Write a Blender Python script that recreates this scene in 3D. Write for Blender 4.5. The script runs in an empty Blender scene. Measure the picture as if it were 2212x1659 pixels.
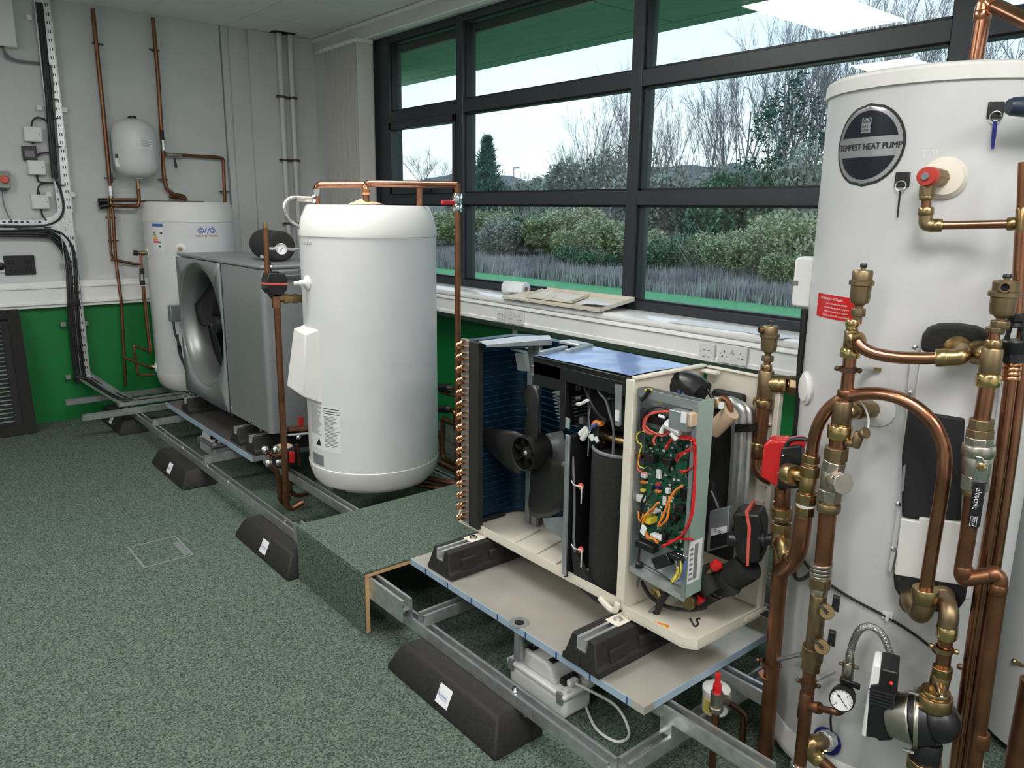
import bpy, bmesh, math, random
from mathutils import Vector, Matrix
random.seed(7)
sc = bpy.context.scene
col = sc.collection
V = Vector
PI = math.pi

# ------------------------------------------------------------------ camera
F_PX, YAW, PIT, ROL = 1664.96, 0.69893, 0.22149, 0.01295
CAM = V((0.0, 0.0, 1.55))
fw = V((math.sin(YAW)*math.cos(PIT), math.cos(YAW)*math.cos(PIT), -math.sin(PIT)))
_r = fw.cross(V((0, 0, 1))).normalized(); _u = _r.cross(fw)
rt = _r*math.cos(ROL) + _u*math.sin(ROL)
up = -_r*math.sin(ROL) + _u*math.cos(ROL)
cam = bpy.data.cameras.new('camera'); camo = bpy.data.objects.new('camera', cam); col.objects.link(camo)
cam.sensor_fit = 'HORIZONTAL'; cam.sensor_width = 36.0; cam.lens = F_PX/2212*36.0
cam.clip_start = 0.05; cam.clip_end = 400
camo.matrix_world = Matrix(((rt.x, up.x, -fw.x, CAM.x), (rt.y, up.y, -fw.y, CAM.y), (rt.z, up.z, -fw.z, CAM.z), (0, 0, 0, 1)))
sc.camera = camo

# ------------------------------------------------------------------ view + world
sc.view_settings.view_transform = 'Standard'
sc.view_settings.look = 'None'
sc.view_settings.gamma = 1.0
sc.view_settings.use_curve_mapping = False
sc.view_settings.exposure = 0.48

def build_world():
    w = bpy.data.worlds.new('sky'); sc.world = w; w.use_nodes = True
    n = w.node_tree.nodes; l = w.node_tree.links
    for x in list(n): n.remove(x)
    out = n.new('ShaderNodeOutputWorld'); bg = n.new('ShaderNodeBackground')
    tc = n.new('ShaderNodeTexCoord'); sep = n.new('ShaderNodeSeparateXYZ')
    l.new(tc.outputs['Generated'], sep.inputs[0])
    ramp = n.new('ShaderNodeValToRGB'); e = ramp.color_ramp.elements
    e[0].position = 0.0; e[0].color = (0.64, 0.72, 0.71, 1)
    e[1].position = 0.6; e[1].color = (0.36, 0.52, 0.76, 1)
    m = ramp.color_ramp.elements.new(0.22); m.color = (0.50, 0.64, 0.80, 1)
    l.new(sep.outputs['Z'], ramp.inputs[0])
    mp = n.new('ShaderNodeMapping'); mp.inputs['Scale'].default_value = (1.2, 1.2, 5.0)
    l.new(tc.outputs['Generated'], mp.inputs[0])
    nz = n.new('ShaderNodeTexNoise'); nz.inputs['Scale'].default_value = 2.3; nz.inputs['Detail'].default_value = 5
    l.new(mp.outputs[0], nz.inputs['Vector'])
    cr = n.new('ShaderNodeValToRGB'); cr.color_ramp.elements[0].position = 0.42; cr.color_ramp.elements[1].position = 0.72
    l.new(nz.outputs['Fac'], cr.inputs[0])
    mx = n.new('ShaderNodeMix'); mx.data_type = 'RGBA'
    l.new(cr.outputs[0], mx.inputs[0]); l.new(ramp.outputs[0], mx.inputs[6]); mx.inputs[7].default_value = (0.66, 0.73, 0.78, 1)
    l.new(mx.outputs[2], bg.inputs[0]); bg.inputs[1].default_value = 1.5
    l.new(bg.outputs[0], out.inputs[0])
build_world()

# pixel of the 2212 x 1659 frame -> point on a plane of the room
def ray(px, py):
    return rt*((px-1106.0)/F_PX) - up*((py-829.5)/F_PX) + fw
def _on(i, v, px, py):
    d = ray(px, py); return CAM + d*((v-CAM[i])/d[i])
def PX(x, px, py): return _on(0, x, px, py)
def PY(y, px, py): return _on(1, y, px, py)
def PZ(z, px, py): return _on(2, z, px, py)
TC = V((2.13, 0.855, 0)); TR = 0.283           # axis and radius of the big cylinder
TE = V((TC.x, TC.y, 0)).normalized(); TD = V((TC.x, TC.y, 0)).length
def D(px, py, d):                               # vertical plane facing the camera, d metres away towards the cylinder
    k = ray(px, py); return CAM + k*(d/(k.x*TE.x + k.y*TE.y))
def depth(p): return (p-CAM).dot(fw)
def px2m(n, p): return n*depth(p)/F_PX          # size in metres of n pixels at point p

# ------------------------------------------------------------------ materials
MATS = {}
def mat(name, c, rough=0.5, metal=0.0, c2=None, scale=20.0, bump=0.0, bscale=None, spec=0.5, emit=None, coat=0.0, detail=3, stretch=None, lo=0.35, hi=0.65):
    if name in MATS: return MATS[name]
    m = bpy.data.materials.new(name); m.use_nodes = True
    n = m.node_tree.nodes; l = m.node_tree.links; b = n['Principled BSDF']
    b.inputs['Base Color'].default_value = (*c, 1); b.inputs['Roughness'].default_value = rough; b.inputs['Metallic'].default_value = metal
    b.inputs['Specular IOR Level'].default_value = spec; b.inputs['Coat Weight'].default_value = coat
    if c2 or bump:
        tc = n.new('ShaderNodeTexCoord'); src = tc.outputs['Object']
        if stretch:
            mp = n.new('ShaderNodeMapping'); mp.inputs['Scale'].default_value = stretch; l.new(src, mp.inputs[0]); src = mp.outputs[0]
    if c2:
        nz = n.new('ShaderNodeTexNoise'); nz.inputs['Scale'].default_value = scale; nz.inputs['Detail'].default_value = detail
        l.new(src, nz.inputs['Vector'])
        r = n.new('ShaderNodeValToRGB'); r.color_ramp.elements[0].position = lo; r.color_ramp.elements[1].position = hi
        r.color_ramp.elements[0].color = (*c, 1); r.color_ramp.elements[1].color = (*c2, 1)
        l.new(nz.outputs['Fac'], r.inputs[0]); l.new(r.outputs[0], b.inputs['Base Color'])
    if bump:
        nb = n.new('ShaderNodeTexNoise'); nb.inputs['Scale'].default_value = bscale or scale; nb.inputs['Detail'].default_value = 3
        l.new(src, nb.inputs['Vector'])
        bp = n.new('ShaderNodeBump'); bp.inputs['Strength'].default_value = bump; bp.inputs['Distance'].default_value = 0.01
        l.new(nb.outputs['Fac'], bp.inputs['Height']); l.new(bp.outputs[0], b.inputs['Normal'])
    if emit:
        b.inputs['Emission Color'].default_value = (*emit[0], 1); b.inputs['Emission Strength'].default_value = emit[1]
    MATS[name] = m; return m

mat('carpet', (0.024, 0.037, 0.029), 0.95, c2=(0.190, 0.248, 0.198), scale=170, bump=0.35, bscale=420, spec=0.1, detail=6, lo=0.34, hi=0.74)
mat('wall_paint', (0.56, 0.57, 0.57), 0.85, c2=(0.60, 0.61, 0.61), scale=3, bump=0.03, bscale=90, spec=0.2)
mat('green_paint', (0.0, 0.155, 0.028), 0.55, c2=(0.0, 0.175, 0.034), scale=4)
mat('ceiling_tile', (0.84, 0.84, 0.82), 0.9, c2=(0.88, 0.88, 0.86), scale=60, bump=0.05, bscale=150, spec=0.1)
mat('ceiling_bar', (0.78, 0.78, 0.76), 0.5)
mat('frame_grey', (0.022, 0.026, 0.032), 0.45, c2=(0.028, 0.032, 0.038), scale=40)
mat('frame_edge', (0.008, 0.009, 0.012), 0.5)
mat('white_gloss', (0.80, 0.80, 0.78), 0.4, c2=(0.84, 0.84, 0.82), scale=5)
mat('white_sill', (0.82, 0.81, 0.79), 0.2, c2=(0.86, 0.85, 0.83), scale=4, coat=0.3)
mat('tank_white', (0.64, 0.64, 0.655), 0.36, c2=(0.67, 0.67, 0.685), scale=6, spec=0.5)
mat('tank_grey', (0.53, 0.53, 0.535), 0.42, c2=(0.57, 0.57, 0.575), scale=5)
mat('lid_white', (0.66, 0.655, 0.63), 0.45, c2=(0.70, 0.69, 0.665), scale=8)
mat('plastic_white', (0.72, 0.72, 0.70), 0.4)
mat('plastic_cream', (0.66, 0.61, 0.52), 0.45, c2=(0.70, 0.65, 0.55), scale=10)
mat('copper', (0.42, 0.195, 0.118), 0.26, 1.0, c2=(0.30, 0.135, 0.08), scale=14)
mat('copper_old', (0.17, 0.078, 0.042), 0.38, 0.9, c2=(0.27, 0.12, 0.065), scale=12)
mat('copper_bright', (0.80, 0.38, 0.20), 0.22, 1.0, c2=(0.66, 0.29, 0.15), scale=22)
mat('brass', (0.43, 0.31, 0.155), 0.3, 1.0, c2=(0.31, 0.21, 0.10), scale=18)
mat('brass_dull', (0.31, 0.225, 0.13), 0.42, 0.95, c2=(0.21, 0.15, 0.085), scale=16)
mat('brass_bright', (0.64, 0.47, 0.21), 0.2, 1.0)
mat('nickel', (0.55, 0.50, 0.44), 0.32, 1.0, c2=(0.44, 0.40, 0.35), scale=20)
mat('chrome', (0.75, 0.76, 0.77), 0.15, 1.0)
mat('steel_braid', (0.60, 0.59, 0.57), 0.35, 1.0, c2=(0.30, 0.29, 0.28), scale=260, bump=0.5, bscale=300)
mat('galv', (0.52, 0.54, 0.54), 0.33, 0.85, c2=(0.66, 0.68, 0.68), scale=35)
mat('galv_tray', (0.62, 0.64, 0.64), 0.4, 0.8, c2=(0.74, 0.75, 0.75), scale=30)
mat('tray_steel', (0.47, 0.44, 0.39), 0.3, 0.5, c2=(0.55, 0.515, 0.46), scale=6)
mat('film_blue', (0.30, 0.40, 0.50), 0.35, c2=(0.34, 0.44, 0.54), scale=12)
mat('film_dark', (0.02, 0.07, 0.22), 0.4)
mat('rubber', (0.008, 0.007, 0.007), 0.7, c2=(0.016, 0.0145, 0.014), scale=70, bump=0.25, bscale=180)
mat('black_plastic', (0.007, 0.007, 0.008), 0.38, c2=(0.011, 0.011, 0.012), scale=30)
mat('black_matt', (0.010, 0.010, 0.012), 0.75)
mat('foam', (0.008, 0.008, 0.008), 0.85, c2=(0.015, 0.0145, 0.014), scale=120, bump=0.2, bscale=200)
mat('cable_black', (0.010, 0.010, 0.011), 0.45)
mat('cable_grey', (0.16, 0.17, 0.18), 0.5)
mat('cable_white', (0.70, 0.70, 0.68), 0.45)
mat('silver_paint', (0.27, 0.285, 0.29), 0.36, 0.45, c2=(0.30, 0.315, 0.32), scale=200)
mat('silver_bell', (0.30, 0.31, 0.31), 0.38, 0.7)
mat('tray_shaded', (0.085, 0.078, 0.072), 0.5, 0.3, c2=(0.11, 0.10, 0.093), scale=8)  # tray steel with the shade under the silver heat pump put into its colour
mat('fan_dark', (0.0045, 0.0045, 0.005), 0.55)
mat('fan_black', (0.010, 0.0095, 0.0095), 0.42, c2=(0.015, 0.014, 0.0135), scale=20)
mat('fin_blue', (0.004, 0.022, 0.050), 0.35, 0.4, c2=(0.006, 0.032, 0.068), scale=30, stretch=(1, 1, 12))
mat('fin_edge', (0.018, 0.085, 0.15), 0.25, 0.6)
mat('sheet_grey', (0.30, 0.33, 0.34), 0.38, 0.6, c2=(0.35, 0.38, 0.39), scale=20)
mat('sheet_green', (0.36, 0.50, 0.43), 0.4, 0.4, c2=(0.40, 0.54, 0.47), scale=8)
mat('pcb', (0.004, 0.060, 0.030), 0.4, c2=(0.03, 0.16, 0.09), scale=160, detail=5, lo=0.45, hi=0.75)
mat('film_sheet', (0.18, 0.27, 0.52), 0.2, c2=(0.26, 0.36, 0.62), scale=5, coat=0.2)
mat('red', (0.55, 0.012, 0.014), 0.3, coat=0.3)
mat('red_matt', (0.45, 0.035, 0.022), 0.5)
mat('red_light', (0.62, 0.10, 0.07), 0.5)
mat('blue', (0.012, 0.016, 0.20), 0.35)
mat('blue_dark', (0.014, 0.024, 0.050), 0.4)
mat('blue_print', (0.06, 0.12, 0.42), 0.5)
mat('yellow', (0.72, 0.58, 0.05), 0.5)
mat('orange', (0.75, 0.24, 0.03), 0.5)
mat('paper', (0.78, 0.79, 0.80), 0.7, c2=(0.74, 0.75, 0.77), scale=30)
mat('print_black', (0.012, 0.012, 0.014), 0.55)
mat('print_grey', (0.20, 0.20, 0.21), 0.6)
mat('print_white', (0.75, 0.75, 0.76), 0.5)
mat('badge_navy', (0.006, 0.007, 0.017), 0.25)
mat('badge_silver', (0.50, 0.51, 0.52), 0.25, 0.85)
mat('ply_edge', (0.50, 0.30, 0.14), 0.6, c2=(0.60, 0.38, 0.19), scale=18, stretch=(2, 2, 30))
mat('pipe_white', (0.62, 0.63, 0.62), 0.45)
mat('clip_brown', (0.10, 0.06, 0.035), 0.5, 0.7)
mat('insul_tan', (0.55, 0.40, 0.28), 0.7)
mat('vent_black', (0.004, 0.004, 0.005), 0.9)
mat('blind_fabric', (0.56, 0.55, 0.52), 0.85, c2=(0.64, 0.63, 0.60), scale=25, stretch=(40, 40, 1))
mat('soffit_green', (0.17, 0.25, 0.21), 0.6, c2=(0.21, 0.30, 0.25), scale=3, stretch=(6, 1, 1))
mat('soffit_joint', (0.006, 0.02, 0.014), 0.8)
mat('lawn', (0.07, 0.28, 0.10), 0.9, c2=(0.12, 0.40, 0.17), scale=14, detail=6)
mat('earth', (0.10, 0.09, 0.07), 0.95, c2=(0.16, 0.15, 0.12), scale=2)
mat('twig', (0.17, 0.15, 0.16), 0.9, c2=(0.27, 0.24, 0.24), scale=5)
mat('twig_pale', (0.40, 0.38, 0.31), 0.9)
mat('scrub_purple', (0.21, 0.16, 0.185), 0.95, c2=(0.48, 0.42, 0.44), scale=1.5)
mat('scrub_grey', (0.30, 0.30, 0.28), 0.95, c2=(0.48, 0.47, 0.42), scale=1.5)
mat('leaf_olive', (0.19, 0.26, 0.10), 0.7, c2=(0.36, 0.42, 0.20), scale=2.5)
mat('leaf_dark', (0.05, 0.14, 0.07), 0.6, c2=(0.14, 0.27, 0.13), scale=2.5)
mat('leaf_yellow', (0.30, 0.35, 0.17), 0.7, c2=(0.50, 0.52, 0.31), scale=2.5)
mat('leaf_grey', (0.24, 0.27, 0.22), 0.8, c2=(0.38, 0.40, 0.33), scale=2.5)
mat('needle', (0.03, 0.10, 0.075), 0.75, c2=(0.07, 0.17, 0.125), scale=3)
mat('hill', (0.20, 0.22, 0.25), 0.95, c2=(0.27, 0.29, 0.32), scale=0.4)
mat('led', (0.9, 0.9, 0.9), 0.5, emit=((1.0, 0.98, 0.95), 18.5))

def glass_mat():
    m = bpy.data.materials.new('window_glass'); m.use_nodes = True
    n = m.node_tree.nodes; l = m.node_tree.links
    for x in list(n): n.remove(x)
    o = n.new('ShaderNodeOutputMaterial'); t = n.new('ShaderNodeBsdfTransparent'); g = n.new('ShaderNodeBsdfGlossy'); mx = n.new('ShaderNodeMixShader'); lw = n.new('ShaderNodeLayerWeight'); pw = n.new('ShaderNodeMath'); fr = n.new('ShaderNodeMath')
    t.inputs[0].default_value = (0.93, 0.96, 0.95, 1); g.inputs['Roughness'].default_value = 0.0; lw.inputs['Blend'].default_value = .5; pw.operation = 'POWER'; pw.inputs[1].default_value = 5; fr.operation = 'MULTIPLY_ADD'; fr.inputs[1].default_value = .95; fr.inputs[2].default_value = .045; l.new(lw.outputs['Facing'], pw.inputs[0]); l.new(pw.outputs[0], fr.inputs[0])
    l.new(fr.outputs[0], mx.inputs[0]); l.new(t.outputs[0], mx.inputs[1]); l.new(g.outputs[0], mx.inputs[2]); l.new(mx.outputs[0], o.inputs[0])
    MATS['window_glass'] = m
    m = bpy.data.materials.new('clear_plastic'); m.use_nodes = True
    b = m.node_tree.nodes['Principled BSDF']; b.inputs['Base Color'].default_value = (0.75, 0.78, 0.78, 1); b.inputs['Roughness'].default_value = 0.15; b.inputs['Alpha'].default_value = 0.5
    MATS['clear_plastic'] = m
glass_mat()

# ------------------------------------------------------------------ mesh helpers
ORG = {}
def basis(d):
    d = V(d).normalized(); a = V((0, 0, 1)) if abs(d.z) < 0.9 else V((1, 0, 0))
    u = d.cross(a).normalized(); return u, d.cross(u).normalized(), d
class B:
    def __init__(s): s.v = []; s.f = []
    def add(s, vs, fs):
        o = len(s.v); s.v += [V(x) for x in vs]; s.f += [tuple(i+o for i in f) for f in fs]; return s
    def box(s, x0, x1, y0, y1, z0, z1):
        if x0 > x1: x0, x1 = x1, x0
        if y0 > y1: y0, y1 = y1, y0
        if z0 > z1: z0, z1 = z1, z0
        return s.add([(x, y, z) for x in (x0, x1) for y in (y0, y1) for z in (z0, z1)],
                     [(0, 1, 3, 2), (4, 6, 7, 5), (0, 4, 5, 1), (2, 3, 7, 6), (0, 2, 6, 4), (1, 5, 7, 3)])
    def obox(s, c, a, b, w):                      # centre and three half-extent vectors
        c, a, b, w = V(c), V(a), V(b), V(w)
        if a.cross(b).dot(w) < 0: w = -w
        return s.add([c+a*i+b*j+w*k for i in (-1, 1) for j in (-1, 1) for k in (-1, 1)],
                     [(0, 1, 3, 2), (4, 6, 7, 5), (0, 4, 5, 1), (2, 3, 7, 6), (0, 2, 6, 4), (1, 5, 7, 3)])
    def prism(s, pts, off):                       # planar polygon extruded by a vector
        n = len(pts); off = V(off); p = [V(x) for x in pts]
        nr = V((0, 0, 0))
        for i in range(n): nr += p[i].cross(p[(i+1) % n])
        if nr.dot(off) > 0: p = p[::-1]
        return s.add(p+[x+off for x in p], [tuple(range(n)), tuple(range(2*n-1, n-1, -1))]+[(i, i+n, (i+1) % n+n, (i+1) % n) for i in range(n)])
    def lathe(s, prof, o, ax=(0, 0, 1), n=16, a0=0.0, caps=True):   # prof: list of (r, h) along the axis
        u, w, d = basis(ax); o = V(o); k = len(prof)
        vs = []
        for r, h in prof:
            for i in range(n):
                a = a0+2*PI*i/n; vs.append(o+d*h+(u*math.cos(a)+w*math.sin(a))*r)
        fs = []
        for j in range(k-1):
            for i in range(n): fs.append((j*n+i, j*n+(i+1) % n, (j+1)*n+(i+1) % n, (j+1)*n+i))
        if caps and prof[0][0] > 1e-6: fs.append(tuple(range(n-1, -1, -1)))
        if caps and prof[-1][0] > 1e-6: fs.append(tuple((k-1)*n+i for i in range(n)))
        return s.add(vs, fs)
    def cyl(s, a, b, r, r2=None, n=14):
        a, b = V(a), V(b); return s.lathe([(r, 0), (r if r2 is None else r2, (b-a).length)], a, b-a, n)
    def hexa(s, a, b, r): return s.cyl(a, b, r, n=6)
    def tube(s, pts, r, n=10, closed=False):
        p = [V(x) for x in pts]; m = len(p); vs = []; u = None
        for i in range(m):
            t = (p[min(i+1, m-1)]-p[max(i-1, 0)]).normalized()
            if u is None: u = basis(t)[0]
            u = (u-t*u.dot(t)).normalized(); w = t.cross(u)
            rr = r[i] if isinstance(r, (list, tuple)) else r
            for j in range(n):
                a = 2*PI*j/n; vs.append(p[i]+(u*math.cos(a)+w*math.sin(a))*rr)
        fs = [(i*n+j, i*n+(j+1) % n, (i+1)*n+(j+1) % n, (i+1)*n+j) for i in range(m-1) for j in range(n)]
        fs += [tuple(range(n-1, -1, -1)), tuple((m-1)*n+j for j in range(n))]
        return s.add(vs, fs)
    def ball(s, c, r, n=12, m=8, sx=1, sy=1, sz=1):
        vs = []; c = V(c)
        for j in range(1, m):
            t = PI*j/m
            for i in range(n):
                a = 2*PI*i/n; vs.append(c+V((r*sx*math.sin(t)*math.cos(a), r*sy*math.sin(t)*math.sin(a), r*sz*math.cos(t))))
        k = len(vs); vs += [c+V((0, 0, r*sz)), c-V((0, 0, r*sz))]
        fs = [(j*n+i, (j+1)*n+i, (j+1)*n+(i+1) % n, j*n+(i+1) % n) for j in range(m-2) for i in range(n)]
        fs += [(k, i, (i+1) % n) for i in range(n)]+[(k+1, (m-2)*n+(i+1) % n, (m-2)*n+i) for i in range(n)]
        return s.add(vs, fs)
    def build(s, name, m, parent=None, bevel=0, smooth=True, seg=2, loc=None, kind=None, label=None):
        me = bpy.data.meshes.new(name)
        if parent is not None: o = ORG[parent]
        elif loc is not None: o = V(loc)
        else:
            xs = [p.x for p in s.v]; ys = [p.y for p in s.v]; zs = [p.z for p in s.v]
            o = V(((min(xs)+max(xs))/2, (min(ys)+max(ys))/2, min(zs)))
        me.from_pydata([p-o for p in s.v], [], s.f); me.update()
        me.materials.append(MATS[m])
        if smooth and len(s.f):
            me.polygons.foreach_set('use_smooth', [True]*len(me.polygons))
            me.set_sharp_from_angle(angle=math.radians(38))
        ob = bpy.data.objects.new(name, me); col.objects.link(ob)
        if parent is not None: ob.parent = parent
        else: ob.location = o
        ORG[ob] = o
        if bevel:
            b = ob.modifiers.new('bevel', 'BEVEL'); b.width = bevel; b.segments = seg; b.limit_method = 'ANGLE'; b.angle_limit = math.radians(40)
        if kind: ob['kind'] = kind
        if label and parent is not None: ob['label'] = label
        return ob
def thing(name, label, cat, loc=(0, 0, 0), group=None):
    o = bpy.data.objects.new(name, None); col.objects.link(o); o.location = V(loc); ORG[o] = V(loc); o.empty_display_size = 0.05
    o['label'] = label; o['category'] = cat
    if group: o['group'] = group
    return o
def tag(o, label, cat, group=None, kind=None):
    o['label'] = label; o['category'] = cat
    if group: o['group'] = group
    if kind: o['kind'] = kind
    return o
def struct(o): o['kind'] = 'structure'; return o
def copy_tree(o, off=(0, 0, 0), parent=None, label=None, rotz=None):
    c = o.copy(); col.objects.link(c); ORG[c] = ORG[o]+V(off)
    if parent is not None: c.parent = parent
    else: c.location = o.location+V(off)
    if rotz is not None: c.rotation_euler = (0, 0, rotz)
    if label: c['label'] = label
    for ch in o.children: copy_tree(ch, off, c)
    return c
def bez(pts, n=8):                                # smooth curve through points (Catmull-Rom)
    p = [V(x) for x in pts]; p = [p[0]*2-p[1]]+p+[p[-1]*2-p[-2]]; out = []
    for i in range(1, len(p)-2):
        for k in range(n):
            t = k/n; a, b, c, d = p[i-1], p[i], p[i+1], p[i+2]
            out.append(0.5*((2*b)+(c-a)*t+(2*a-5*b+4*c-d)*t*t+(3*b-a-3*c+d)*t**3))
    out.append(p[-2]); return out
def bent(pts, rad, n=6):                          # polyline with rounded corners
    p = [V(x) for x in pts]; out = [p[0]]
    for i in range(1, len(p)-1):
        a = (p[i-1]-p[i]); b = (p[i+1]-p[i]); r = min(rad, a.length*0.49, b.length*0.49); a.normalize(); b.normalize()
        s, e = p[i]+a*r, p[i]+b*r
        for k in range(n+1):
            t = k/n; out.append(s*(1-t)**2+p[i]*2*t*(1-t)+e*t*t)
    out.append(p[-1]); return out
def text_geo(txt, size=1.0, align='CENTER'):
    c = bpy.data.curves.new('t', 'FONT'); c.body = txt; c.size = size; c.align_x = align; c.align_y = 'CENTER'; c.resolution_u = 3
    o = bpy.data.objects.new('t', c); col.objects.link(o)
    dg = bpy.context.evaluated_depsgraph_get(); me = bpy.data.meshes.new_from_object(o.evaluated_get(dg))
    vs = [v.co.copy() for v in me.vertices]; fs = [tuple(p.vertices) for p in me.polygons]
    bpy.data.objects.remove(o); bpy.data.curves.remove(c); bpy.data.meshes.remove(me)
    return vs, fs
def text_on(b, txt, o, ux, uy, size, align='CENTER', bold=1.0, fn=None):
    vs, fs = text_geo(txt, size, align)
    if fn: b.add([fn(p.x*bold, p.y) for p in vs], fs)
    else: b.add([V(o)+V(ux)*(p.x*bold)+V(uy)*p.y for p in vs], fs)
    return b
# ================================================================== ROOM
XW, YE, ZC = 3.17, 6.318, 2.90
X0, Y0 = -3.0, -2.2
flo = struct(B().box(X0-.1, 3.5, Y0-.1, YE+.1, -.12, 0).build('floor', 'carpet'))
wl = struct(B().box(X0-.1, X0, Y0, YE, 0, 3.1).build('wall_left', 'wall_paint'))
wb = struct(B().box(X0-.1, 3.4, Y0-.1, Y0, 0, 3.1).build('wall_back', 'wall_paint'))
we = struct(B().box(X0-.1, 3.4, YE, YE+.1, 0, 3.1).build('wall_end', 'wall_paint'))
B().box(X0, XW, YE-.004, YE, 0.0, .86).build('painted_dado', 'green_paint', we, label='bright green painted lower band of the wall')
def wallpx(x, y): return PY(YE, x, y)
# boxed corner panel with the two heating risers, and the joint strips beside it
xa = wallpx(545, 300).x; xb = wallpx(690, 95).x
B().box(xa, xb, YE-.035, YE, .86, ZC).build('boxing_panel', 'wall_paint', we, bevel=.003)
B().box(wallpx(484, 200).x, wallpx(497, 200).x, YE-.012, YE, .86, ZC).build('joint_strip', 'wall_paint', we, bevel=.002)
B().box(wallpx(500, 200).x, wallpx(530, 200).x, YE-.006, YE, .86, ZC).build('cover_strip', 'wall_paint', we)
B().box(wallpx(481, 200).x, wallpx(483.5, 200).x, YE-.003, YE, .86, ZC).build('joint_gap', 'print_grey', we)
B().box(xb-.004, xb+.004, YE-.037, YE, .86, ZC).build('corner_gap', 'print_black', we)
# window wall below the sill, pelmet above
ww = struct(B().box(XW, XW+.3, Y0, YE, 0, 1.0).build('wall_window', 'green_paint'))
B().box(3.095, 3.4, Y0, YE, 2.79, 3.05).build('pelmet', 'wall_paint', ww, bevel=.004)
B().box(3.10, 3.19, 5.53, YE, 1.03, 2.79).build('corner_lining', 'wall_paint', ww)
B().box(3.088, 3.1, Y0, YE, 2.872, 2.90).build('ceiling_angle', 'ceiling_bar', ww)
B().box(3.097, 3.15, Y0, YE, 2.782, 2.791).build('soffit_strip', 'white_gloss', ww)
B().box(XW-.012, XW, 3.72, 3.76, 0, .84).build('cover_strip', 'white_gloss', ww)
B().box(3.19, 3.31, 5.5, YE, 0, 3.1).build('pier', 'wall_paint', ww)
B().box(3.31, 3.5, 5.75, YE+.1, 0, 3.1).build('pier_cladding', 'frame_grey', ww)
# ceiling with its tiles
ce = struct(B().box(X0-.1, 3.4, Y0-.1, YE+.1, 2.93, 3.06).build('ceiling', 'ceiling_bar'))
def tile(x0, x1, y0, y1):
    return B().box(x0+.004, x1-.004, y0+.004, y1-.004, 2.902, 2.925).build('ceiling_tile', 'ceiling_tile', ce, bevel=.003)
t0 = tile(1.785, 2.385, 5.185, 5.785)
ny = 13
for i in range(9):
    for j in range(-1, ny):
        x0 = 1.785-.6*i; y0 = 5.185-.6*j
        if (i, j) == (0, 0) or y0 < Y0-.6: continue
        if j == -1:
            tile(x0, x0+.6, 5.785, YE); continue
        c = t0.copy(); col.objects.link(c); c.parent = ce; c.location = t0.location+V((x0-1.785, y0-5.185, 0))
for j in range(-1, ny):
    y0 = 5.185-.6*j
    tile(2.385, 3.088, y0, y0+.6 if j >= 0 else YE)
gr = B()
for i in range(10): gr.box(2.385-.6*i-.010, 2.385-.6*i+.010, Y0, YE, 2.899, 2.907)
for j in range(ny+1): gr.box(X0, 3.088, 5.785-.6*j-.010, 5.785-.6*j+.010, 2.8992, 2.907)
gr.build('ceiling_grid', 'ceiling_bar', ce)
# LED panels: one mirrored in the glass, the others added unseen as fill light
def led(x, y, lab):
    t = thing('ceiling_light', lab, 'ceiling light', (x, y, 2.885), 'LED panels in the tiled ceiling')
    f = B()
    for a in ((x-.6, x+.6, y-.3, y-.285), (x-.6, x+.6, y+.285, y+.3), (x-.6, x-.585, y-.285, y+.285), (x+.585, x+.6, y-.285, y+.285)): f.box(*a, 2.884, 2.899)
    f.build('frame', 'ceiling_bar', t)
    B().box(x-.584, x+.584, y-.284, y+.284, 2.888, 2.898).build('diffuser', 'led', t)
for i, (x, y) in enumerate([(1.22, 2.99), (-1.3, 3.55), (.35, -.1), (-1.9, .6), (1.0, -1.6)]):
    led(x, y, 'white LED panel in the tiled ceiling mirrored in the window glass' if i == 0 else 'white LED panel added unseen to the tiled ceiling as fill light')

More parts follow.
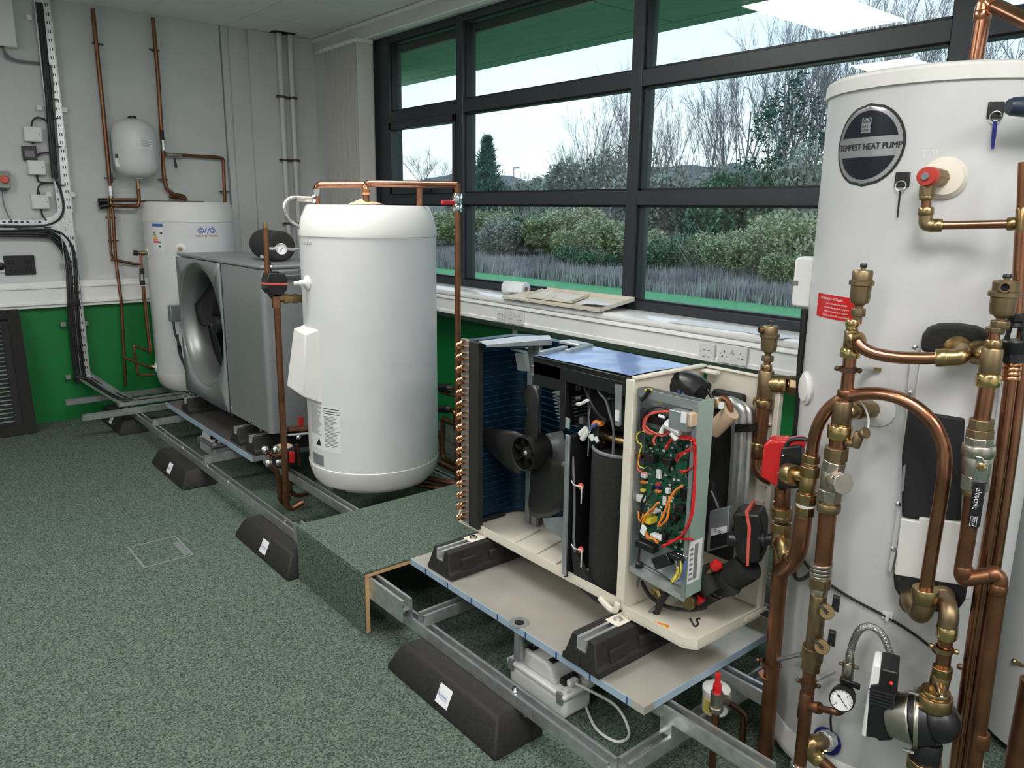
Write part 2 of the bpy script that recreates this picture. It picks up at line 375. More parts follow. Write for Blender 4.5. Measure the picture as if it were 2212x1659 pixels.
# ---- windows: dark grey aluminium curtain wall
XF, XGL = 3.20, 3.245
mull = [(5.28, 5.53), (4.352, 4.43), (2.803, 2.878), (1.23, 1.315), (-.335, -.25), (-1.9, -1.815)]
ZB, ZM0, ZM1, ZT0, ZT1, ZH = 1.078, 1.586, 1.660, 2.181, 2.262, 2.745
for i in range(1, 6):
    ya, yb = mull[i][1], mull[i-1][0]
    w = struct(bpy.data.objects.new('window_%d' % i, None)); col.objects.link(w); w.location = (XF, (ya+yb)/2, 1.03); ORG[w] = V(w.location)
    m0 = mull[i-1]
    B().box(XF, XF+.11, m0[0], m0[1], 1.03, 2.79).build('mullion', 'frame_grey', w, bevel=.003)
    if i == 5: B().box(XF, XF+.11, *mull[5], 1.03, 2.79).build('mullion', 'frame_grey', w, bevel=.003)
    for a, b, nm in ((1.03, ZB, 'bottom_bar'), (ZM0, ZM1, 'middle_bar'), (ZT0, ZT1, 'transom'), (ZH, 2.79, 'head_bar')):
        B().box(XF+.002, XF+.10, ya, yb, a, b).build(nm, 'frame_grey', w, bevel=.003)
    for a, b in ((ZB, ZM0), (ZM1, ZT0), (ZT1, ZH)):
        g = B()
        for q in ((ya, ya+.012, a, b), (yb-.012, yb, a, b), (ya, yb, a, a+.012), (ya, yb, b-.012, b)): g.box(XF+.022, XF+.06, *q)
        g.build('gasket', 'frame_edge', w)
        B().box(XGL-.003, XGL+.003, ya+.002, yb-.002, a+.002, b-.002).build('pane', 'window_glass', w)
    if i == 1:
        c = B(); za, zb = ZM1, ZT0; d = .05
        for q in ((ya, ya+.03, za, zb), (yb-.03, yb, za, zb), (ya, yb, za, za+.055), (ya, yb, zb-.055, zb)): c.box(XF-.012, XF+.05, *q)
        ca = c.build('casement', 'frame_grey', w, bevel=.003)
        h = B().box(XF-.035, XF-.012, 4.70, 4.73, ZM1+.005, ZM1+.035).box(XF-.042, XF-.03, 4.70, 4.87, ZM1+.015, ZM1+.032)
        h.build('handle', 'frame_edge', ca, bevel=.003)
        B().box(XF-.02, XF-.012, 4.86, 4.875, ZT0-.02, ZT0-.005).build('stay', 'frame_edge', ca)
# ---- sill and dado trunking
XS = 2.96
s = struct(B().prism([(XS, 0, 1.000), (XS-.004, 0, 1.012), (XS, 0, 1.026), (XS+.012, 0, 1.031), (XF+.01, 0, 1.031), (XF+.01, 0, 1.0)], (0, 1, 0)).build('trim_1', 'white_sill', loc=(0, 0, 0)))
for v in s.data.vertices: v.co.y = Y0 if v.co.y < .5 else YE
tr = struct(B().box(XS+.008, XW+.02, Y0, YE, .875, 1.0).build('trim_2', 'white_gloss'))
B().prism([(XS+.008, Y0, .875), (XW, Y0, .80), (XW, Y0, .875)], (0, YE-Y0, 0)).build('splay', 'wall_paint', tr)
B().prism([(XS+.009, Y0, 1.0), (XS-.002, Y0, .980), (XS-.002, Y0, .975), (XS+.009, Y0, .972)], (0, YE-Y0, 0)).build('upper_rib', 'white_gloss', tr)
B().prism([(XS+.009, Y0, .90), (XS+.002, Y0, .896), (XS+.002, Y0, .878), (XS+.009, Y0, .875)], (0, YE-Y0, 0)).build('lower_rib', 'white_gloss', tr)
# trunking on the end wall
te = struct(B().box(X0, 2.9, YE-.055, YE, .875, 1.02).build('trim_3', 'white_gloss', bevel=.004))
B().box(X0, 2.9, YE-.065, YE-.05, .972, .990).build('upper_rib', 'white_gloss', te, bevel=.004)
B().box(X0, 2.9, YE-.065, YE-.05, .858, .880).build('lower_rib', 'white_gloss', te, bevel=.004)
B().box(X0, 2.9, YE-.05, YE, .838, .876).build('base_strip', 'white_gloss', te)

# white heating risers on the boxing
for k, (p0, p1) in enumerate((((605, 75), (618, 440)), ((629, 75), (641, 470)))):
    a = PY(YE-.075, *p0); b = PY(YE-.075, *p1)
    x = (a.x+b.x)/2
    r = thing('heating_pipe', 'white painted heating pipe on the wall, ' + ('the one nearer the copper pipes' if k == 0 else 'the one nearer the window blind'), 'pipe', (x, YE-.075, .9))
    B().cyl((x, YE-.075, .9), (x, YE-.075, ZC+.01), .021, n=16).build('pipe', 'pipe_white', r)
    for z in (2.42, 1.93, 1.42):
        B().lathe([(.022, -.009), (.026, -.009), (.026, .009), (.022, .009), (.022, -.009)], (x, YE-.075, z), n=16, caps=False).box(x-.045, x-.022, YE-.08, YE-.065, z-.008, z+.008).box(x+.02, x+.04, YE-.08, YE-.065, z-.008, z+.008).box(x-.006, x+.006, YE-.06, YE-.034, z-.006, z+.006).build('bracket', 'clip_brown', r)
hole = B().box(PY(YE-.08, 586, 70).x, PY(YE-.08, 632, 70).x, YE-.14, YE-.05, 2.8985, 2.9015).build('ceiling_cutout', 'vent_black', ce)

# vertical blind drawn to the corner
bl = thing('vertical_blind', 'beige vertical blind bunched up at the end of the window', 'blind', (3.1, 5.75, 1.1))
sl = B().box(3.03, 3.165, 5.452, 5.455, 1.09, 2.755).build('slat', 'blind_fabric', bl)
for k in range(1, 15):
    c = sl.copy(); col.objects.link(c); c.parent = bl; c.location = (random.uniform(-.004, .004), .036*k, 0)
B().box(3.03, 3.165, 5.44, 6.05, 2.755, 2.782).build('head_rail', 'white_gloss', bl)

# ================================================================== OUTSIDE
ZG = -.30
lawn = struct(B().box(3.5, 15.2, -20, 60, ZG-.1, ZG).build('ground', 'lawn'))
def bank():
    b = B(); nx, nyy = 14, 24; vs = []
    for i in range(nx+1):
        for j in range(nyy+1):
            x = 14.4+i*6.0; y = -60+j*10.0
            z = ZG-.02+1.0*min(1, max(0, (x-15.5)/12.0))+(.0 if i == 0 else random.uniform(-.08, .08))
            vs.append((x, y, z))
    fs = [(i*(nyy+1)+j, (i+1)*(nyy+1)+j, (i+1)*(nyy+1)+j+1, i*(nyy+1)+j+1) for i in range(nx) for j in range(nyy)]
    return b.add(vs, fs).build('embankment', 'earth', loc=(15, 0, ZG))
struct(bank())
# eaves over the window: green boards
sof = struct(B().box(3.32, 4.187, -6, 14, 2.70, 2.83).build('eaves', 'soffit_joint'))
y = -6.0
L = [1.0]*0
js = [-6, -3.9, -1.5, .9, 3.29, 5.7, 8.1, 10.5, 14]
for a, b in zip(js[:-1], js[1:]):
    B().box(3.33, 4.02, a+.006, b-.006, 2.690, 2.70).build('soffit_board', 'soffit_green', sof)
    B().box(4.03, 4.183, a+.003, b-.003, 2.690, 2.70).build('fascia_board', 'soffit_green', sof)
struct(B().box(3.32, 3.5, -6, 14, 2.8, 3.4).build('wall_above', 'wall_paint'))
# dark round downpipe hopper seen beyond the frame
hc = PX(3.62, 838, 168)
dp = B().cyl((3.62, hc.y, ZG), (3.62, hc.y, hc.z-.1), .045).lathe([(.05, -.15), (.10, -.11), (.115, 0), (.10, .11), (.05, .15)], (3.62, hc.y, hc.z), n=18)
tag(dp.build('downpipe', 'frame_edge', bevel=0), 'dark drain pipe with a round hopper outside the window', 'drainpipe')

def tree_mesh(seed, h=7.0, spread=.34, r0=.05, levels=5, kids=(3, 5), ang=(.28, .62), name='bare_branches'):
    rnd = random.Random(seed); b = B()
    def grow(p, d, L, r, lev):
        n = 4 if lev < 2 else 3; pts = [p]; dd = d.copy()
        segs = 4 if lev < 2 else 3
        for i in range(segs):
            dd = (dd+V((rnd.uniform(-1, 1), rnd.uniform(-1, 1), rnd.uniform(-.5, 1)*.8))*.13).normalized()
            pts.append(pts[-1]+dd*(L/segs))
        b.tube(pts, [r*(1-.55*i/segs) for i in range(segs+1)], n)
        if lev >= levels: return
        nk = rnd.randint(*kids)+(1 if lev == 0 else 0)*4
        for k in range(nk):
            t = rnd.uniform(.30, 1.0) if lev else rnd.uniform(.25, 1.0)
            q = t*segs; i = min(int(q), segs-1); pos = pts[i].lerp(pts[i+1], q-i)
            a = rnd.uniform(*ang); u, w, _ = basis(dd); ph = rnd.uniform(0, 2*PI)
            nd = (dd*math.cos(a)+(u*math.cos(ph)+w*math.sin(ph))*math.sin(a)); nd.z += .18; nd.normalize()
            grow(pos, nd, L*rnd.uniform(.42, .66), max(r*.5, .0042), lev+1)
    grow(V((0, 0, 0)), V((0, 0, 1)), h*.55, r0, 0)
    return b
TREES = []
for s_, lv in ((1, 4), (2, 4), (3, 4), (4, 4), (5, 4)):
    b = tree_mesh(s_*11, levels=lv); me = b.build('bare_tree', 'twig', loc=(0, 0, 0), smooth=False)
    TREES.append(me); col.objects.unlink(me)
def ground_z(x): return ZG+1.0*min(1, max(0, (x-15.5)/12.0)) if x > 15.5 else ZG
def dirpx(px, x):                                 # ground point under image column px at distance x from the camera wall
    p = PX(x, px, 440); return V((p.x, p.y, ground_z(x)))
def put(me, px, x, h, label, cat, name, group, base=7.0, wide=1.0):
    p = dirpx(px, x); o = bpy.data.objects.new(name, me.data if hasattr(me, 'data') else me); col.objects.link(o)
    k = h/base; o.location = p-V((0, 0, .05)); o.scale = (k*wide, k*wide, k); o.rotation_euler = (0, 0, random.uniform(0, 6.28))
    tag(o, label, cat, group); return o
# bare trees: (image column, distance, height)
bare = [(1222, 25, 4.6), (1262, 24, 5.4), (1300, 26, 6.6), (1338, 23, 6.8), (1352, 25, 5.6),
        (1402, 24, 5.6), (1446, 26, 5.2), (1490, 24, 4.2), (1532, 23, 6.0), (1566, 26, 6.6), (1598, 23, 7.4), (1628, 24, 7.8), (1655, 26, 7.6),
        (1700, 23, 7.2), (1735, 25, 7.0), (1772, 23, 7.4), (1810, 21, 7.2), (1860, 22, 7.4), (1920, 21, 7.0), (1985, 20, 6.8), (2040, 19, 6.4), (2130, 17, 5.6), (2195, 17, 5.6),
        (1240, 30, 4.6), (1420, 30, 6.0), (1550, 30, 6.8), (1680, 29, 7.6), (1760, 29, 8.4), (1890, 27, 8.8)]
for k, (px, x, h) in enumerate(bare):
    lab = ('short' if h < 5 else 'medium' if h < 6.5 else 'tall') + ' bare tree ' + ('nearest the pine tree' if px < 1250 else 'in the bay above the cover panel' if px < 1370 else 'in the bay beside the ivy-clad evergreen' if px < 1640 else 'close behind the ivy-clad evergreen' if px < 1740 else 'behind the lid of the big cylinder')
    put(TREES[k % 5], px, x, h*1.12, lab + (', in the back row' if x > 26.5 else ''), 'tree', 'bare_tree', 'leafless trees on the bank', wide=.8)
far = [(860, 46, 4.6), (925, 48, 8.2), (955, 50, 7.2), (898, 52, 5.0), (1030, 60, 6.0)]
for k, (px, x, h) in enumerate(far):
    put(TREES[(k+2) % 5], px, x, h, ('small' if h < 5.5 else 'large rounded') + ' distant bare tree on the skyline ' + ('seen through the narrow casement' if px < 1000 else 'behind the pine tree'), 'tree', 'bare_tree', 'distant bare trees', wide=1.5)
def conifer(seed, h, r, n, mat_, name, label, px, x):
    rnd = random.Random(seed); p = dirpx(px, x)
    t = thing(name, label, 'tree', p)
    tk = B().tube([p+V((0, 0, -.1)), p+V((.05, .03, h*.5)), p+V((0, 0, h*.97))], [h*.022, h*.014, h*.003], 6); tk.build('trunk', 'twig', t)
    b = B()
    for i in range(n):
        f = rnd.random()**.8; z = h*(.10+.88*f); a = rnd.uniform(0, 2*PI); rr = r*(1-f**1.35)*rnd.uniform(.45, 1.0)*(.78+.22*math.sin(3*a+f*9))*(1 if f > .12 else .8)
        d = V((math.cos(a), math.sin(a), rnd.uniform(.1, .55))).normalized()
        tip = p+V((0, 0, z))+d*rr
        for q in range(8):
            c = (p+V((0, 0, z))).lerp(tip, rnd.uniform(.25, 1)) + V((rnd.uniform(-1, 1), rnd.uniform(-1, 1), rnd.uniform(-1, 1)))*.05*r
            u = V((rnd.uniform(-1, 1), rnd.uniform(-1, 1), rnd.uniform(.1, 1.2))).normalized(); w = u.cross(V((rnd.uniform(-1, 1), rnd.uniform(-1, 1), .3))).normalized()
            l_ = rnd.uniform(.10, .2)*r; b.add([c-w*l_*.12, c+w*l_*.12, c+u*l_], [(0, 1, 2)])
    b.build('needles', mat_, t, smooth=False)
conifer(3, 4.5, 1.75, 900, 'needle', 'pine_tree', 'dark green pine tree standing alone beyond the lawn', 1052, 23)
rnd = random.Random(5); p = dirpx(1690, 21.5)
it = thing('ivy_tree', 'dark green ivy-clad evergreen among the tall bare trees', 'tree', p)
B().tube([p+V((0, 0, -.1)), p+V((.1, .1, 2.5)), p+V((0, .2, 4.6))], [.09, .06, .02], 6).build('trunk', 'twig', it)
for k in range(16):
    a = rnd.uniform(0, 2*PI); q = p+V((0, .1, rnd.uniform(1.2, 3.6))); B().tube([q, q+V((math.cos(a)*.5, math.sin(a)*.5, .5)), q+V((math.cos(a)*.8, math.sin(a)*.8, 1.3))], [.025, .015, .006], 4).build('branch', 'twig', it)
b = B()
for k in range(150):
    z = rnd.uniform(.6, 5.2); rr = 1.15*math.sin(PI*min(1, (z-.2)/5.6)**.8)+.15; a = rnd.uniform(0, 2*PI); r_ = rr*math.sqrt(rnd.random()); c_ = p+V((math.cos(a)*r_, math.sin(a)*r_, z)); s_ = rnd.uniform(.14, .32)
    for q in range(26):
        d = V((rnd.gauss(0, 1), rnd.gauss(0, 1), rnd.gauss(0, 1)))*s_*.55; u = V((rnd.uniform(-1, 1), rnd.uniform(-1, 1), rnd.uniform(-.6, 1))).normalized(); w = basis(u)[0]; l_ = rnd.uniform(.05, .11)
        b.add([c_+d-w*l_*.5, c_+d+u*l_*.6, c_+d+w*l_*.5, c_+d-u*l_*.6], [(0, 1, 2, 3)])
b.build('leaves', 'needle', it, smooth=False)
# leafy bushes
def bush_mesh(seed, n, leaf, mat_, twigs=60):
    rnd = random.Random(seed); b = B()
    lobes = [(V((rnd.uniform(-.6, .6), rnd.uniform(-.6, .6), rnd.uniform(.35, .75))), rnd.uniform(.30, .5)) for _ in range(9)]
    for i in range(n):
        c, r = rnd.choice(lobes); d = V((rnd.gauss(0, 1), rnd.gauss(0, 1), rnd.gauss(0, 1))).normalized()
        p = c+d*r*rnd.uniform(.72, 1.05)
        if p.z < 0: p.z = rnd.uniform(.0, .3)
        u = V((rnd.uniform(-1, 1), rnd.uniform(-1, 1), rnd.uniform(-.5, 1))).normalized(); w = basis(u)[0]
        s_ = leaf*rnd.uniform(.6, 1.3); b.add([p-w*s_*.4, p+u*s_*.5, p+w*s_*.4, p-u*s_*.5], [(0, 1, 2, 3)])
    o = b.build('leaves', mat_, loc=(0, 0, 0), smooth=False); col.objects.unlink(o)
    t = B()
    for i in range(twigs):
        a = rnd.uniform(0, 2*PI); d = V((math.cos(a)*rnd.uniform(.1, .9), math.sin(a)*rnd.uniform(.1, .9), rnd.uniform(.7, 1.25)))
        t.tube([V((0, 0, 0)), d*.5+V((rnd.uniform(-.05, .05), rnd.uniform(-.05, .05), .05)), d], [.012, .008, .003], 3)
    o2 = t.build('stems', 'twig_pale', loc=(0, 0, 0), smooth=False); col.objects.unlink(o2)
    return o.data, o2.data
BM = {k: bush_mesh(s_, 6500, .075, k) for s_, k in ((1, 'leaf_olive'), (2, 'leaf_dark'), (3, 'leaf_yellow'), (4, 'leaf_grey'))}
def bush(px, x, h, w, k, label):
    p = dirpx(px, x); t = thing('bush', label, 'bush', p, 'shrubs on the bank'); t.scale = (w, w, h); t.rotation_euler = (0, 0, random.uniform(0, 6.28))
    for nm, me in zip(('leaves', 'stems'), BM[k]):
        o = bpy.data.objects.new(nm, me); col.objects.link(o); o.parent = t
for (px, x, h, w, k) in [(968, 20, 1.15, 1.4, 'leaf_yellow'), (1010, 19, .95, 1.2, 'leaf_olive'), (1060, 19.5, 1.25, 1.4, 'leaf_olive'), (1110, 18.5, 1.15, 1.2, 'leaf_grey'), (1150, 19, 1.25, 1.2, 'leaf_dark'),
        (1190, 18.5, 1.2, 1.2, 'leaf_olive'), (1235, 19, 1.35, 1.3, 'leaf_yellow'), (1265, 17.5, .95, 1.0, 'leaf_olive'), (1300, 18, 1.15, 1.1, 'leaf_yellow'), (1335, 18, 1.1, 1.0, 'leaf_olive'), (1245, 16.6, .62, .7, 'leaf_dark'), (1290, 16.5, .55, .6, 'leaf_dark'),
        (1385, 18, .9, 1.0, 'leaf_yellow'), (1425, 17, .85, .9, 'leaf_dark'), (1470, 17, .95, .9, 'leaf_dark'), (1520, 17, .8, .9, 'leaf_olive'), (1565, 17.5, 1.0, .9, 'leaf_yellow'), (1605, 17, .9, .9, 'leaf_olive'),
        (1655, 17.5, 1.1, 1.0, 'leaf_yellow'), (1705, 17.5, 1.35, 1.0, 'leaf_yellow'), (1755, 17, 1.5, 1.0, 'leaf_yellow'), (1725, 16.3, .75, .7, 'leaf_olive'), (1340, 24, 2.1, 1.3, 'leaf_grey'), (1270, 24.5, 2.1, 1.7, 'leaf_grey'), (1225, 25, 1.6, 1.3, 'leaf_grey'),
        (1120, 26, 1.5, 2.2, 'leaf_grey'), (1420, 23, 1.6, 1.6, 'leaf_grey'), (1520, 23, 1.6, 1.6, 'leaf_grey'), (1610, 22, 1.7, 1.4, 'leaf_dark'), (1690, 22, 1.8, 1.4, 'leaf_dark'), (1750, 21, 1.8, 1.3, 'leaf_grey'), (1070, 25, 1.3, 2.0, 'leaf_grey'), (1160, 24, 1.4, 1.6, 'leaf_dark')]:
    bush(px, x, h*(1.12 if x < 20.5 else 1.55), w*(1.1 if x < 20.5 else 1.25), k, {'leaf_olive': 'olive green', 'leaf_dark': 'dark green', 'leaf_yellow': 'yellow-green', 'leaf_grey': 'grey-green'}[k] + (' small' if h < .8 else '') + ' shrub ' + ('high on the bank ' if x > 20.5 else 'low on the bank ') + ('in the bay with the paper roll below' if px < 1360 else 'in the bay beside the big cylinder'))
# grass-like scrub along the foot of the bank and brushwood on top: nobody could count it
def scrub(name, mat_, label, n, xr, yr, hr, seed, lean=.25, wd=.012):
    rnd = random.Random(seed); b = B()
    for i in range(n):
        x = rnd.uniform(*xr); y = rnd.uniform(*yr); z = ground_z(x)-.03; h = rnd.uniform(*hr)
        h *= .75+.35*math.sin(y*1.7+x*2)*math.sin(y*.6+1)
        d = V((rnd.uniform(-lean, lean), rnd.uniform(-lean, lean), 1))*h; a = rnd.uniform(0, PI); w = V((math.cos(a), math.sin(a), 0))*wd*rnd.uniform(.6, 1.4)
        b.add([(V((x, y, z))-w), (V((x, y, z))+w), V((x, y, z))+d*.6+w*.6, V((x, y, z))+d], [(0, 1, 2), (0, 2, 3)])
    o = b.build(name, mat_, loc=(xr[0], yr[0], ZG), smooth=False); return tag(o, label, 'undergrowth', kind='stuff')
scrub('dry_grass', 'scrub_purple', 'purplish dry grass and bracken along the lawn edge', 26000, (14.4, 16.4), (6.5, 24), (.30, .58), 1)
scrub('dead_stalks', 'scrub_grey', 'pale grey dead stalks and grass along the lawn edge', 12000, (14.3, 16.6), (6.5, 24), (.30, .70), 2)
scrub('brushwood', 'scrub_grey', 'grey brushwood thicket of bare stems on top of the bank', 24000, (22.5, 27), (7, 27), (1.3, 2.9), 3, .35, .011)
scrub('low_brushwood', 'scrub_grey', 'lower grey brushwood on the bank around the pine tree', 12000, (23.5, 30), (27, 50), (.8, 1.9), 7, .35, .014)
scrub('thicket', 'twig', 'dark bare twiggy thicket under the leafless trees', 16000, (22.5, 28.5), (7, 34), (1.0, 2.0), 4, .4, .010)
h = B(); rnd = random.Random(8); vs = []; n = 60
for i in range(n+1):
    y = 10+i*3.2; vs += [(75, y, -1), (75, y, 5.9+rnd.uniform(0, 1.1)+.9*math.sin(i*.5)), (95, y, 2.0)]
h.add(vs, [q for i in range(n) for q in ((i*3, i*3+3, i*3+4, i*3+1), (i*3+1, i*3+4, i*3+5, i*3+2))])
struct(h.build('distant_treeline', 'hill', smooth=False))
for px, top in ((858, 6.3), (1109, 6.6)):
    p = PX(60, px, 440); t = thing('lamp_post', 'distant street lamp post on the skyline ' + ('behind the narrow casement' if px < 900 else 'beside the pine tree'), 'street lamp', (p.x, p.y, 0))
    B().cyl((p.x, p.y, 0), (p.x, p.y, top-.2), .06, .04, n=6).build('pole', 'hill', t); B().box(p.x-.1, p.x+.1, p.y-.9, p.y, top-.3, top-.15).build('lamp_head', 'hill', t)
# ================================================================== STRUT FRAME
frame = thing('support_frame', 'galvanised slotted strut frame carrying the heat pumps and cylinders', 'frame', (1.345, 1.2, .1))
def strut(a, b, z0, h=.041, w=.041, slots=True, ends=True, parent=frame):
    """channel open at the top, a/b = centre line ends (x, y) on the axis"""
    a = V((a[0], a[1], z0)); b = V((b[0], b[1], z0)); d = (b-a); L = d.length; d.normalize(); s_ = d.cross(V((0, 0, 1))).normalized(); u = V((0, 0, 1)); t = .0025
    m = B(); mid = (a+b)/2
    for k in (-1, 1):
        m.obox(mid+s_*k*(w/2-t/2)+u*h/2, d*L/2, s_*t/2, u*h/2)
        m.obox(mid+s_*k*(w/2-.0055)+u*(h-.0015), d*L/2, s_*.004, u*.0015)
        m.obox(mid+s_*k*(w/2-.0095)+u*(h-.005), d*L/2, s_*.001, u*.005)
        m.obox(mid+s_*k*(w/4+.003)+u*t/2, d*L/2, s_*(w/4-.003), u*t/2)
    if slots:
        n = int(L/.05)
        for i in range(n+1):
            c = a+d*min(L-.011, .011+i*.05)
            m.obox(c+u*t/2, d*.011, s_*.007, u*t/2)
    else: m.obox(mid+u*t/2, d*L/2, s_*.007, u*t/2)
    return m.build('rail', 'galv', parent)
strut((1.3455, 1.17), (1.3455, 5.95), .10)                       # long front rail on the rubber feet
strut((2.62, 1.17), (2.62, 5.95), .10, slots=False)
strut((1.368, 1.151), (2.6, 1.151), .10)
strut((1.0, 6.17), (2.65, 6.17), .141)
strut((1.0, 5.64), (2.65, 5.64), .141)
for y in (5.24, 4.26, 2.055): strut((1.33, y), (2.65, y), .141)
for y in (2.925, 2.972): strut((1.335, y), (2.65, y), .141)
for x, ya in ((1.5575, .84), (1.825, 1.02), (2.25, 1.17)): strut((x, ya), (x, 2.30), .182)
for x in (1.5575, 1.825, 2.25):
    for y in (1.151,): B().box(x-.02, x+.02, y-.02, y+.02, .141, .182).build('packer', 'galv', frame)
# back-to-back rails under the carpeted step
for z in (.141, .182): strut((1.305, 2.105), (1.305, 2.985), z)
strut((2.2, 2.3), (2.2, 2.985), .182)
for x in (1.565, 2.16): strut((x, 2.95), (x, 3.95), .182)
for x in (1.70, 2.12): strut((x, 5.6), (x, 6.25), .182)
for (x, y, z) in ((1.345, 2.20, .141), (1.345, 1.56, .141), (1.345, 3.20, .141), (1.345, 4.65, .141), (1.345, 5.0, .141), (1.345, 4.22, .141), (1.345, 3.9, .141)):
    B().cyl((x-.008, y, z-.02), (x-.008, y, z+.016), .005, n=8).hexa((x-.008, y, z+.002), (x-.008, y, z+.008), .009).build('bolt', 'chrome', frame)
for y in (1.52, 4.36): B().box(1.333, 1.358, y-.012, y+.012, .084, .1).build('clamp', 'chrome', frame)
B().box(1.335, 1.355, 3.01, 3.03, .10, .205).build('black_post', 'black_plastic', frame)
# ---- rubber feet on the carpet
def foot(y, label, x0=1.212, x1=1.40, L=.60):
    t = thing('rubber_support_block', label, 'support foot', ((x0+x1)/2, y, 0), 'rubber feet under the strut frame')
    m = B(); z1 = .099
    rings = []
    for (xa, xb, ya, yb, z) in ((x0, x1, y-L/2, y+L/2, 0), (x0+.001, x1-.001, y-L/2+.003, y+L/2-.003, .02), (x0+.033, x1-.022, y-L/2+.035, y+L/2-.035, z1-.012), (x0+.046, x1-.03, y-L/2+.05, y+L/2-.05, z1)):
        rings.append([(xa, ya, z), (xb, ya, z), (xb, yb, z), (xa, yb, z)])
    vs = [p for r in rings for p in r]
    fs = [(3, 2, 1, 0), (12, 13, 14, 15)]+[(k*4+i, k*4+(i+1) % 4, k*4+4+(i+1) % 4, k*4+4+i) for k in range(3) for i in range(4)]
    m.add(vs, fs).build('body', 'rubber', t, bevel=.006)
    n = V((-.067, 0, .032)).normalized(); vz = V((.032, 0, .067)).normalized(); o = V((x0+.0185, y-.02, .055))+n*.0025
    B().obox(o, V((0, -.032, 0)), vz*.030, n*.001).build('sticker', 'print_white', t, bevel=.0009)
    b = B(); text_on(b, 'cooleo', o+n*.0016+V((0, .002, 0))-vz*.001, V((0, -1, 0)), vz, .0165); b.build('lettering', 'blue_print', t)
    b = B()
    for i in range(20):
        a0, a1 = 2*PI*i/20, 2*PI*(i+1)/20
        P = lambda a, r: o+n*.0016+V((0, .0258, 0))+V((0, -1, 0))*math.cos(a)*r*.7+vz*(math.sin(a)*r+.001)
        b.add([P(a0, .0045), P(a0, .0060), P(a1, .0060), P(a1, .0045)], [(0, 1, 2, 3)])
    b.add([o+n*.0016+V((0, .02, 0))-vz*.010, o+n*.0016+V((0, -.024, 0))-vz*.010, o+n*.0016+V((0, -.024, 0))-vz*.0112, o+n*.0016+V((0, .02, 0))-vz*.0112], [(0, 1, 2, 3)])
    b.build('logo_mark', 'blue_print', t)
foot(1.795, 'long black rubber foot with white cooleo sticker beside the white condensate pump')
foot(3.204, 'long black rubber foot with white sticker at the far side of the carpeted step')
foot(4.58, 'long black rubber foot with white sticker in front of the silver heat pump')
foot(5.93, 'long black rubber foot in the shade near the green wall')
# ---- carpeted step
st = thing('carpet_step', 'green carpeted plywood step bridging the strut frame', 'step', (1.8, 2.62, 0))
B().box(1.268, 2.30, 2.332, 2.900, .226, .238).build('ply_top', 'ply_edge', st)
B().box(1.268, 1.284, 2.332, 2.900, .003, .2255).build('ply_side', 'ply_edge', st)
B().box(1.262, 2.30, 2.334, 2.900, .2385, .246).build('carpet_top', 'carpet', st, bevel=.002)
B().box(1.2605, 1.2675, 2.334, 2.900, .002, .238).build('carpet_side', 'carpet', st, bevel=.002)
# ---- drain tray under the opened heat pump
tr1 = thing('drain_tray', 'wide steel drain tray with blue protective film under the opened heat pump', 'tray', (1.77, 1.73, .23))
B().box(1.462, 2.08, 1.168, 2.325, .2465, .25).build('sheet', 'tray_steel', tr1)
B().box(1.4595, 1.462, 1.21, 2.325, .2265, .25).build('film_edge', 'film_blue', tr1)
B().box(1.4595, 1.4625, 1.166, 1.21, .2265, .25).box(1.4625, 1.50, 1.166, 1.168, .2265, .2505).build('bare_corner', 'tray_steel', tr1)
B().box(1.50, 2.08, 1.166, 1.168, .2265, .2505).build('film_end', 'film_blue', tr1)
B().box(2.078, 2.0805, 1.168, 2.325, .2265, .285).build('back_lip', 'tray_steel', tr1)
for i in range(8): B().box(1.4585, 1.4597, 1.225+i*.142, 1.231+i*.142, .226, .2502).build('film_stripe', 'film_dark', tr1)
p = PZ(.25, 1122, 1345)
B().lathe([(.017, 0), (.0195, 0), (.0195, .0012), (.034, .0012), (.034, .0005)], (p.x, p.y, .2498), n=20, caps=False).build('drain_rim', 'sheet_grey', tr1)
B().lathe([(.0165, 0), (.0165, .0016)], (p.x, p.y, .2498), n=16).build('drain_hole', 'vent_black', tr1)
B().cyl((p.x, p.y, .12), (p.x, p.y, .2455), .0165).build('drain_stub', 'sheet_grey', tr1)
# ---- tray under the silver heat pump
tr2 = thing('drain_tray', 'steel drain tray with shade painted into its sheet under the silver heat pump', 'tray', (1.75, 4.75, .19))
B().box(1.495, 2.10, 3.965, 5.50, .2205, .224).build('sheet', 'tray_shaded', tr2)
B().box(1.4915, 1.495, 3.965, 5.50, .196, .2275).build('front_lip', 'film_blue', tr2)
B().box(1.495, 2.10, 3.962, 3.9645, .196, .224).build('end_lip', 'sheet_grey', tr2)
B().cyl((1.55, 4.75, .13), (1.55, 4.75, .22), .016).build('drain_stub', 'black_plastic', tr2)
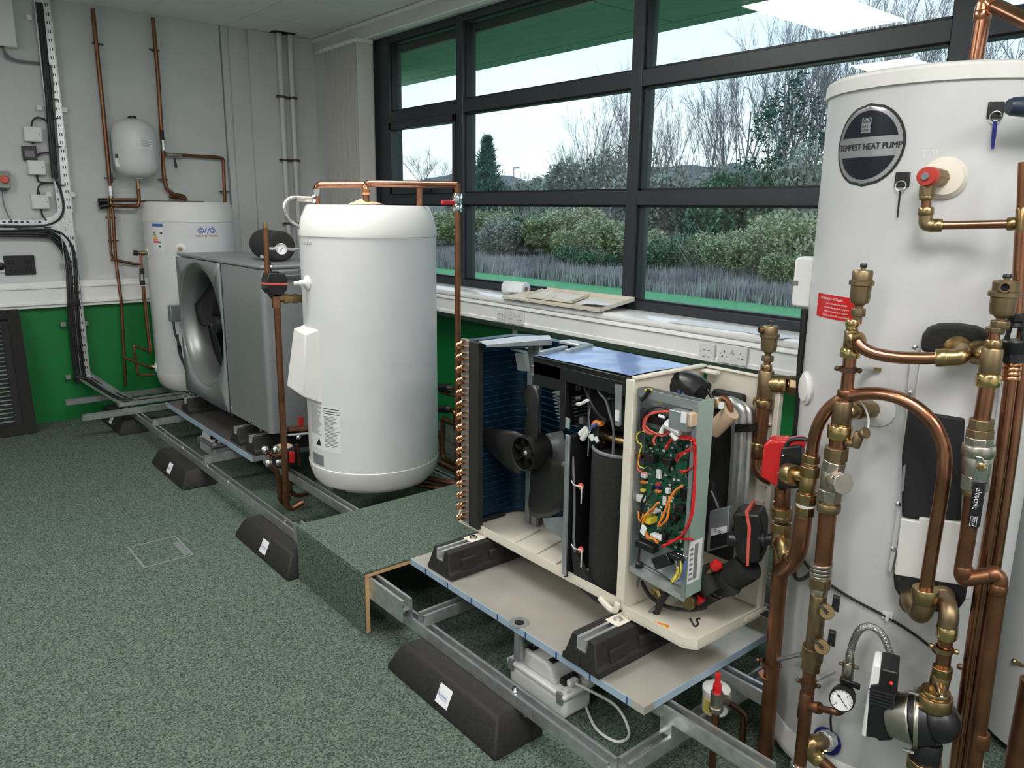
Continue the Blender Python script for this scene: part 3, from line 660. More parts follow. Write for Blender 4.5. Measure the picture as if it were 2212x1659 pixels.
# ---- short rubber feet on the trays
def foot2(x0, yc, z, L, label, grp, w=.155, bracket='plastic_cream'):
    t = thing('rubber_support_block', label, 'support foot', (x0+L/2, yc, z), grp)
    m = B()
    for s_ in (-1, 1): m.prism([(x0, yc+s_*w/2, z), (x0, yc+s_*(w/2-.004), z+.022), (x0, yc+s_*(w/2-.012), z+.026), (x0+.012, yc+s_*.046, z+.095), (x0+.012, yc+s_*.019, z+.095), (x0+.004, yc+s_*.019, z+.055), (x0, yc, z+.055), (x0, yc, z)], (L, 0, 0))
    m.build('body', 'rubber', t, bevel=.004)
    for k in range(3):
        for s_ in (-1, 1): B().obox((x0+.09+k*.13, yc+s_*(w/2-.016), z+.045), (.035, 0, 0), (0, .008, 0), (0, 0, .020)).build('rib', 'rubber', t, bevel=.004)
    m = B().box(x0+.004, x0+L, yc-.0185, yc-.0165, z+.057, z+.0955).box(x0+.004, x0+L, yc+.0165, yc+.0185, z+.057, z+.0955).box(x0+.004, x0+L, yc-.0185, yc+.0185, z+.056, z+.058).box(x0+.004, x0+L, yc-.0165, yc-.009, z+.0935, z+.0955).box(x0+.004, x0+L, yc+.009, yc+.0165, z+.0935, z+.0955)
    m.build('channel', 'galv_tray', t)
    m = B().box(x0+.13, x0+.225, yc-.026, yc+.026, z+.096, z+.1005)
    m.build('bracket', bracket, t, bevel=.003)
    B().lathe([(.016, 0), (.016, .002), (.0095, .002), (.0095, .008)], (x0+.158, yc, z+.1006), n=12).build('bolt', 'chrome', t)
foot2(1.452, 1.405, .2505, .46, 'black rubber block on the steel tray below the circuit board', 'rubber blocks under the opened heat pump')
foot2(1.470, 2.150, .2505, .46, 'black rubber block on the steel tray beside the carpeted step', 'rubber blocks under the opened heat pump')
for y, l_ in ((5.15, 'black rubber block under the fan end of the silver heat pump'), (4.27, 'black rubber block beside a white pump under the silver heat pump'), (4.045, 'black rubber block at the pipe end under the silver heat pump')):
    foot2(1.515, y, .2245, .45, l_, 'rubber blocks under the silver heat pump', bracket='galv_tray')

# ---- condensate pumps on the floor
def cond_pump(o, label, lid='plastic_white', body='plastic_white', sc_=1.0):
    t = thing('condensate_pump', label, 'pump', o); o = V(o)
    def bx(m, x0, x1, y0, y1, z0, z1): return m.box(o.x+x0*sc_, o.x+x1*sc_, o.y+y0*sc_, o.y+y1*sc_, o.z+z0*sc_, o.z+z1*sc_)
    bx(B(), -.062, .062, -.135, .135, 0, .072).build('tank', body, t, bevel=.016, seg=3)
    bx(B(), -.068, .068, -.142, .142, .072, .090).build('rim', 'cable_grey' if body != 'plastic_white' else 'plastic_white', t, bevel=.006)
    hb = B().prism([o+V((-.052, .10, .09))*sc_, o+V((-.052, .085, .135))*sc_, o+V((-.052, .065, .150))*sc_, o+V((-.052, -.035, .150))*sc_, o+V((-.052, -.062, .135))*sc_, o+V((-.052, -.078, .09))*sc_], V((.104, 0, 0))*sc_)
    h_ = hb.build('motor_cover', lid, t, bevel=.009, seg=3)
    bx(B(), -.040, .03, .040, .072, .1485, .1525).build('rating_label', 'print_black', h_, bevel=.001)
    b = B(); text_on(b, 'P', o+V((-.018, .056, .1530))*sc_, V((0, -1, 0)), V((1, 0, 0)), .02*sc_); b.build('lettering', 'print_white', h_)
    bx(B(), .0, .026, .046, .068, .1525, .1532).build('yellow_mark', 'yellow', h_)
    bx(B(), -.035, .045, -.05, -.025, .1470, .1515).build('inlet_slot', 'print_black', h_, bevel=.002)
    for x in (-.045, .045):
        for y in (-.118, .118):
            B().lathe([(.010, .0), (.014, .0), (.014, .006), (.010, .006), (.010, 0)], o+V((x, y, .089))*sc_, n=12, caps=False).build('port_rim', 'plastic_white', t)
            bx(B(), x-.004+math.copysign(.022, x), x+.004+math.copysign(.022, x), y-.012, y+.012, .055, .096).build('clip', 'cable_grey', t, bevel=.002)
    bx(B(), -.030, .030, -.102, -.078, .09, .112).build('plug_housing', 'print_black', t, bevel=.003)
    bx(B(), -.022, .014, -.122, -.100, .092, .112).build('plug', 'plastic_white', t, bevel=.004)
    return t
cp = cond_pump((1.553, 1.637, 0), 'white condensate pump on the carpet under the steel tray')
b = B().tube(bez([(1.55, 1.516, .102), (1.57, 1.47, .092), (1.62, 1.40, .05), (1.60, 1.33, .008), (1.545, 1.33, .006), (1.54, 1.41, .006), (1.60, 1.52, .006), (1.66, 1.62, .006)], 8), .0045, 8)
b.build('power_cord', 'cable_white', cp)
cp2 = cond_pump((1.60, 4.86, 0), 'grey and white condensate pump under the silver heat pump', body='clear_plastic', sc_=1.0)

# ---- flush floor box in the carpet
fb = thing('floor_box', 'flush carpeted floor socket box with a grey trim', 'floor box', (.883, 3.547, 0))
m = B()
for q in ((.775, .990, 3.41, 3.417), (.775, .990, 3.673, 3.680), (.775, .782, 3.417, 3.673), (.983, .990, 3.417, 3.673)): m.box(*q, .0005, .0035)
m.build('trim', 'print_grey', fb)
B().box(.781, .984, 3.416, 3.674, .0003, .0022).build('lid', 'carpet', fb)
B().box(.952, .981, 3.43, 3.60, .0022, .0038).build('lift_handle', 'cable_grey', fb, bevel=.001)
# ================================================================== CYLINDERS
def hit(c, r, px, py):                             # angle and height where a picture ray meets an upright cylinder
    d = ray(px, py); ox, oy = CAM.x-c[0], CAM.y-c[1]
    A = d.x**2+d.y**2; Bq = 2*(ox*d.x+oy*d.y); C = ox*ox+oy*oy-r*r; q = max(0, Bq*Bq-4*A*C)
    t = (-Bq-math.sqrt(q))/(2*A); p = CAM+d*t; a = math.atan2(p.y-c[1], p.x-c[0]); return (a-2*PI if a > .6 else a), p.z
def cpt(c, r, a, z): return V((c[0]+r*math.cos(a), c[1]+r*math.sin(a), z))
def patch(b, c, r, a0, a1, z0, z1, n=8, t=.0008):  # curved sticker
    vs = []
    for i in range(n+1):
        a = a0+(a1-a0)*i/n
        vs += [cpt(c, r, a, z0), cpt(c, r, a, z1), cpt(c, r+t, a, z0), cpt(c, r+t, a, z1)]
    fs = []
    for i in range(n):
        k = 4*i; fs += [(k+2, k+6, k+7, k+3), (k+1, k+3, k+7, k+5), (k, k+4, k+6, k+2)]
    fs += [(0, 2, 3, 1), (4*n, 4*n+1, 4*n+3, 4*n+2)]
    return b.add(vs, fs)
def ctext(b, c, r, txt, a, z, size, bold=1.0, align='CENTER'):
    return text_on(b, txt, None, None, None, size, align, bold, fn=lambda x, y: cpt(c, r, a+x/r, z+y))

# ---- middle cylinder on the strut frame
C2 = (1.865, 3.29); R2 = .318
t2 = thing('hot_water_cylinder', 'white hot water cylinder behind the carpeted step with copper pipes over its top', 'cylinder', (*C2, .225))
B().lathe([(R2, .3435), (R2, 1.426)], (*C2, 0), n=72).build('casing', 'tank_white', t2)
B().lathe([(.235, .223), (.250, .225), (.275, .235), (.300, .262), (.313, .30), (R2+.003, .335), (R2+.003, .343), (R2, .345)], (*C2, 0), n=72).build('base_ring', 'lid_white', t2)
B().lathe([(R2, 1.424), (R2+.004, 1.426), (R2+.004, 1.436), (R2+.001, 1.46), (R2-.008, 1.505), (R2-.026, 1.548), (R2-.034, 1.5625), (R2-.05, 1.565), (0, 1.566)], (*C2, 0), n=72).build('lid', 'lid_white', t2)
a, z = hit(C2, R2, 722, 1052)
B().obox(cpt(C2, .272, a, .243), V((math.cos(a), math.sin(a), 0))*.014, V((-math.sin(a), math.cos(a), 0))*.035, V((0, 0, .014))).build('foot_recess', 'black_matt', t2)
# heater cover on its left flank
a, z = hit(C2, R2, 672, 800); n_ = V((math.cos(a), math.sin(a), 0)); s_ = V((-math.sin(a), math.cos(a), 0))
o = cpt(C2, R2-.02, a, 0)
def hv(s, z, d): return o+s_*s+n_*d+V((0, 0, z))
pts = [hv(-.09, .66, .0), hv(.085, .66, .0), hv(.085, 1.015, 0), hv(-.09, 1.015, 0), hv(-.07, .735, .115), hv(.05, .70, .085), hv(.045, .99, .06), hv(-.06, 1.005, .07)]
B().add(pts, [(3, 2, 1, 0), (4, 5, 6, 7), (0, 1, 5, 4), (1, 2, 6, 5), (2, 3, 7, 6), (3, 0, 4, 7)]).build('heater_cover', 'lid_white', t2, bevel=.006)
a, z = hit(C2, R2, 664, 611); n_ = V((math.cos(a), math.sin(a), 0))
B().lathe([(.034, -.004), (.034, .005), (.018, .012), (.014, .016), (.014, .036), (.009, .038), (.009, .062), (.004, .064)], cpt(C2, R2, a, z), n_, n=18).build('sensor_boss', 'plastic_white', t2)
# stickers
def sticker(tank, c, r, x0, y0, x1, y1, m, nm, n=8, label=None):
    a0, za = hit(c, r, x0, y0); a1, zb = hit(c, r, x1, y1)
    o_ = patch(B(), c, r, a0, a1, min(za, zb), max(za, zb), n).build(nm, m, tank, label=label); return o_, (a0+a1)/2, (za+zb)/2, a0, a1, min(za, zb), max(za, zb)
k = sticker(t2, C2, R2, 654, 521, 677, 531, 'print_white', 'brand_sticker')
b = B(); ctext(b, C2, R2+.0012, 'DAIKIN', k[1]+.012, k[2], .022, 1.05); b.build('lettering', 'print_black', k[0])
b = B(); patch(b, C2, R2+.001, k[3]+.004, k[3]+.012, k[5]+.003, k[6]-.003, 2, .0003); b.build('brand_mark', 'blue', k[0])
k = sticker(t2, C2, R2, 671, 868, 738, 980, 'print_white', 'data_sheet')
def lines(parent, c, r, a0, a1, z0, z1, n, m='print_grey', fill=.4, seed=1, nm='printed_lines'):
    rnd = random.Random(seed); b = B(); dz = (z1-z0)/n
    for i in range(n):
        zc = z1-dz*(i+.5); e = a0+(a1-a0)*rnd.uniform(.6, 1)
        patch(b, c, r, a0, e, zc-dz*fill/2, zc+dz*fill/2, 4, .0002)
    return b.build(nm, m, parent)
da = k[4]-k[3]; zz = k[6]-k[5]
lines(k[0], C2, R2+.001, k[3]+.02*da, k[3]+.48*da, k[5]+.32*zz, k[6]-.02*zz, 26, seed=2)
lines(k[0], C2, R2+.001, k[3]+.55*da, k[3]+.97*da, k[5]+.10*zz, k[6]-.20*zz, 22, seed=3)
b = B()
for q in (.97, .91, .86): patch(b, C2, R2+.001, k[3]+.54*da, k[3]+.98*da, k[5]+(q-.016)*zz, k[5]+q*zz, 4, .0003)
b.add([cpt(C2, R2+.0014, k[3]+q*da, k[5]+w*zz) for q, w in ((.22, .08), (.42, .08), (.36, .26))], [(0, 1, 2)])
b.build('printed_blocks', 'print_black', k[0])
k = sticker(t2, C2, R2, 677, 975, 700, 1008, 'sheet_grey', 'rating_plate')
lines(k[0], C2, R2+.001, k[3]+.004, k[4]-.004, k[5]+.008, k[6]-.006, 9, seed=5)
# pencil ticks on the right flank
b = B()
for py in (904, 921, 940, 956): 
    a, z = hit(C2, R2, 928, py); patch(b, C2, R2+.0003, a-.015, a+.015, z-.002, z+.002, 2, .0003)
b.build('level_marks', 'print_white', t2)
# papers and cord lying on the lid
m = B().add([V((1.80, 3.22, 1.569))+V(q) for q in ((-.06, -.05, 0), (.08, -.06, 0), (.09, .04, 0), (-.05, .05, 0), (0, 0, .028))], [(0, 1, 4), (1, 2, 4), (2, 3, 4), (3, 0, 4)])
tag(m.build('paper_tag', 'insul_tan'), 'crumpled orange paper tag lying on the cylinder lid under copper pipes', 'paper')

# ---- far cylinder against the end wall
C3 = (1.885, 5.94); R3 = .308
t3 = thing('hot_water_cylinder', 'white hot water cylinder with blue logo at the end wall behind the silver heat pump', 'cylinder', (*C3, .225))
B().lathe([(R3, .355), (R3, 1.441)], (*C3, 0), n=64).build('casing', 'tank_white', t3)
B().lathe([(.225, .224), (.26, .226), (.292, .26), (R3+.001, .33), (R3+.001, .356), (R3, .357)], (*C3, 0), n=64).build('base_ring', 'lid_white', t3)
B().lathe([(R3, 1.44), (R3+.003, 1.442), (R3, 1.50), (R3-.014, 1.565), (R3-.03, 1.58), (0, 1.582)], (*C3, 0), n=64).build('lid', 'lid_white', t3)
k = sticker(t3, C3, R3, 328, 483, 356, 541, 'print_white', 'energy_label')
da = k[4]-k[3]; zz = k[6]-k[5]
b = B(); patch(b, C3, R3+.001, k[3], k[4], k[6]-.02, k[6], 4, .0004); b.build('header', 'blue_print', k[0])
for i, c_ in enumerate(('leaf_dark', 'leaf_olive', 'yellow', 'orange', 'red')):
    b = B(); z = k[6]-.055-i*.016; patch(b, C3, R3+.001, k[3]+.05*da, k[3]+(.28+.07*i)*da, z-.012, z, 3, .0004); b.build('class_bar', c_, k[0])
b = B(); patch(b, C3, R3+.001, k[3]+.72*da, k[3]+.92*da, k[6]-.068, k[6]-.055, 2, .0004)
for q in (.12, .28): patch(b, C3, R3+.001, k[3]+.5*da, k[3]+.72*da, k[5]+q*zz, k[5]+(q+.05)*zz, 2, .0004)
b.build('class_mark', 'print_black', k[0])
# logo: two rings with a tail each and two slanted strokes, lettering below
a, z = hit(C3, R3, 447, 498); b = B()
def ring(b, ac, zc, r0, r1, n=20, f0=0, f1=2*PI):
    for i in range(n):
        p0, p1 = f0+(f1-f0)*i/n, f0+(f1-f0)*(i+1)/n
        b.add([cpt(C3, R3+.001, ac+math.cos(p)*r/R3, zc+math.sin(p)*r) for p, r in ((p0, r0), (p0, r1), (p1, r1), (p1, r0))], [(0, 3, 2, 1)])
for s_ in (-1, 1):
    ring(b, a+s_*.042/R3, z, .0155, .0205); ring(b, a+s_*.042/R3, z, .006, .0105)
    b.add([cpt(C3, R3+.001, a+(s_*.011+q*.5+e)/R3, z+q) for q, e in ((-.019, -.003), (-.019, .003), (.019, .003), (.019, -.003))], [(0, 1, 2, 3)])
b.build('logo', 'blue_print', t3)
b = B(); ctext(b, C3, R3+.001, 'OSO HOTWATER', a, z-.038, .021, 1.0); b.build('lettering', 'red_matt', t3)
a, z = hit(C3, R3, 391, 537); n_ = V((math.cos(a), math.sin(a), 0))
B().lathe([(.036, -.003), (.036, .006), (.022, .010)], cpt(C3, R3, a, z), n_, n=20).build('port_flange', 'plastic_white', t3)
B().cyl(cpt(C3, R3, a, z), cpt(C3, R3+.05, a, z), .012).build('port_stub', 'brass', t3)
for px, py in ((318, 547), (337, 793)):
    a, z = hit(C3, R3, px, py); n_ = V((math.cos(a), math.sin(a), 0))
    B().lathe([(.033, -.003), (.033, .006), (.02, .010)], cpt(C3, R3, a, z), n_, n=18).build('port_flange', 'plastic_white', t3)
    B().cyl(cpt(C3, R3, a, z), cpt(C3, R3+.055, a, z), .013).hexa(cpt(C3, R3+.02, a, z), cpt(C3, R3+.04, a, z), .019).build('port_stub', 'brass', t3)
# junction box on the far cylinder with its cord
a, z = hit(C3, R3, 392, 676)
p = PY(5.6, 381, 676); jb = thing('junction_box', 'grey junction box with black cord on the far cylinder beside the fan', 'junction box', (p.x, 5.62, p.z))
B().box(p.x-.045, p.x+.045, 5.58, 5.64, p.z-.06, p.z+.055).build('box', 'sheet_grey', jb, bevel=.006)
B().tube(bez([PY(5.6, 375, 694), PY(5.58, 378, 720), PY(5.56, 388, 745), PY(5.55, 392, 770), PY(5.5, 402, 800)], 6), .008, 8).build('cord', 'cable_black', jb)
B().tube(bez([PY(5.57, 384, 722), PY(5.55, 386, 760), PY(5.5, 400, 795)], 6), .006, 8).build('cord', 'cable_black', jb)

# ================================================================== SILVER HEAT PUMP
SX0, SX1, SY0, SY1, SZ0, SZ1 = 1.560, 1.975, 3.855, 5.20, .365, 1.255
hp = thing('heat_pump', 'closed silver grey heat pump with a round fan opening', 'heat pump', ((SX0+SX1)/2, (SY0+SY1)/2, SZ0))
fc = V((SX0, 4.815, .835)); FR = .375
# front panel with the fan hole
ys = 4.432
def panel_hole(x, y0, y1, z0, z1, c, r, n=64):
    b = B(); vs = []; fs = []
    ang = [2*PI*i/n for i in range(n)]
    for q in [math.atan2(zz-c.z, yy-c.y) % (2*PI) for yy in (y0, y1) for zz in (z0, z1)]: ang.append(q)
    ang.sort(); m = len(ang)
    for a in ang:
        cy, cz = math.cos(a), math.sin(a); ks = []
        if cy > 1e-6: ks.append((y1-c.y)/cy)
        if cy < -1e-6: ks.append((y0-c.y)/cy)
        if cz > 1e-6: ks.append((z1-c.z)/cz)
        if cz < -1e-6: ks.append((z0-c.z)/cz)
        k = max(min(ks), r+.001); vs += [(x, c.y+cy*r, c.z+cz*r), (x, c.y+cy*k, c.z+cz*k)]
    for i in range(m):
        j = (i+1) % m; fs.append((2*i, 2*i+1, 2*j+1, 2*j))
    return b.add(vs, fs)
f_ = panel_hole(SX0, ys+.002, SY1, SZ0, SZ1-.018, fc, FR).build('fan_panel', 'silver_paint', hp)
so = f_.modifiers.new('solid', 'SOLIDIFY'); so.thickness = .012; so.offset = -1
b = B().box(SX0, SX0+.012, SY0+.028, ys-.002, SZ0, SZ1-.018).build('front_panel', 'silver_paint', hp, bevel=.002)
# rounded near corner and side
cp_ = [(SX0, SY0+.028)]+[(SX0+.028-.028*math.cos(q*PI/12), SY0+.028-.028*math.sin(q*PI/12)) for q in range(1, 7)]
pr = cp_+[(SX1, SY0), (SX1, SY0+.01)]+[(SX0+.028-.018*math.cos(q*PI/12), SY0+.028-.018*math.sin(q*PI/12)) for q in range(6, -1, -1)]
b = B(); n = len(pr); vs = [(x, y, SZ0) for x, y in pr]+[(x, y, SZ1-.018) for x, y in pr]
b.add(vs, [(i, (i+1) % n, (i+1) % n+n, i+n) for i in range(n)]+[tuple(range(n))[::-1], tuple(range(n, 2*n))]).build('side_panel', 'silver_paint', hp)
B().box(SX0+.02, SX1, SY1-.012, SY1, SZ0, SZ1-.018).build('end_panel', 'silver_paint', hp)
B().box(SX1-.01, SX1, SY0+.02, SY1-.02, SZ0, SZ1-.018).build('rear_panel', 'silver_paint', hp)
B().box(SX0-.003, SX1+.003, SY0-.003, SY1+.003, SZ1-.016, SZ1+.004).build('top_cover', 'silver_paint', hp, bevel=.007, seg=3)
B().box(SX0+.012, SX1-.012, SY0+.02, SY1-.012, SZ0, SZ0+.02).build('base_plate', 'sheet_grey', hp)
B().box(SX0+.03, SX0+.36, SY0-.012, SY0-.001, SZ1-.065, SZ1-.025).box(SX0+.05, SX0+.34, SY0-.016, SY0-.012, SZ1-.055, SZ1-.048).build('handle_strip', 'silver_bell', hp, bevel=.003)
B().lathe([(FR+.004, -.004), (FR-.004, -.010), (FR-.022, .0), (FR-.042, .03), (FR-.05, .075), (FR-.05, .14), (FR-.046, .14), (FR-.046, .075), (FR-.038, .032), (FR-.018, .004), (FR+.004, .002)], fc, (1, 0, 0), n=72, caps=False).build('bell_mouth', 'silver_bell', hp)
B().box(SX0+.145, SX0+.15, ys, SY1-.02, SZ0+.03, SZ1-.03).build('dark_backing', 'vent_black', hp)
def fan_blades(parent, c, rh, rb, nb, a0, m, depth_=.05, wid=.9, tw=.06, name='blade'):
    for k in range(nb):
        b = B(); nr, nc = 9, 8; vs = []
        for i in range(nr):
            r = rh*.8+(rb-rh*.8)*i/(nr-1); f = i/(nr-1); span = wid*(.55+.5*math.sin(PI*(.25+.6*f)))*(1-.35*max(0, f-.75)/.25)
            for j in range(nc):
                s = j/(nc-1)-.5; a = a0+2*PI*k/nb+s*span+.25*f*f
                vs.append(c+V((tw*s*1.6+.010*math.sin(PI*(s+.5)), math.cos(a)*r, math.sin(a)*r)))
        fs = [(i*nc+j, i*nc+j+1, (i+1)*nc+j+1, (i+1)*nc+j) for i in range(nr-1) for j in range(nc-1)]
        o_ = b.add(vs, fs).build(name, m, parent); so = o_.modifiers.new('solid', 'SOLIDIFY'); so.thickness = .004
fan_c = fc+V((.095, 0, 0))
fan_blades(hp, fan_c, .075, .315, 3, 2.4, 'fan_dark', tw=.05, wid=1.0)
B().lathe([(.0, -.035), (.03, -.035), (.066, -.028), (.076, -.005), (.076, .04)], fan_c, (1, 0, 0), n=28).build('hub', 'fan_dark', hp)
B().lathe([(0, -.005), (.012, -.004), (.012, 0)], fan_c-V((.036, 0, 0)), (1, 0, 0), n=12).build('hub_nut', 'chrome', hp)
for (y, z) in ((5.185, 1.21), (4.446, 1.19), (4.446, 1.12), (4.42, .40), (5.17, .40), (4.10, .385)):
    B().lathe([(.007, 0), (.007, .003), (.003, .005)], (SX0, y, z), (-1, 0, 0), n=10).build('screw', 'chrome', hp)
for y in (5.12, 4.76, 4.40, 3.98): B().box(SX0-.006, SX0, y-.012, y+.012, SZ0-.01, SZ0+.006).build('foot_tab', 'chrome', hp)
# insulated black vessel lying on top of it
pa = PZ(1.346, 606, 531); pb = PZ(1.346, 560, 524)
ax = (pb-pa); ax.z = 0; ax.normalize()
iv = thing('insulated_vessel', 'black foam-covered cylinder lying on top of the silver heat pump', 'vessel', (pa.x, pa.y, SZ1))
rr = .083
pa = V((pa.x, pa.y, SZ1+.005+rr)); 
B().lathe([(0, 0), (rr-.012, 0), (rr, .010), (rr, .33), (rr-.006, .345), (0, .347)], pa, ax, n=32).build('foam_jacket', 'foam', iv)
B().lathe([(.018, -.004), (.018, 0)], pa-ax*.0, ax, n=12).build('end_boss', 'black_plastic', iv)
sd = ax.cross(V((0, 0, 1)))
B().obox(pa+ax*.16-V((0, 0, rr*.70))-sd*rr*.73*(1 if sd.dot(CAM-pa) < 0 else -1), ax*.03, V((0, 0, .012)), sd*.0015).build('tag', 'print_white', iv)
# ================================================================== OPENED HEAT PUMP
oh = thing('heat_pump', 'opened heat pump with fan, blue coil, black compressor jacket and circuit board exposed', 'heat pump', (1.80, 1.72, .352))
HX = 1.655
def wire(parent, pts, r, m, nm='wire', X=None, n=6):
    return B().tube(bez(pts, 6), r, n).build(nm, m, parent)
def front(px, py, x=HX): return PX(x, px, py)
# base pan
bp = B()
out = [(1.668, 2.30), (1.70, 2.335), (1.97, 2.335), (1.985, 2.30), (1.985, 1.17), (1.955, 1.142), (1.655, 1.148), (1.632, 1.18), (1.634, 1.40), (1.655, 1.43), (1.658, 1.60)]
bp.prism([(x, y, .353) for x, y in out], (0, 0, .012)).build('base_pan', 'plastic_cream', oh, bevel=.003)
n = len(out); cx, cy = 1.81, 1.73
vs = []
for x, y in out:
    k = V((x-cx, y-cy, 0)).normalized()
    vs += [(x, y, .36), (x, y, .388), (x-k.x*.006, y-k.y*.006, .388), (x-k.x*.006, y-k.y*.006, .36)]
B().add(vs, [(4*i+j, 4*((i+1) % n)+j, 4*((i+1) % n)+(j+1) % 4, 4*i+(j+1) % 4) for i in range(n) for j in range(4)]).build('pan_rim', 'plastic_cream', oh)
for y in (2.02, 1.90, 1.80): B().obox((1.77, y, .3665), (.08, .015, 0), (-.003, .016, 0), (0, 0, .004)).build('pan_rib', 'plastic_cream', oh, bevel=.003)
k_ = PZ(.366, 1423, 1352)
w_ = B().obox((k_.x, k_.y, .3668), (.010, -.026, 0), (.016, .007, 0), (0, 0, .0006)).build('warning_sticker', 'orange', oh)
b = B().add([V((k_.x, k_.y, .3675))+V(q) for q in ((-.006, -.008, 0), (.006, -.022, 0), (.016, -.006, 0))], [(0, 1, 2)]).build('warning_triangle', 'yellow', w_)
# coil: L-shaped block of dark blue fins
def coil_path(off):
    pts = [(1.672, 2.268-off), (1.86, 2.268-off)]
    for i in range(9):
        a = PI/2-i*PI/16; pts.append((1.86+(.10-off)*math.cos(a), 2.168+(.10-off)*math.sin(a)))
    pts += [(1.96-off, 2.10), (1.96-off, 1.46)]
    return pts
def ribbon(b, p, q, z0, z1):
    n = len(p); vs = []
    for i in range(n): vs += [(*p[i], z0), (*p[i], z1), (*q[i], z1), (*q[i], z0)]
    fs = [(4*i+j, 4*i+(j+1) % 4, 4*i+4+(j+1) % 4, 4*i+4+j) for i in range(n-1) for j in range(4)]
    return b.add(vs, fs+[(3, 2, 1, 0), (4*n-4, 4*n-3, 4*n-2, 4*n-1)])
ribbon(B(), coil_path(.0), coil_path(.045), .372, 1.083).build('fin_block', 'fin_blue', oh)
for i in range(28):
    z = .392+i*.0248
    B().tube([(*q, z) for q in coil_path(.0465)], .0032, 5).build('fin_row', 'fin_edge', oh)
B().box(1.660, 1.672, 2.222, 2.270, .372, 1.088).build('tube_plate', 'sheet_grey', oh)
B().box(1.652, 1.676, 2.155, 2.214, .372, 1.086).build('rubber_strip', 'foam', oh, bevel=.003)
for i in range(16):
    z = .395+i*.0446
    for dy, dz in ((.009, 0), (-.010, .008)):
        B().tube(bez([(1.662, 2.248+dy, z+dz-.010), (1.640, 2.248+dy, z+dz-.009), (1.632, 2.250+dy, z+dz), (1.640, 2.248+dy, z+dz+.009), (1.662, 2.248+dy, z+dz+.010)], 4), .0046, 8).build('return_bend', 'copper_bright', oh)
B().box(1.69, 1.83, 2.205, 2.222, .372, .384).build('drain_foam', 'foam', oh, bevel=.004)
# motor bracket: upright channel, top straps
for a_, b_ in ((1140, 1150), (1154, 1166)):
    p0, p1 = PX(1.86, a_, 900), PX(1.86, b_, 900)
    B().box(1.853, 1.868, p1.y, p0.y, .37, 1.07).build('motor_upright', 'sheet_grey', oh, bevel=.002)
B().add([PZ(1.094, *q) for q in ((1033, 737), (1050, 745), (1192, 733), (1186, 724), (1120, 726))], [(0, 1, 2, 3, 4)]).add([PZ(1.094, 1050, 745), PZ(1.094, 1192, 733), PZ(1.094, 1192, 733)-V((0, 0, .022)), PZ(1.094, 1050, 745)-V((0, 0, .008))], [(0, 3, 2, 1)]).build('top_strap', 'galv_tray', oh, smooth=False)
q0 = PX(1.74, 1125, 760)
B().add([PX(1.76, *q) for q in ((1112, 762), (1140, 765), (1146, 803), (1118, 800))], [(0, 1, 2, 3)]).add([PX(1.76, 1103, 752), PX(1.76, 1139, 758), PX(1.76, 1140, 765), PX(1.76, 1105, 757)], [(0, 1, 2, 3)]).build('side_lug', 'sheet_grey', oh, smooth=False)
B().obox(PX(1.78, 1152, 800), V((.004, 0, 0)), V((0, .010, 0)), V((0, 0, .018))).build('cable_clip', 'galv_tray', oh, bevel=.002)
a_, b_ = PZ(1.09, 1168, 763), PZ(1.09, 1222, 751); c_, d_ = PZ(1.09, 1226, 760), PZ(1.09, 1276, 746)
for i_, (u, w) in enumerate(((a_, b_), (c_, d_))):
    dd = (w-u); sd = dd.normalized().cross(V((0, 0, 1)))
    B().obox((u+w)/2, dd/2, sd*.011, V((0, 0, .007))).build('top_rail', 'sheet_grey', oh, bevel=.002)
B().box(1.90, 1.955, 1.90, 2.0, 1.083, 1.093).build('top_plate', 'galv_tray', oh, bevel=.002)
# fan
fcx = PX(1.745, 1150, 975)
B().lathe([(.058, -.045), (.062, -.047), (.064, -.04), (.064, .04), (.06, .045), (.0, .045)], fcx, (1, 0, 0), n=32, caps=False).build('fan_hub', 'fan_black', oh)
B().lathe([(.0, -.028), (.022, -.026), (.030, -.014), (.057, -.010), (.057, .0)], fcx, (1, 0, 0), n=28).build('hub_core', 'fan_black', oh)
for i in range(6):
    a = i*PI/3+.3; d = V((0, math.cos(a), math.sin(a)))
    B().obox(fcx+d*.043+V((-.022, 0, 0)), V((.016, 0, 0)), d*.015, V((1, 0, 0)).cross(d)*.0012).build('hub_rib', 'fan_black', oh)
B().lathe([(.010, 0), (.010, .006), (.005, .010)], fcx-V((.028, 0, 0)), (-1, 0, 0), n=12).build('hub_nut', 'chrome', oh)
def blade(poly, x0, tw, nm='blade'):
    """outline in picture coordinates -> twisted sheet near the fan plane"""
    c = fcx; pts = [PX(1.745, *q) for q in poly]; n = len(pts); ctr = sum(pts, V())/n; b = B(); vs = []; rings = 5
    for r in range(rings):
        f = 1-r/rings
        for p in pts:
            q = ctr+(p-ctr)*f; d = q-ctr; vs.append(q+V((x0+tw*((d.y)*.9+d.z*.25)-.012*(1-f*f), 0, 0)))
    vs.append(ctr+V((x0-.012, 0, 0)))
    fs = [(r*n+i, r*n+(i+1) % n, (r+1)*n+(i+1) % n, (r+1)*n+i) for r in range(rings-1) for i in range(n)]
    fs += [((rings-1)*n+i, (rings-1)*n+(i+1) % n, rings*n) for i in range(n)]
    o_ = b.add(vs, fs).build(nm, 'fan_black', oh); so = o_.modifiers.new('solid', 'SOLIDIFY'); so.thickness = .004
blade([(1155, 962), (1138, 930), (1140, 905), (1146, 880), (1142, 862), (1128, 850), (1132, 838), (1146, 831), (1160, 832), (1170, 842), (1175, 858), (1172, 880), (1173, 905), (1174, 930), (1170, 950)], -.01, .18)
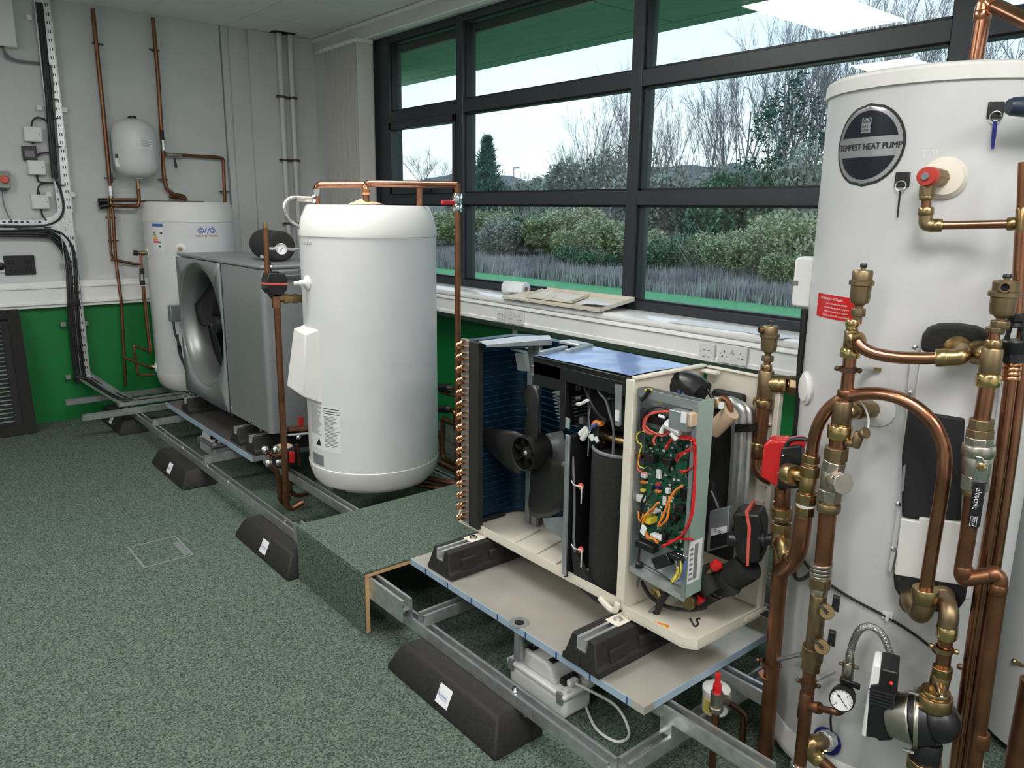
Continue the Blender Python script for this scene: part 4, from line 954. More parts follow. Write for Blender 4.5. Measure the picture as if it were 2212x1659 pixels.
blade([(1135, 940), (1112, 930), (1080, 925), (1056, 922), (1041, 929), (1040, 936), (1055, 960), (1078, 990), (1100, 1013), (1122, 1025), (1130, 1000), (1124, 970)], -.012, -.12)
blade([(1135, 1020), (1133, 1060), (1131, 1090), (1136, 1115), (1155, 1121), (1185, 1118), (1212, 1105), (1226, 1092), (1230, 1050), (1229, 1000), (1215, 995), (1195, 998), (1178, 985)], .005, .2)
B().lathe([(.05, 0), (.05, .05), (.03, .06)], fcx+V((.05, 0, 0)), (1, 0, 0), n=20).build('motor', 'sheet_grey', oh)
# divider sheet, motor plate, wiring lugs
yd = PX(HX, 1230, 1100).y
B().box(1.645, 1.95, yd, yd+.004, .372, .86).build('divider', 'black_plastic', oh)
B().box(1.640, 1.648, yd-.004, yd+.014, .38, .86).build('divider_flange', 'sheet_grey', oh, bevel=.002)
B().add([PX(1.82, *q) for q in ((1176, 938), (1215, 930), (1222, 960), (1222, 1000), (1195, 1005), (1178, 985))], [tuple(range(6))]).build('motor_plate', 'galv_tray', oh, smooth=False)
B().prism([PX(1.70, *q) for q in ((1172, 1120), (1230, 1115), (1222, 1190), (1210, 1160), (1195, 1150), (1178, 1140))], (.003, 0, 0)).build('foot_plate', 'sheet_grey', oh)
# compressor in its black jacket
jc = V((1.765, 1.545, 0))
jp = [(.0, .375), (.093, .375), (.099, .40), (.101, .47), (.103, .60), (.103, .80), (.101, .823), (.095, .830), (.088, .826), (.086, .815), (0, .812)]
B().lathe([(r, z) for r, z in jp], jc, n=36).build('compressor_jacket', 'foam', oh)
B().lathe([(.1015, .822), (.104, .8235), (.104, .829), (.099, .832), (.094, .829)], jc, n=36, caps=False).build('jacket_rim', 'cable_grey', oh)
B().tube([PX(1.665, *q) for q in ((1237, 985), (1240, 1040), (1241, 1100), (1239, 1160), (1243, 1210), (1258, 1245), (1272, 1268))], .0045, 6).build('jacket_seam', 'cable_grey', oh)
B().prism([PX(1.660, *q) for q in ((1232, 1180), (1245, 1200), (1262, 1240), (1290, 1290), (1300, 1308), (1285, 1300), (1255, 1275), (1240, 1255))], (.02, 0, 0)).build('jacket_flap', 'foam', oh, bevel=.003)
for py in (1050, 1187):
    p = PX(1.657, 1256, py); B().lathe([(.0105, 0), (.0105, .005), (.004, .007)], p, (-1, 0, 0), n=16).build('toggle', 'red_light', oh)
    B().tube(bez([PX(1.655, 1234, py-12), PX(1.652, 1240, py-3), PX(1.65, 1250, py), PX(1.648, 1256, py+2), PX(1.65, 1256, py+18), PX(1.652, 1255, py+38)], 5), .0022, 5).build('toggle_cord', 'cable_white', oh)
# cream end panel
yp = 1.412
B().box(1.640, 1.965, yp, yp+.010, .372, 1.092).build('end_panel', 'plastic_cream', oh, bevel=.002)
B().box(1.634, 1.642, yp-.004, yp+.026, .40, 1.085).build('panel_flange', 'plastic_cream', oh, bevel=.002)
B().box(1.64, 1.965, yp-.010, yp+.012, 1.086, 1.094).build('panel_top', 'plastic_cream', oh, bevel=.002)
B().tube(bez([(1.655, 1.52, .356), (1.640, 1.47, .352), (1.634, 1.44, .356), (1.634, 1.43, .385)], 5), .010, 8).build('panel_foot', 'plastic_cream', oh)
# black electronics housing with blue film on top
hs = B()
zt = 1.076
hs.box(1.668, 1.95, 1.452, 1.875, zt-.012, zt)
hs.box(1.668, 1.676, 1.452, 1.875, zt-.055, zt-.012)
hs.box(1.668, 1.688, 1.445, 1.470, .90, zt-.01)
hs.box(1.668, 1.95, 1.447, 1.452, .87, zt-.01)
hs.box(1.668, 1.685, 1.72, 1.745, .86, zt-.05)
hs.box(1.70, 1.95, 1.748, 1.752, .86, zt-.01)
hs.box(1.668, 1.678, 1.745, 1.875, .985, zt-.01)
hs.box(1.93, 1.95, 1.452, 1.875, .86, zt-.01)
eh = hs.build('electronics_housing', 'black_plastic', oh, bevel=.002)
B().box(1.664, 1.955, 1.447, 1.880, zt, zt+.006).build('housing_lid', 'black_plastic', oh, bevel=.002)
fl = B(); nx, ny_ = 12, 16; vs = []
for i in range(nx+1):
    for j in range(ny_+1):
        u, w = i/nx, j/ny_; vs.append((1.672+.275*u, 1.455+.415*w, zt+.0075+.0022*math.sin(u*5+w*7)*math.sin(w*9+1)+.0022))
fl.add(vs, [(i*(ny_+1)+j, (i+1)*(ny_+1)+j, (i+1)*(ny_+1)+j+1, i*(ny_+1)+j+1) for i in range(nx) for j in range(ny_)]).build('protective_film', 'film_sheet', oh)
for i in range(9):
    z = .955-.013*i; B().box(1.72+.004*i, 1.80, 1.745, 1.84, z, z+.0025).build('heat_sink_fin', 'sheet_grey', oh)
B().box(1.800, 1.806, 1.74, 1.86, .84, .99).build('heat_sink_back', 'sheet_grey', oh)
B().prism([PX(1.672, *q) for q in ((1217, 899), (1230, 905), (1229, 927), (1216, 922))], (.004, 0, 0)).build('metal_tab', 'sheet_green', oh)
B().prism([PX(1.664, *q) for q in ((1329, 830), (1343, 832), (1341, 918), (1337, 922), (1328, 918))], (.004, 0, 0)).build('cover_strip', 'sheet_grey', oh)
s_ = B().prism([PX(1.6625, *q) for q in ((1329, 885), (1338, 887), (1337, 911), (1328, 908))], (.0006, 0, 0)).build('strip_label', 'print_white', oh)
def comp(parent, x, r, m, t=.012, nm='component', bev=.0015):
    a, b_ = PX(x, r[0], r[1]), PX(x, r[2], r[3])
    return B().box(x-t, x, min(a.y, b_.y), max(a.y, b_.y), min(a.z, b_.z), max(a.z, b_.z)).build(nm, m, parent, bevel=bev)
B().box(1.80, 1.804, 1.46, 1.74, .86, 1.05).build('inner_board', 'black_matt', oh)
for r, m in (((1246, 829, 1256, 842), 'cable_grey'), ((1250, 808, 1262, 816), 'cable_grey'), ((1248, 853, 1255, 862), 'plastic_white'), ((1252, 868, 1258, 875), 'plastic_white'), ((1259, 898, 1268, 915), 'sheet_grey'), ((1240, 852, 1244, 860), 'print_grey'), ((1266, 820, 1274, 828), 'print_grey'), ((1290, 800, 1300, 812), 'print_grey'), ((1321, 842, 1327, 848), 'print_grey'), ((1321, 856, 1327, 862), 'print_grey')):
    comp(oh, 1.76, r, m, .02)
wire(oh, [PX(1.70, *q) for q in ((1196, 784), (1204, 810), (1212, 838), (1222, 856))], .0035, 'cable_black')
wire(oh, [PX(1.69, *q) for q in ((1258, 806), (1264, 838), (1275, 868), (1292, 895), (1310, 910))], .005, 'cable_black')
wire(oh, [PX(1.70, *q) for q in ((1308, 818), (1300, 832), (1292, 838), (1296, 850), (1308, 864), (1316, 890), (1325, 925), (1325, 960), (1324, 985))], .0042, 'cable_grey')
wire(oh, [PX(1.705, *q) for q in ((1309, 820), (1301, 832), (1294, 842))], .0028, 'red_matt')
wire(oh, [PX(1.68, *q) for q in ((1247, 873), (1258, 871), (1268, 865), (1270, 868))], .0055, 'cable_white')
wire(oh, [PX(1.69, *q) for q in ((1276, 875), (1272, 900), (1273, 925), (1270, 985))], .0022, 'cable_grey')
wire(oh, [PX(1.70, *q) for q in ((1282, 920), (1288, 912), (1298, 916), (1302, 913))], .0085, 'orange')
wire(oh, [PX(1.695, *q) for q in ((1276, 926), (1284, 918), (1292, 914))], .005, 'blue_print')
for a_, b_, r_ in (((1256, 938), (1266, 925), .013), ((1258, 948), (1272, 930), .010), ((1276, 940), (1282, 952), .010), ((1286, 945), (1292, 955), .008)):
    B().tube([PX(1.69, *a_), PX(1.69, *b_)], [r_, r_*.7], 8).build('connector', 'plastic_white', oh)
B().tube([PX(1.745, *q) for q in ((1290, 937), (1320, 946), (1358, 958))], .016, 12).build('refrigerant_pipe', 'brass', oh)
B().tube(bez([PX(1.72, *q) for q in ((1304, 955), (1299, 970), (1303, 985), (1315, 992))], 6), .007, 8).build('refrigerant_pipe', 'copper', oh)
B().lathe([(.016, 0), (.016, .02)], PX(1.75, 1321, 985), (-1, 0, 0), n=14).build('terminal_cap', 'cable_grey', oh)
B().box(1.70, 1.76, 1.60, 1.64, .815, .90).build('terminal_block', 'black_plastic', oh, bevel=.004)
# ---- circuit-board cabinet
yb0, yb1, zb0, zb1 = 1.200, 1.404, .505, 1.062
XPCB = 1.682; XSIDE = 1.722
B().box(XPCB+.003, XPCB+.006, yb0, yb1, zb0, zb1).build('cabinet_back', 'sheet_grey', oh)
B().box(1.652, XSIDE, yb0-.0025, yb0, zb0-.01, zb1).build('cabinet_side', 'sheet_green', oh)
B().box(1.646, 1.652, yb0-.0025, yb0+.010, zb0-.01, zb1-.012).build('cabinet_flange', 'sheet_grey', oh)
B().box(1.652, XPCB+.003, yb1, yb1+.0025, zb0, zb1).build('cabinet_side', 'sheet_grey', oh)
B().prism([(1.650, yb0-.002, zb0-.012), (1.650, yb1, zb0+.004), (XPCB, yb1, zb0+.004), (XPCB, yb0-.002, zb0-.012)], (0, 0, .003)).build('cabinet_shelf', 'galv_tray', oh)
B().prism([(1.648, yb0-.002, zb0-.022), (1.648, yb1, zb0-.006), (1.648, yb1, zb0+.010), (1.648, yb0-.002, zb0-.004)], (.003, 0, 0)).build('shelf_lip', 'galv_tray', oh)
B().box(1.650, 1.655, yb0, yb1, zb1-.024, zb1).build('cabinet_top_bar', 'sheet_grey', oh)
s_ = B().box(1.655, 1.712, yb0-.0035, yb0-.0025, .535, .66).build('data_label', 'print_white', oh)
B().box(1.678, 1.694, yb0-.0042, yb0-.0035, .545, .65).build('label_table', 'print_grey', s_)
for i in range(7): B().box(1.659, 1.672, yb0-.0042, yb0-.0035, .545+i*.015, .552+i*.015).build('label_text', 'print_grey', s_)
pc = B().box(XPCB, XPCB+.002, yb0+.006, yb1-.006, .605, .945).build('circuit_board', 'pcb', oh)
rnd = random.Random(21)
def pcomp(r, m, t=.01): return comp(oh, XPCB, r, m, t, 'board_component')
for r, m, t in (((1443, 1052, 1450, 1066), 'plastic_white', .012), ((1391, 1020, 1400, 1032), 'plastic_white', .014), ((1389, 1036, 1399, 1044), 'orange', .014), ((1389, 1054, 1397, 1062), 'yellow', .014), ((1383, 1066, 1395, 1084), 'plastic_white', .018),
                ((1421, 1040, 1428, 1050), 'red_matt', .01), ((1422, 1048, 1430, 1056), 'blue', .012), ((1420, 1055, 1430, 1064), 'orange', .012), ((1444, 1042, 1455, 1051), 'black_plastic', .006), ((1447, 1044, 1452, 1049), 'print_white', .0075), ((1406, 975, 1424, 1000), 'black_plastic', .03), ((1442, 985, 1460, 1005), 'black_plastic', .025),
                ((1386, 976, 1398, 988), 'copper', .03), ((1470, 988, 1492, 1020), 'pcb', .02), ((1472, 1085, 1488, 1104), 'black_plastic', .028), ((1454, 1108, 1470, 1125), 'black_plastic', .03), ((1402, 1108, 1420, 1128), 'yellow', .035), ((1416, 1096, 1428, 1106), 'plastic_white', .03),
                ((1434, 1070, 1440, 1092), 'plastic_white', .006), ((1422, 1012, 1430, 1034), 'plastic_white', .01), ((1476, 1050, 1490, 1078), 'black_plastic', .014)):
    pcomp(r, m, t)
sm = {m: B() for m in ('black_plastic', 'plastic_white', 'print_grey', 'cable_grey', 'brass')}
for i in range(300):
    y = rnd.uniform(yb0+.012, yb1-.012); z = rnd.uniform(.615, .935); a, h_ = rnd.choice(((.002, .004), (.004, .002), (.003, .003), (.005, .0025), (.0015, .006)))
    sm[rnd.choice(('black_plastic', 'black_plastic', 'plastic_white', 'print_grey', 'cable_grey', 'brass'))].box(XPCB-.003, XPCB, y-a, y+a, z-h_, z+h_)
for m, b in sm.items(): b.build('small_components', m, oh, kind='stuff')
comp(oh, 1.654, (1463, 880, 1500, 930), 'sheet_grey', .035, 'transformer', .002); comp(oh, 1.619, (1472, 888, 1482, 915), 'print_white', .001, 'transformer_label', 0)
comp(oh, 1.654, (1497, 888, 1507, 920), 'insul_tan', .03, 'coil_bobbin', .003)
comp(oh, 1.664, (1415, 850, 1462, 872), 'copper_old', .004, 'terminal_board', .001)
for i in range(5): wire(oh, [PX(1.654, *q) for q in ((1418+3*i, 848), (1422+3*i, 856), (1420+3*i, 864), (1426+3*i, 870))], .0013, 'yellow', n=5)
for i in range(4): comp(oh, 1.656, (1436+i*5, 856, 1439+i*5, 862), 'print_white', .004)
comp(oh, 1.662, (1402, 838, 1410, 846), 'yellow', .02); wire(oh, [PX(1.644, *q) for q in ((1402, 842), (1394, 856), (1386, 864))], .006, 'cable_black')
# dark contactor block and the wire looms
comp(oh, XPCB, (1388, 880, 1460, 925), 'black_plastic', .02, 'contactor', .003)
def loom(pts, n, r, m, spread=3, x0=1.654, seed=0):
    rn = random.Random(seed)
    for i in range(n):
        wire(oh, [PX(x0-rn.uniform(0, .02), q[0]+rn.uniform(-spread, spread), q[1]+rn.uniform(-spread, spread)) for q in pts], r, m, n=5)
loom(((1462, 893), (1440, 890), (1410, 893), (1394, 905), (1392, 925), (1405, 935), (1425, 938)), 7, .0021, 'red_light', 3, seed=1)
loom(((1392, 922), (1410, 935), (1432, 940), (1450, 925), (1462, 900)), 5, .0021, 'red_light', 3, seed=2)
loom(((1440, 968), (1448, 952), (1470, 945), (1492, 948), (1500, 965), (1502, 1000)), 8, .0021, 'red', 3, seed=3)
loom(((1415, 960), (1412, 950), (1422, 938), (1440, 932)), 4, .0021, 'red_light', 2, seed=4)
loom(((1462, 995), (1470, 982), (1490, 972), (1500, 958)), 5, .0021, 'red', 3, seed=5)
loom(((1500, 950), (1502, 1000), (1500, 1060), (1494, 1110), (1478, 1150), (1450, 1170), (1432, 1180)), 9, .0022, 'red', 2.4, seed=6)
loom(((1470, 1018), (1482, 1018), (1495, 1010)), 4, .0021, 'red', 2, seed=11)
loom(((1498, 1165), (1470, 1165), (1445, 1170)), 5, .0021, 'red', 1.8, seed=7)
loom(((1474, 1050), (1458, 1062), (1444, 1085), (1432, 1115), (1422, 1135)), 7, .0022, 'orange', 2.0, seed=8)
loom(((1446, 1072), (1446, 1100), (1440, 1122), (1425, 1136)), 4, .0021, 'orange', 1.6, seed=9)
loom(((1422, 1085), (1410, 1100), (1396, 1112), (1388, 1130)), 4, .0022, 'orange', 1.8, seed=10)
loom(((1396, 1150), (1400, 1160), (1412, 1166), (1420, 1172)), 6, .0022, 'orange', 3, seed=12)
loom(((1378, 1105), (1382, 1125), (1388, 1110)), 3, .002, 'orange', 2, seed=13)
wire(oh, [PX(1.644, *q) for q in ((1404, 935), (1386, 932), (1376, 940), (1378, 955), (1386, 962), (1381, 980), (1380, 1005), (1392, 1012))], .0018, 'yellow')
wire(oh, [PX(1.644, *q) for q in ((1381, 985), (1377, 1010), (1386, 1020), (1398, 1022))], .0022, 'red_light')
wire(oh, [PX(1.639, *q) for q in ((1410, 1064), (1392, 1090), (1384, 1130), (1381, 1180), (1380, 1215))], .0028, 'cable_black')
wire(oh, [PX(1.642, *q) for q in ((1396, 1062), (1386, 1085), (1384, 1120), (1382, 1180), (1378, 1216))], .0035, 'cable_black')
wire(oh, [PX(1.644, *q) for q in ((1455, 888), (1425, 878), (1395, 888), (1384, 912), (1386, 935))], .0042, 'cable_black')
for a_, b_, r_ in (((1440, 915), (1470, 935), .014), ((1452, 935), (1462, 950), .010), ((1428, 935), (1434, 920), .007), ((1424, 898), (1436, 902), .005)):
    B().tube([PX(1.632, *a_), PX(1.632, *b_)], [r_, r_*.75], 8).build('connector', 'plastic_white', oh)
comp(oh, 1.664, (1386, 1160, 1424, 1192), 'black_plastic', .03, 'terminal_strip', .003); comp(oh, 1.664, (1414, 1148, 1440, 1166), 'print_white', .02, 'relay', .002); comp(oh, 1.664, (1440, 1148, 1446, 1166), 'black_plastic', .024, 'relay', .002)
B().obox(PX(1.639, 1432, 1212), V((.010, 0, 0)), V((0, -.026, .018)), V((0, .010, .014))).build('plug_block', 'black_plastic', oh, bevel=.002)
comp(oh, 1.664, (1458, 1188, 1488, 1212), 'black_plastic', .03, 'terminal_strip', .003)
for i in range(4): comp(oh, 1.634, (1464+6*i, 1194+2*i, 1467+6*i, 1198+2*i), 'chrome', .003)
for i in range(3): wire(oh, [PX(1.632, *q) for q in ((1460+10*i, 1212), (1462+9*i, 1232), (1456+8*i, 1250), (1448+6*i, 1256))], .0022, ('cable_grey', 'yellow', 'blue_print')[i])
loom(((1466, 1226), (1462, 1240), (1452, 1255)), 4, .0017, 'yellow', 3, x0=1.632, seed=15)
B().obox(PX(1.636, 1390, 1145), V((.003, 0, 0)), V((0, .008, .004)), V((0, .003, -.012))).build('paper_flag', 'print_white', oh)
B().lathe([(.012, 0), (.012, .012), (.007, .016)], PX(1.624, 1381, 1222)-V((0, 0, .004)), (0, 0, 1), n=14).build('grommet', 'black_plastic', oh)
wire(oh, [PX(1.632, *q) for q in ((1390, 1218), (1420, 1235), (1448, 1255), (1456, 1262))], .0022, 'cable_black')
# ---- hydronic bay behind and below
wire(oh, [PX(1.70, *q) for q in ((1382, 1228), (1376, 1262), (1364, 1290), (1368, 1318), (1392, 1330), (1415, 1312))], .006, 'cable_grey', n=8)
wire(oh, [PX(1.72, *q) for q in ((1385, 1255), (1405, 1288), (1440, 1310), (1490, 1318), (1525, 1312))], .006, 'cable_black', n=8)
wire(oh, [PX(1.71, *q) for q in ((1440, 1280), (1428, 1300), (1418, 1325), (1420, 1340))], .011, 'cable_black', n=8)
wire(oh, [PX(1.70, *q) for q in ((1490, 1335), (1500, 1352), (1508, 1348), (1505, 1338), (1512, 1336))], .003, 'cable_black')
for a_, b_, r_ in (((1408, 1272), (1416, 1282), .012), ((1422, 1274), (1430, 1290), .012)):
    B().tube([PX(1.78, *a_), PX(1.78, *b_)], r_, 8).build('brass_fitting', 'brass_bright', oh)
def hb(pts, r, m='foam', nm='pipe_insulation', x=1.80, n=14): return B().tube(bez([PX(x if len(q) == 2 else q[2], q[0], q[1]) for q in pts], 6), r, n).build(nm, m, oh)
hb(((1500, 1290), (1530, 1272), (1562, 1256), (1600, 1235), (1618, 1222)), .042, x=1.80)
hb(((1512, 1225), (1520, 1240), (1528, 1260), (1540, 1280)), .030, x=1.76)
hb(((1560, 1245), (1572, 1262), (1580, 1285)), .024, x=1.78)
for q in ((1540, 1262), (1548, 1256), (1575, 1250)):
    p = PX(1.79, *q); B().lathe([(.043, -.003), (.0455, -.003), (.0455, .003), (.043, .003), (.043, -.003)], p, PX(1.8, 1562, 1256)-PX(1.8, 1530, 1272), n=18, caps=False).build('cable_tie', 'black_plastic', oh)
p = PX(1.70, 1487, 1300); B().lathe([(.0, -.006), (.021, -.006), (.0225, -.003), (.0225, .012), (.014, .03)], p, (PX(1.8, 1530, 1285)-p), n=24).build('end_cap', 'brass', oh)
p2_ = PX(1.74, 1508, 1296); B().lathe([(.013, -.006), (.013, .020), (.010, .03)], p2_, (PX(1.8, 1530, 1285)-p2_), n=16).build('relief_cap', 'red', oh)
p = PX(1.75, 1528, 1235); dd = PX(1.76, 1552, 1218)-p
B().lathe([(.011, 0), (.011, .018), (.008, .020), (.008, .03)], p, dd, n=14).build('valve_body', 'brass', oh); B().lathe([(.015, .024), (.0165, .03), (.0155, .045), (.008, .05)], p, dd, n=18).build('relief_cap', 'red', oh)
# display unit
B().prism([PX(1.80, *q) for q in ((1533, 1104), (1575, 1094), (1573, 1180), (1525, 1193))], (.018, 0, 0)).build('display_unit', 'sheet_grey', oh, bevel=.003)
B().prism([PX(1.7985, *q) for q in ((1536, 1143), (1570, 1136), (1570, 1150), (1535, 1158))], (.001, 0, 0)).build('display_label', 'print_white', oh)
B().prism([PX(1.7985, *q) for q in ((1535, 1158), (1570, 1150), (1569, 1177), (1533, 1187))], (.001, 0, 0)).build('display_window', 'black_plastic', oh)
b = B()
for i in range(2): b.box(1.797, 1.798, PX(1.797, 1562, 1144).y, PX(1.797, 1542, 1148).y, PX(1.797, 1550, 1146).z-.006*i, PX(1.797, 1550, 1146).z+.002-.006*i)
b.build('display_text', 'print_grey', oh)
hb(((1538, 1040), (1540, 1070), (1548, 1095)), .010, 'cable_black', 'wire', 1.82)
hb(((1536, 1060), (1545, 1080), (1552, 1098)), .003, 'cable_grey', 'wire', 1.81)
# plate vessel: black core, silver shell with rounded shoulder
B().box(1.93, 1.96, PX(1.93, 1592, 1000).y, PX(1.93, 1525, 1000).y, .50, 1.03).build('vessel_core', 'black_matt', oh, bevel=.01)
shell = [PX(1.90, *q) for q in ((1545, 868), (1580, 868), (1598, 880), (1603, 900), (1602, 960), (1597, 1040), (1590, 1130))]
B().tube(bez(shell, 5), .016, 12).build('vessel_shell', 'galv', oh)
B().tube(bez([p+V((.02, -.012, -.004)) for p in shell], 5), .009, 10).build('vessel_rim', 'galv_tray', oh)
B().tube(bez([p+V((-.01, .015, -.012)) for p in shell], 5), .012, 10).build('vessel_shell', 'silver_bell', oh)
B().prism([PX(1.878, *q) for q in ((1588, 917), (1620, 917), (1619, 934), (1587, 934))], (.05, 0, 0)).build('strap', 'black_plastic', oh)
B().tube([PX(1.80, *q) for q in ((1540, 930), (1562, 908), (1580, 890))], .024, 16).build('tan_insulation', 'insul_tan', oh)
B().tube(bez([PX(1.80, *q) for q in ((1558, 860), (1568, 862), (1576, 874), (1579, 890))], 5), .0085, 8).build('capped_pipe', 'copper_old', oh)
hb(((1546, 862), (1550, 878)), .015, 'brass', 'brass_fitting', 1.77); B().lathe([(.009, 0), (.009, .012)], PX(1.765, 1558, 875), (-1, -.6, 0), n=12).build('white_cap', 'plastic_white', oh)
hb(((1440, 835), (1470, 830), (1500, 838), (1515, 850)), .040, 'black_plastic', 'pump_housing', 1.84)
for k in range(2): B().cyl(PX(1.80, 1466+9*k, 845+5*k), PX(1.88, 1500+8*k, 830+5*k), .0045).build('blue_rod', 'blue_print', oh)
hb(((1475, 825), (1492, 815), (1512, 820), (1518, 838), (1530, 850)), .006, 'cable_black', 'wire', 1.88)
hb(((1505, 828), (1520, 832), (1532, 848), (1540, 862)), .005, 'cable_black', 'wire', 1.86)
hb(((1440, 812), (1460, 800), (1475, 803)), .012, 'black_plastic', 'rear_hose', 1.93)
# louvred rear panel
yl0, yl1 = 1.165, 1.405
B().box(1.972, 1.977, yl0-.01, yl1, .372, 1.085).build('rear_panel', 'plastic_cream', oh)
B().box(1.955, 1.977, yl0-.022, yl0-.006, .372, 1.075).build('rear_post', 'plastic_cream', oh, bevel=.002)
for i in range(12): B().box(1.962, 1.972, yl0+.002, yl0+.03, .47+i*.048, .474+i*.048).build('louvre_lip', 'plastic_cream', oh)
B().box(1.965, 1.98, yl0-.01, yl1, 1.083, 1.09).build('rear_top_rail', 'plastic_cream', oh, bevel=.002)
B().box(1.93, 1.958, 1.345, 1.40, 1.073, 1.083).build('hinge_tab', 'plastic_cream', oh, bevel=.003)
B().box(1.868, 1.98, 1.135, 1.138, .372, .385).build('pan_end', 'plastic_cream', oh)
# ================================================================== BIG CYLINDER
C1 = (TC.x, TC.y); R1 = TR
t1 = thing('hot_water_cylinder', 'tall white heat pump cylinder with round black and silver badge', 'cylinder', (*C1, .03))
B().lathe([(R1, .10), (R1, 1.847)], (*C1, 0), n=96).build('casing', 'tank_grey', t1)
B().lathe([(R1+.005, .03), (R1+.012, .04), (R1+.012, .062), (R1+.006, .075), (R1+.003, .105), (R1, .11)], (*C1, 0), n=96).build('base_ring', 'lid_white', t1)
B().lathe([(R1, 1.838), (R1+.007, 1.838), (R1+.007, 1.866), (R1+.005, 1.868), (R1+.004, 1.872), (R1-.004, 1.877), (0, 1.880)], (*C1, 0), n=96).build('lid', 'lid_white', t1)
# badge
a0, z0 = hit(C1, R1, 1873, 313)
al, _ = hit(C1, R1, 1795, 313); ar, zt_ = hit(C1, R1, 1957, 313); _, ztop = hit(C1, R1, 1873, 224); _, zbot = hit(C1, R1, 1873, 403)
rb = (ztop-zbot)/2; zc = (ztop+zbot)/2; ac = ar-rb/R1
def cdisc(b, r, off, n=56, band=None, rings=10):
    e = R1+off; vs = []; fs = []
    rows = 24
    for j in range(rows+1):
        y = -r+2*r*j/rows
        if band: y = band[0]+(band[1]-band[0])*j/rows
        h_ = math.sqrt(max(0, r*r-y*y))
        for i in range(21): vs.append(cpt(C1, e, ac+(-h_+2*h_*i/20)/R1, zc+y))
    for j in range(rows):
        for i in range(20): fs.append((j*21+i, j*21+i+1, (j+1)*21+i+1, (j+1)*21+i))
    return b.add(vs, fs)
bd = cdisc(B(), rb, .0015).build('badge', 'print_black', t1)
cdisc(B(), rb*.935, .0020).build('badge_ring', 'badge_silver', bd)
cdisc(B(), rb*.83, .0025, band=(rb*.20, rb*.829)).build('badge_field', 'badge_navy', bd); cdisc(B(), rb*.83, .0025, band=(-rb*.829, -rb*.28)).build('badge_field', 'badge_navy', bd)
b = B(); ctext(b, C1, R1+.0027, 'TEMPEST HEAT PUMP', ac+.002, zc-.04*rb, rb*.215, .90)
ctext(b, C1, R1+.0029, 'TEMPEST HEAT PUMP', ac+.004, zc-.04*rb, rb*.215, .90)
ctext(b, C1, R1+.0031, 'TEMPEST HEAT PUMP', ac+.006, zc-.035*rb, rb*.215, .90); b.build('lettering', 'print_black', bd)
lb = B(); la = ac-.05*rb/R1
patch(lb, C1, R1+.0027, la-.14*rb/R1, la+.14*rb/R1, zc+.30*rb, zc+.66*rb, 4, .0003)
lg = lb.build('maker_plate', 'badge_silver', bd)
b = B()
for txt, q in (('telford', .56), ('STAINLESS', .445), ('PRODUCTS', .36)): ctext(b, C1, R1+.0032, txt, la, zc+q*rb, rb*.085, .85)
b.build('maker_text', 'badge_navy', lg)
b = B()
for i in range(12):
    p0, p1 = PI*i/12, PI*(i+1)/12
    b.add([cpt(C1, R1+.0032, la+math.cos(p)*r*rb/R1, zc+(.56+math.sin(p)*r*.9)*rb) for p, r in ((p0, .10), (p0, .125), (p1, .125), (p1, .10))], [(0, 1, 2, 3)])
b.build('maker_arch', 'badge_navy', lg)
a, z = hit(C1, R1, 2008, 332); b = B(); ctext(b, C1, R1+.0006, 'T/P', a, z, .022, 1.1); b.build('port_mark', 'tank_white', t1)
# red warning notice
k = sticker(t1, C1, R1, 1769, 632, 1861, 700, 'red', 'warning_notice', label='red warning notice with white lettering')
da = k[4]-k[3]; zz = k[6]-k[5]; am = (k[3]+k[4])/2
b = B(); ctext(b, C1, R1+.0013, 'WARNING TO INSTALLER', k[3]+.10*da, k[6]-.17*zz, .0085, .9, 'LEFT')
for i, tx in enumerate(('You can damage your cylinder', 'to prevent damage make any joints', 'before connecting to the cylinder', 'Damage caused by this is not covered')): ctext(b, C1, R1+.0013, tx, am, k[6]-(.36+.165*i)*zz, .0066, .95)
b.build('lettering', 'print_white', k[0])
# wiring centre box on the left flank
cb = thing('control_box', 'white wiring box on the side of the big cylinder with a black cable', 'control box', D(1738, 660, 2.26))
pts = [D(*q, 2.235) for q in ((1718, 562), (1722, 556), (1760, 557), (1758, 600), (1750, 666), (1712, 662), (1709, 655))]
B().prism(pts, TE*.09).build('box', 'plastic_white', cb, bevel=.006)
B().prism([D(*q, 2.233) for q in ((1711, 606), (1724, 607), (1724, 616), (1711, 616))], TE*.02).build('notch', 'cable_grey', cb)
for i in range(7): B().obox(D(1759-1.3*i, 572+13*i, 2.27), TE*.03, V((0, 0, .004)), TE.cross(V((0, 0, 1)))*.004).build('hinge_lug', 'cable_grey', cb)
B().tube(bez([D(*q, 2.24) for q in ((1740, 668), (1735, 720), (1728, 790), (1726, 850), (1720, 920), (1712, 980))], 6), .009, 8).build('cable', 'cable_black', cb)
B().tube(bez([D(*q, 2.25) for q in ((1734, 668), (1730, 740), (1726, 800), (1722, 880))], 6), .005, 8).build('cable', 'cable_black', cb)

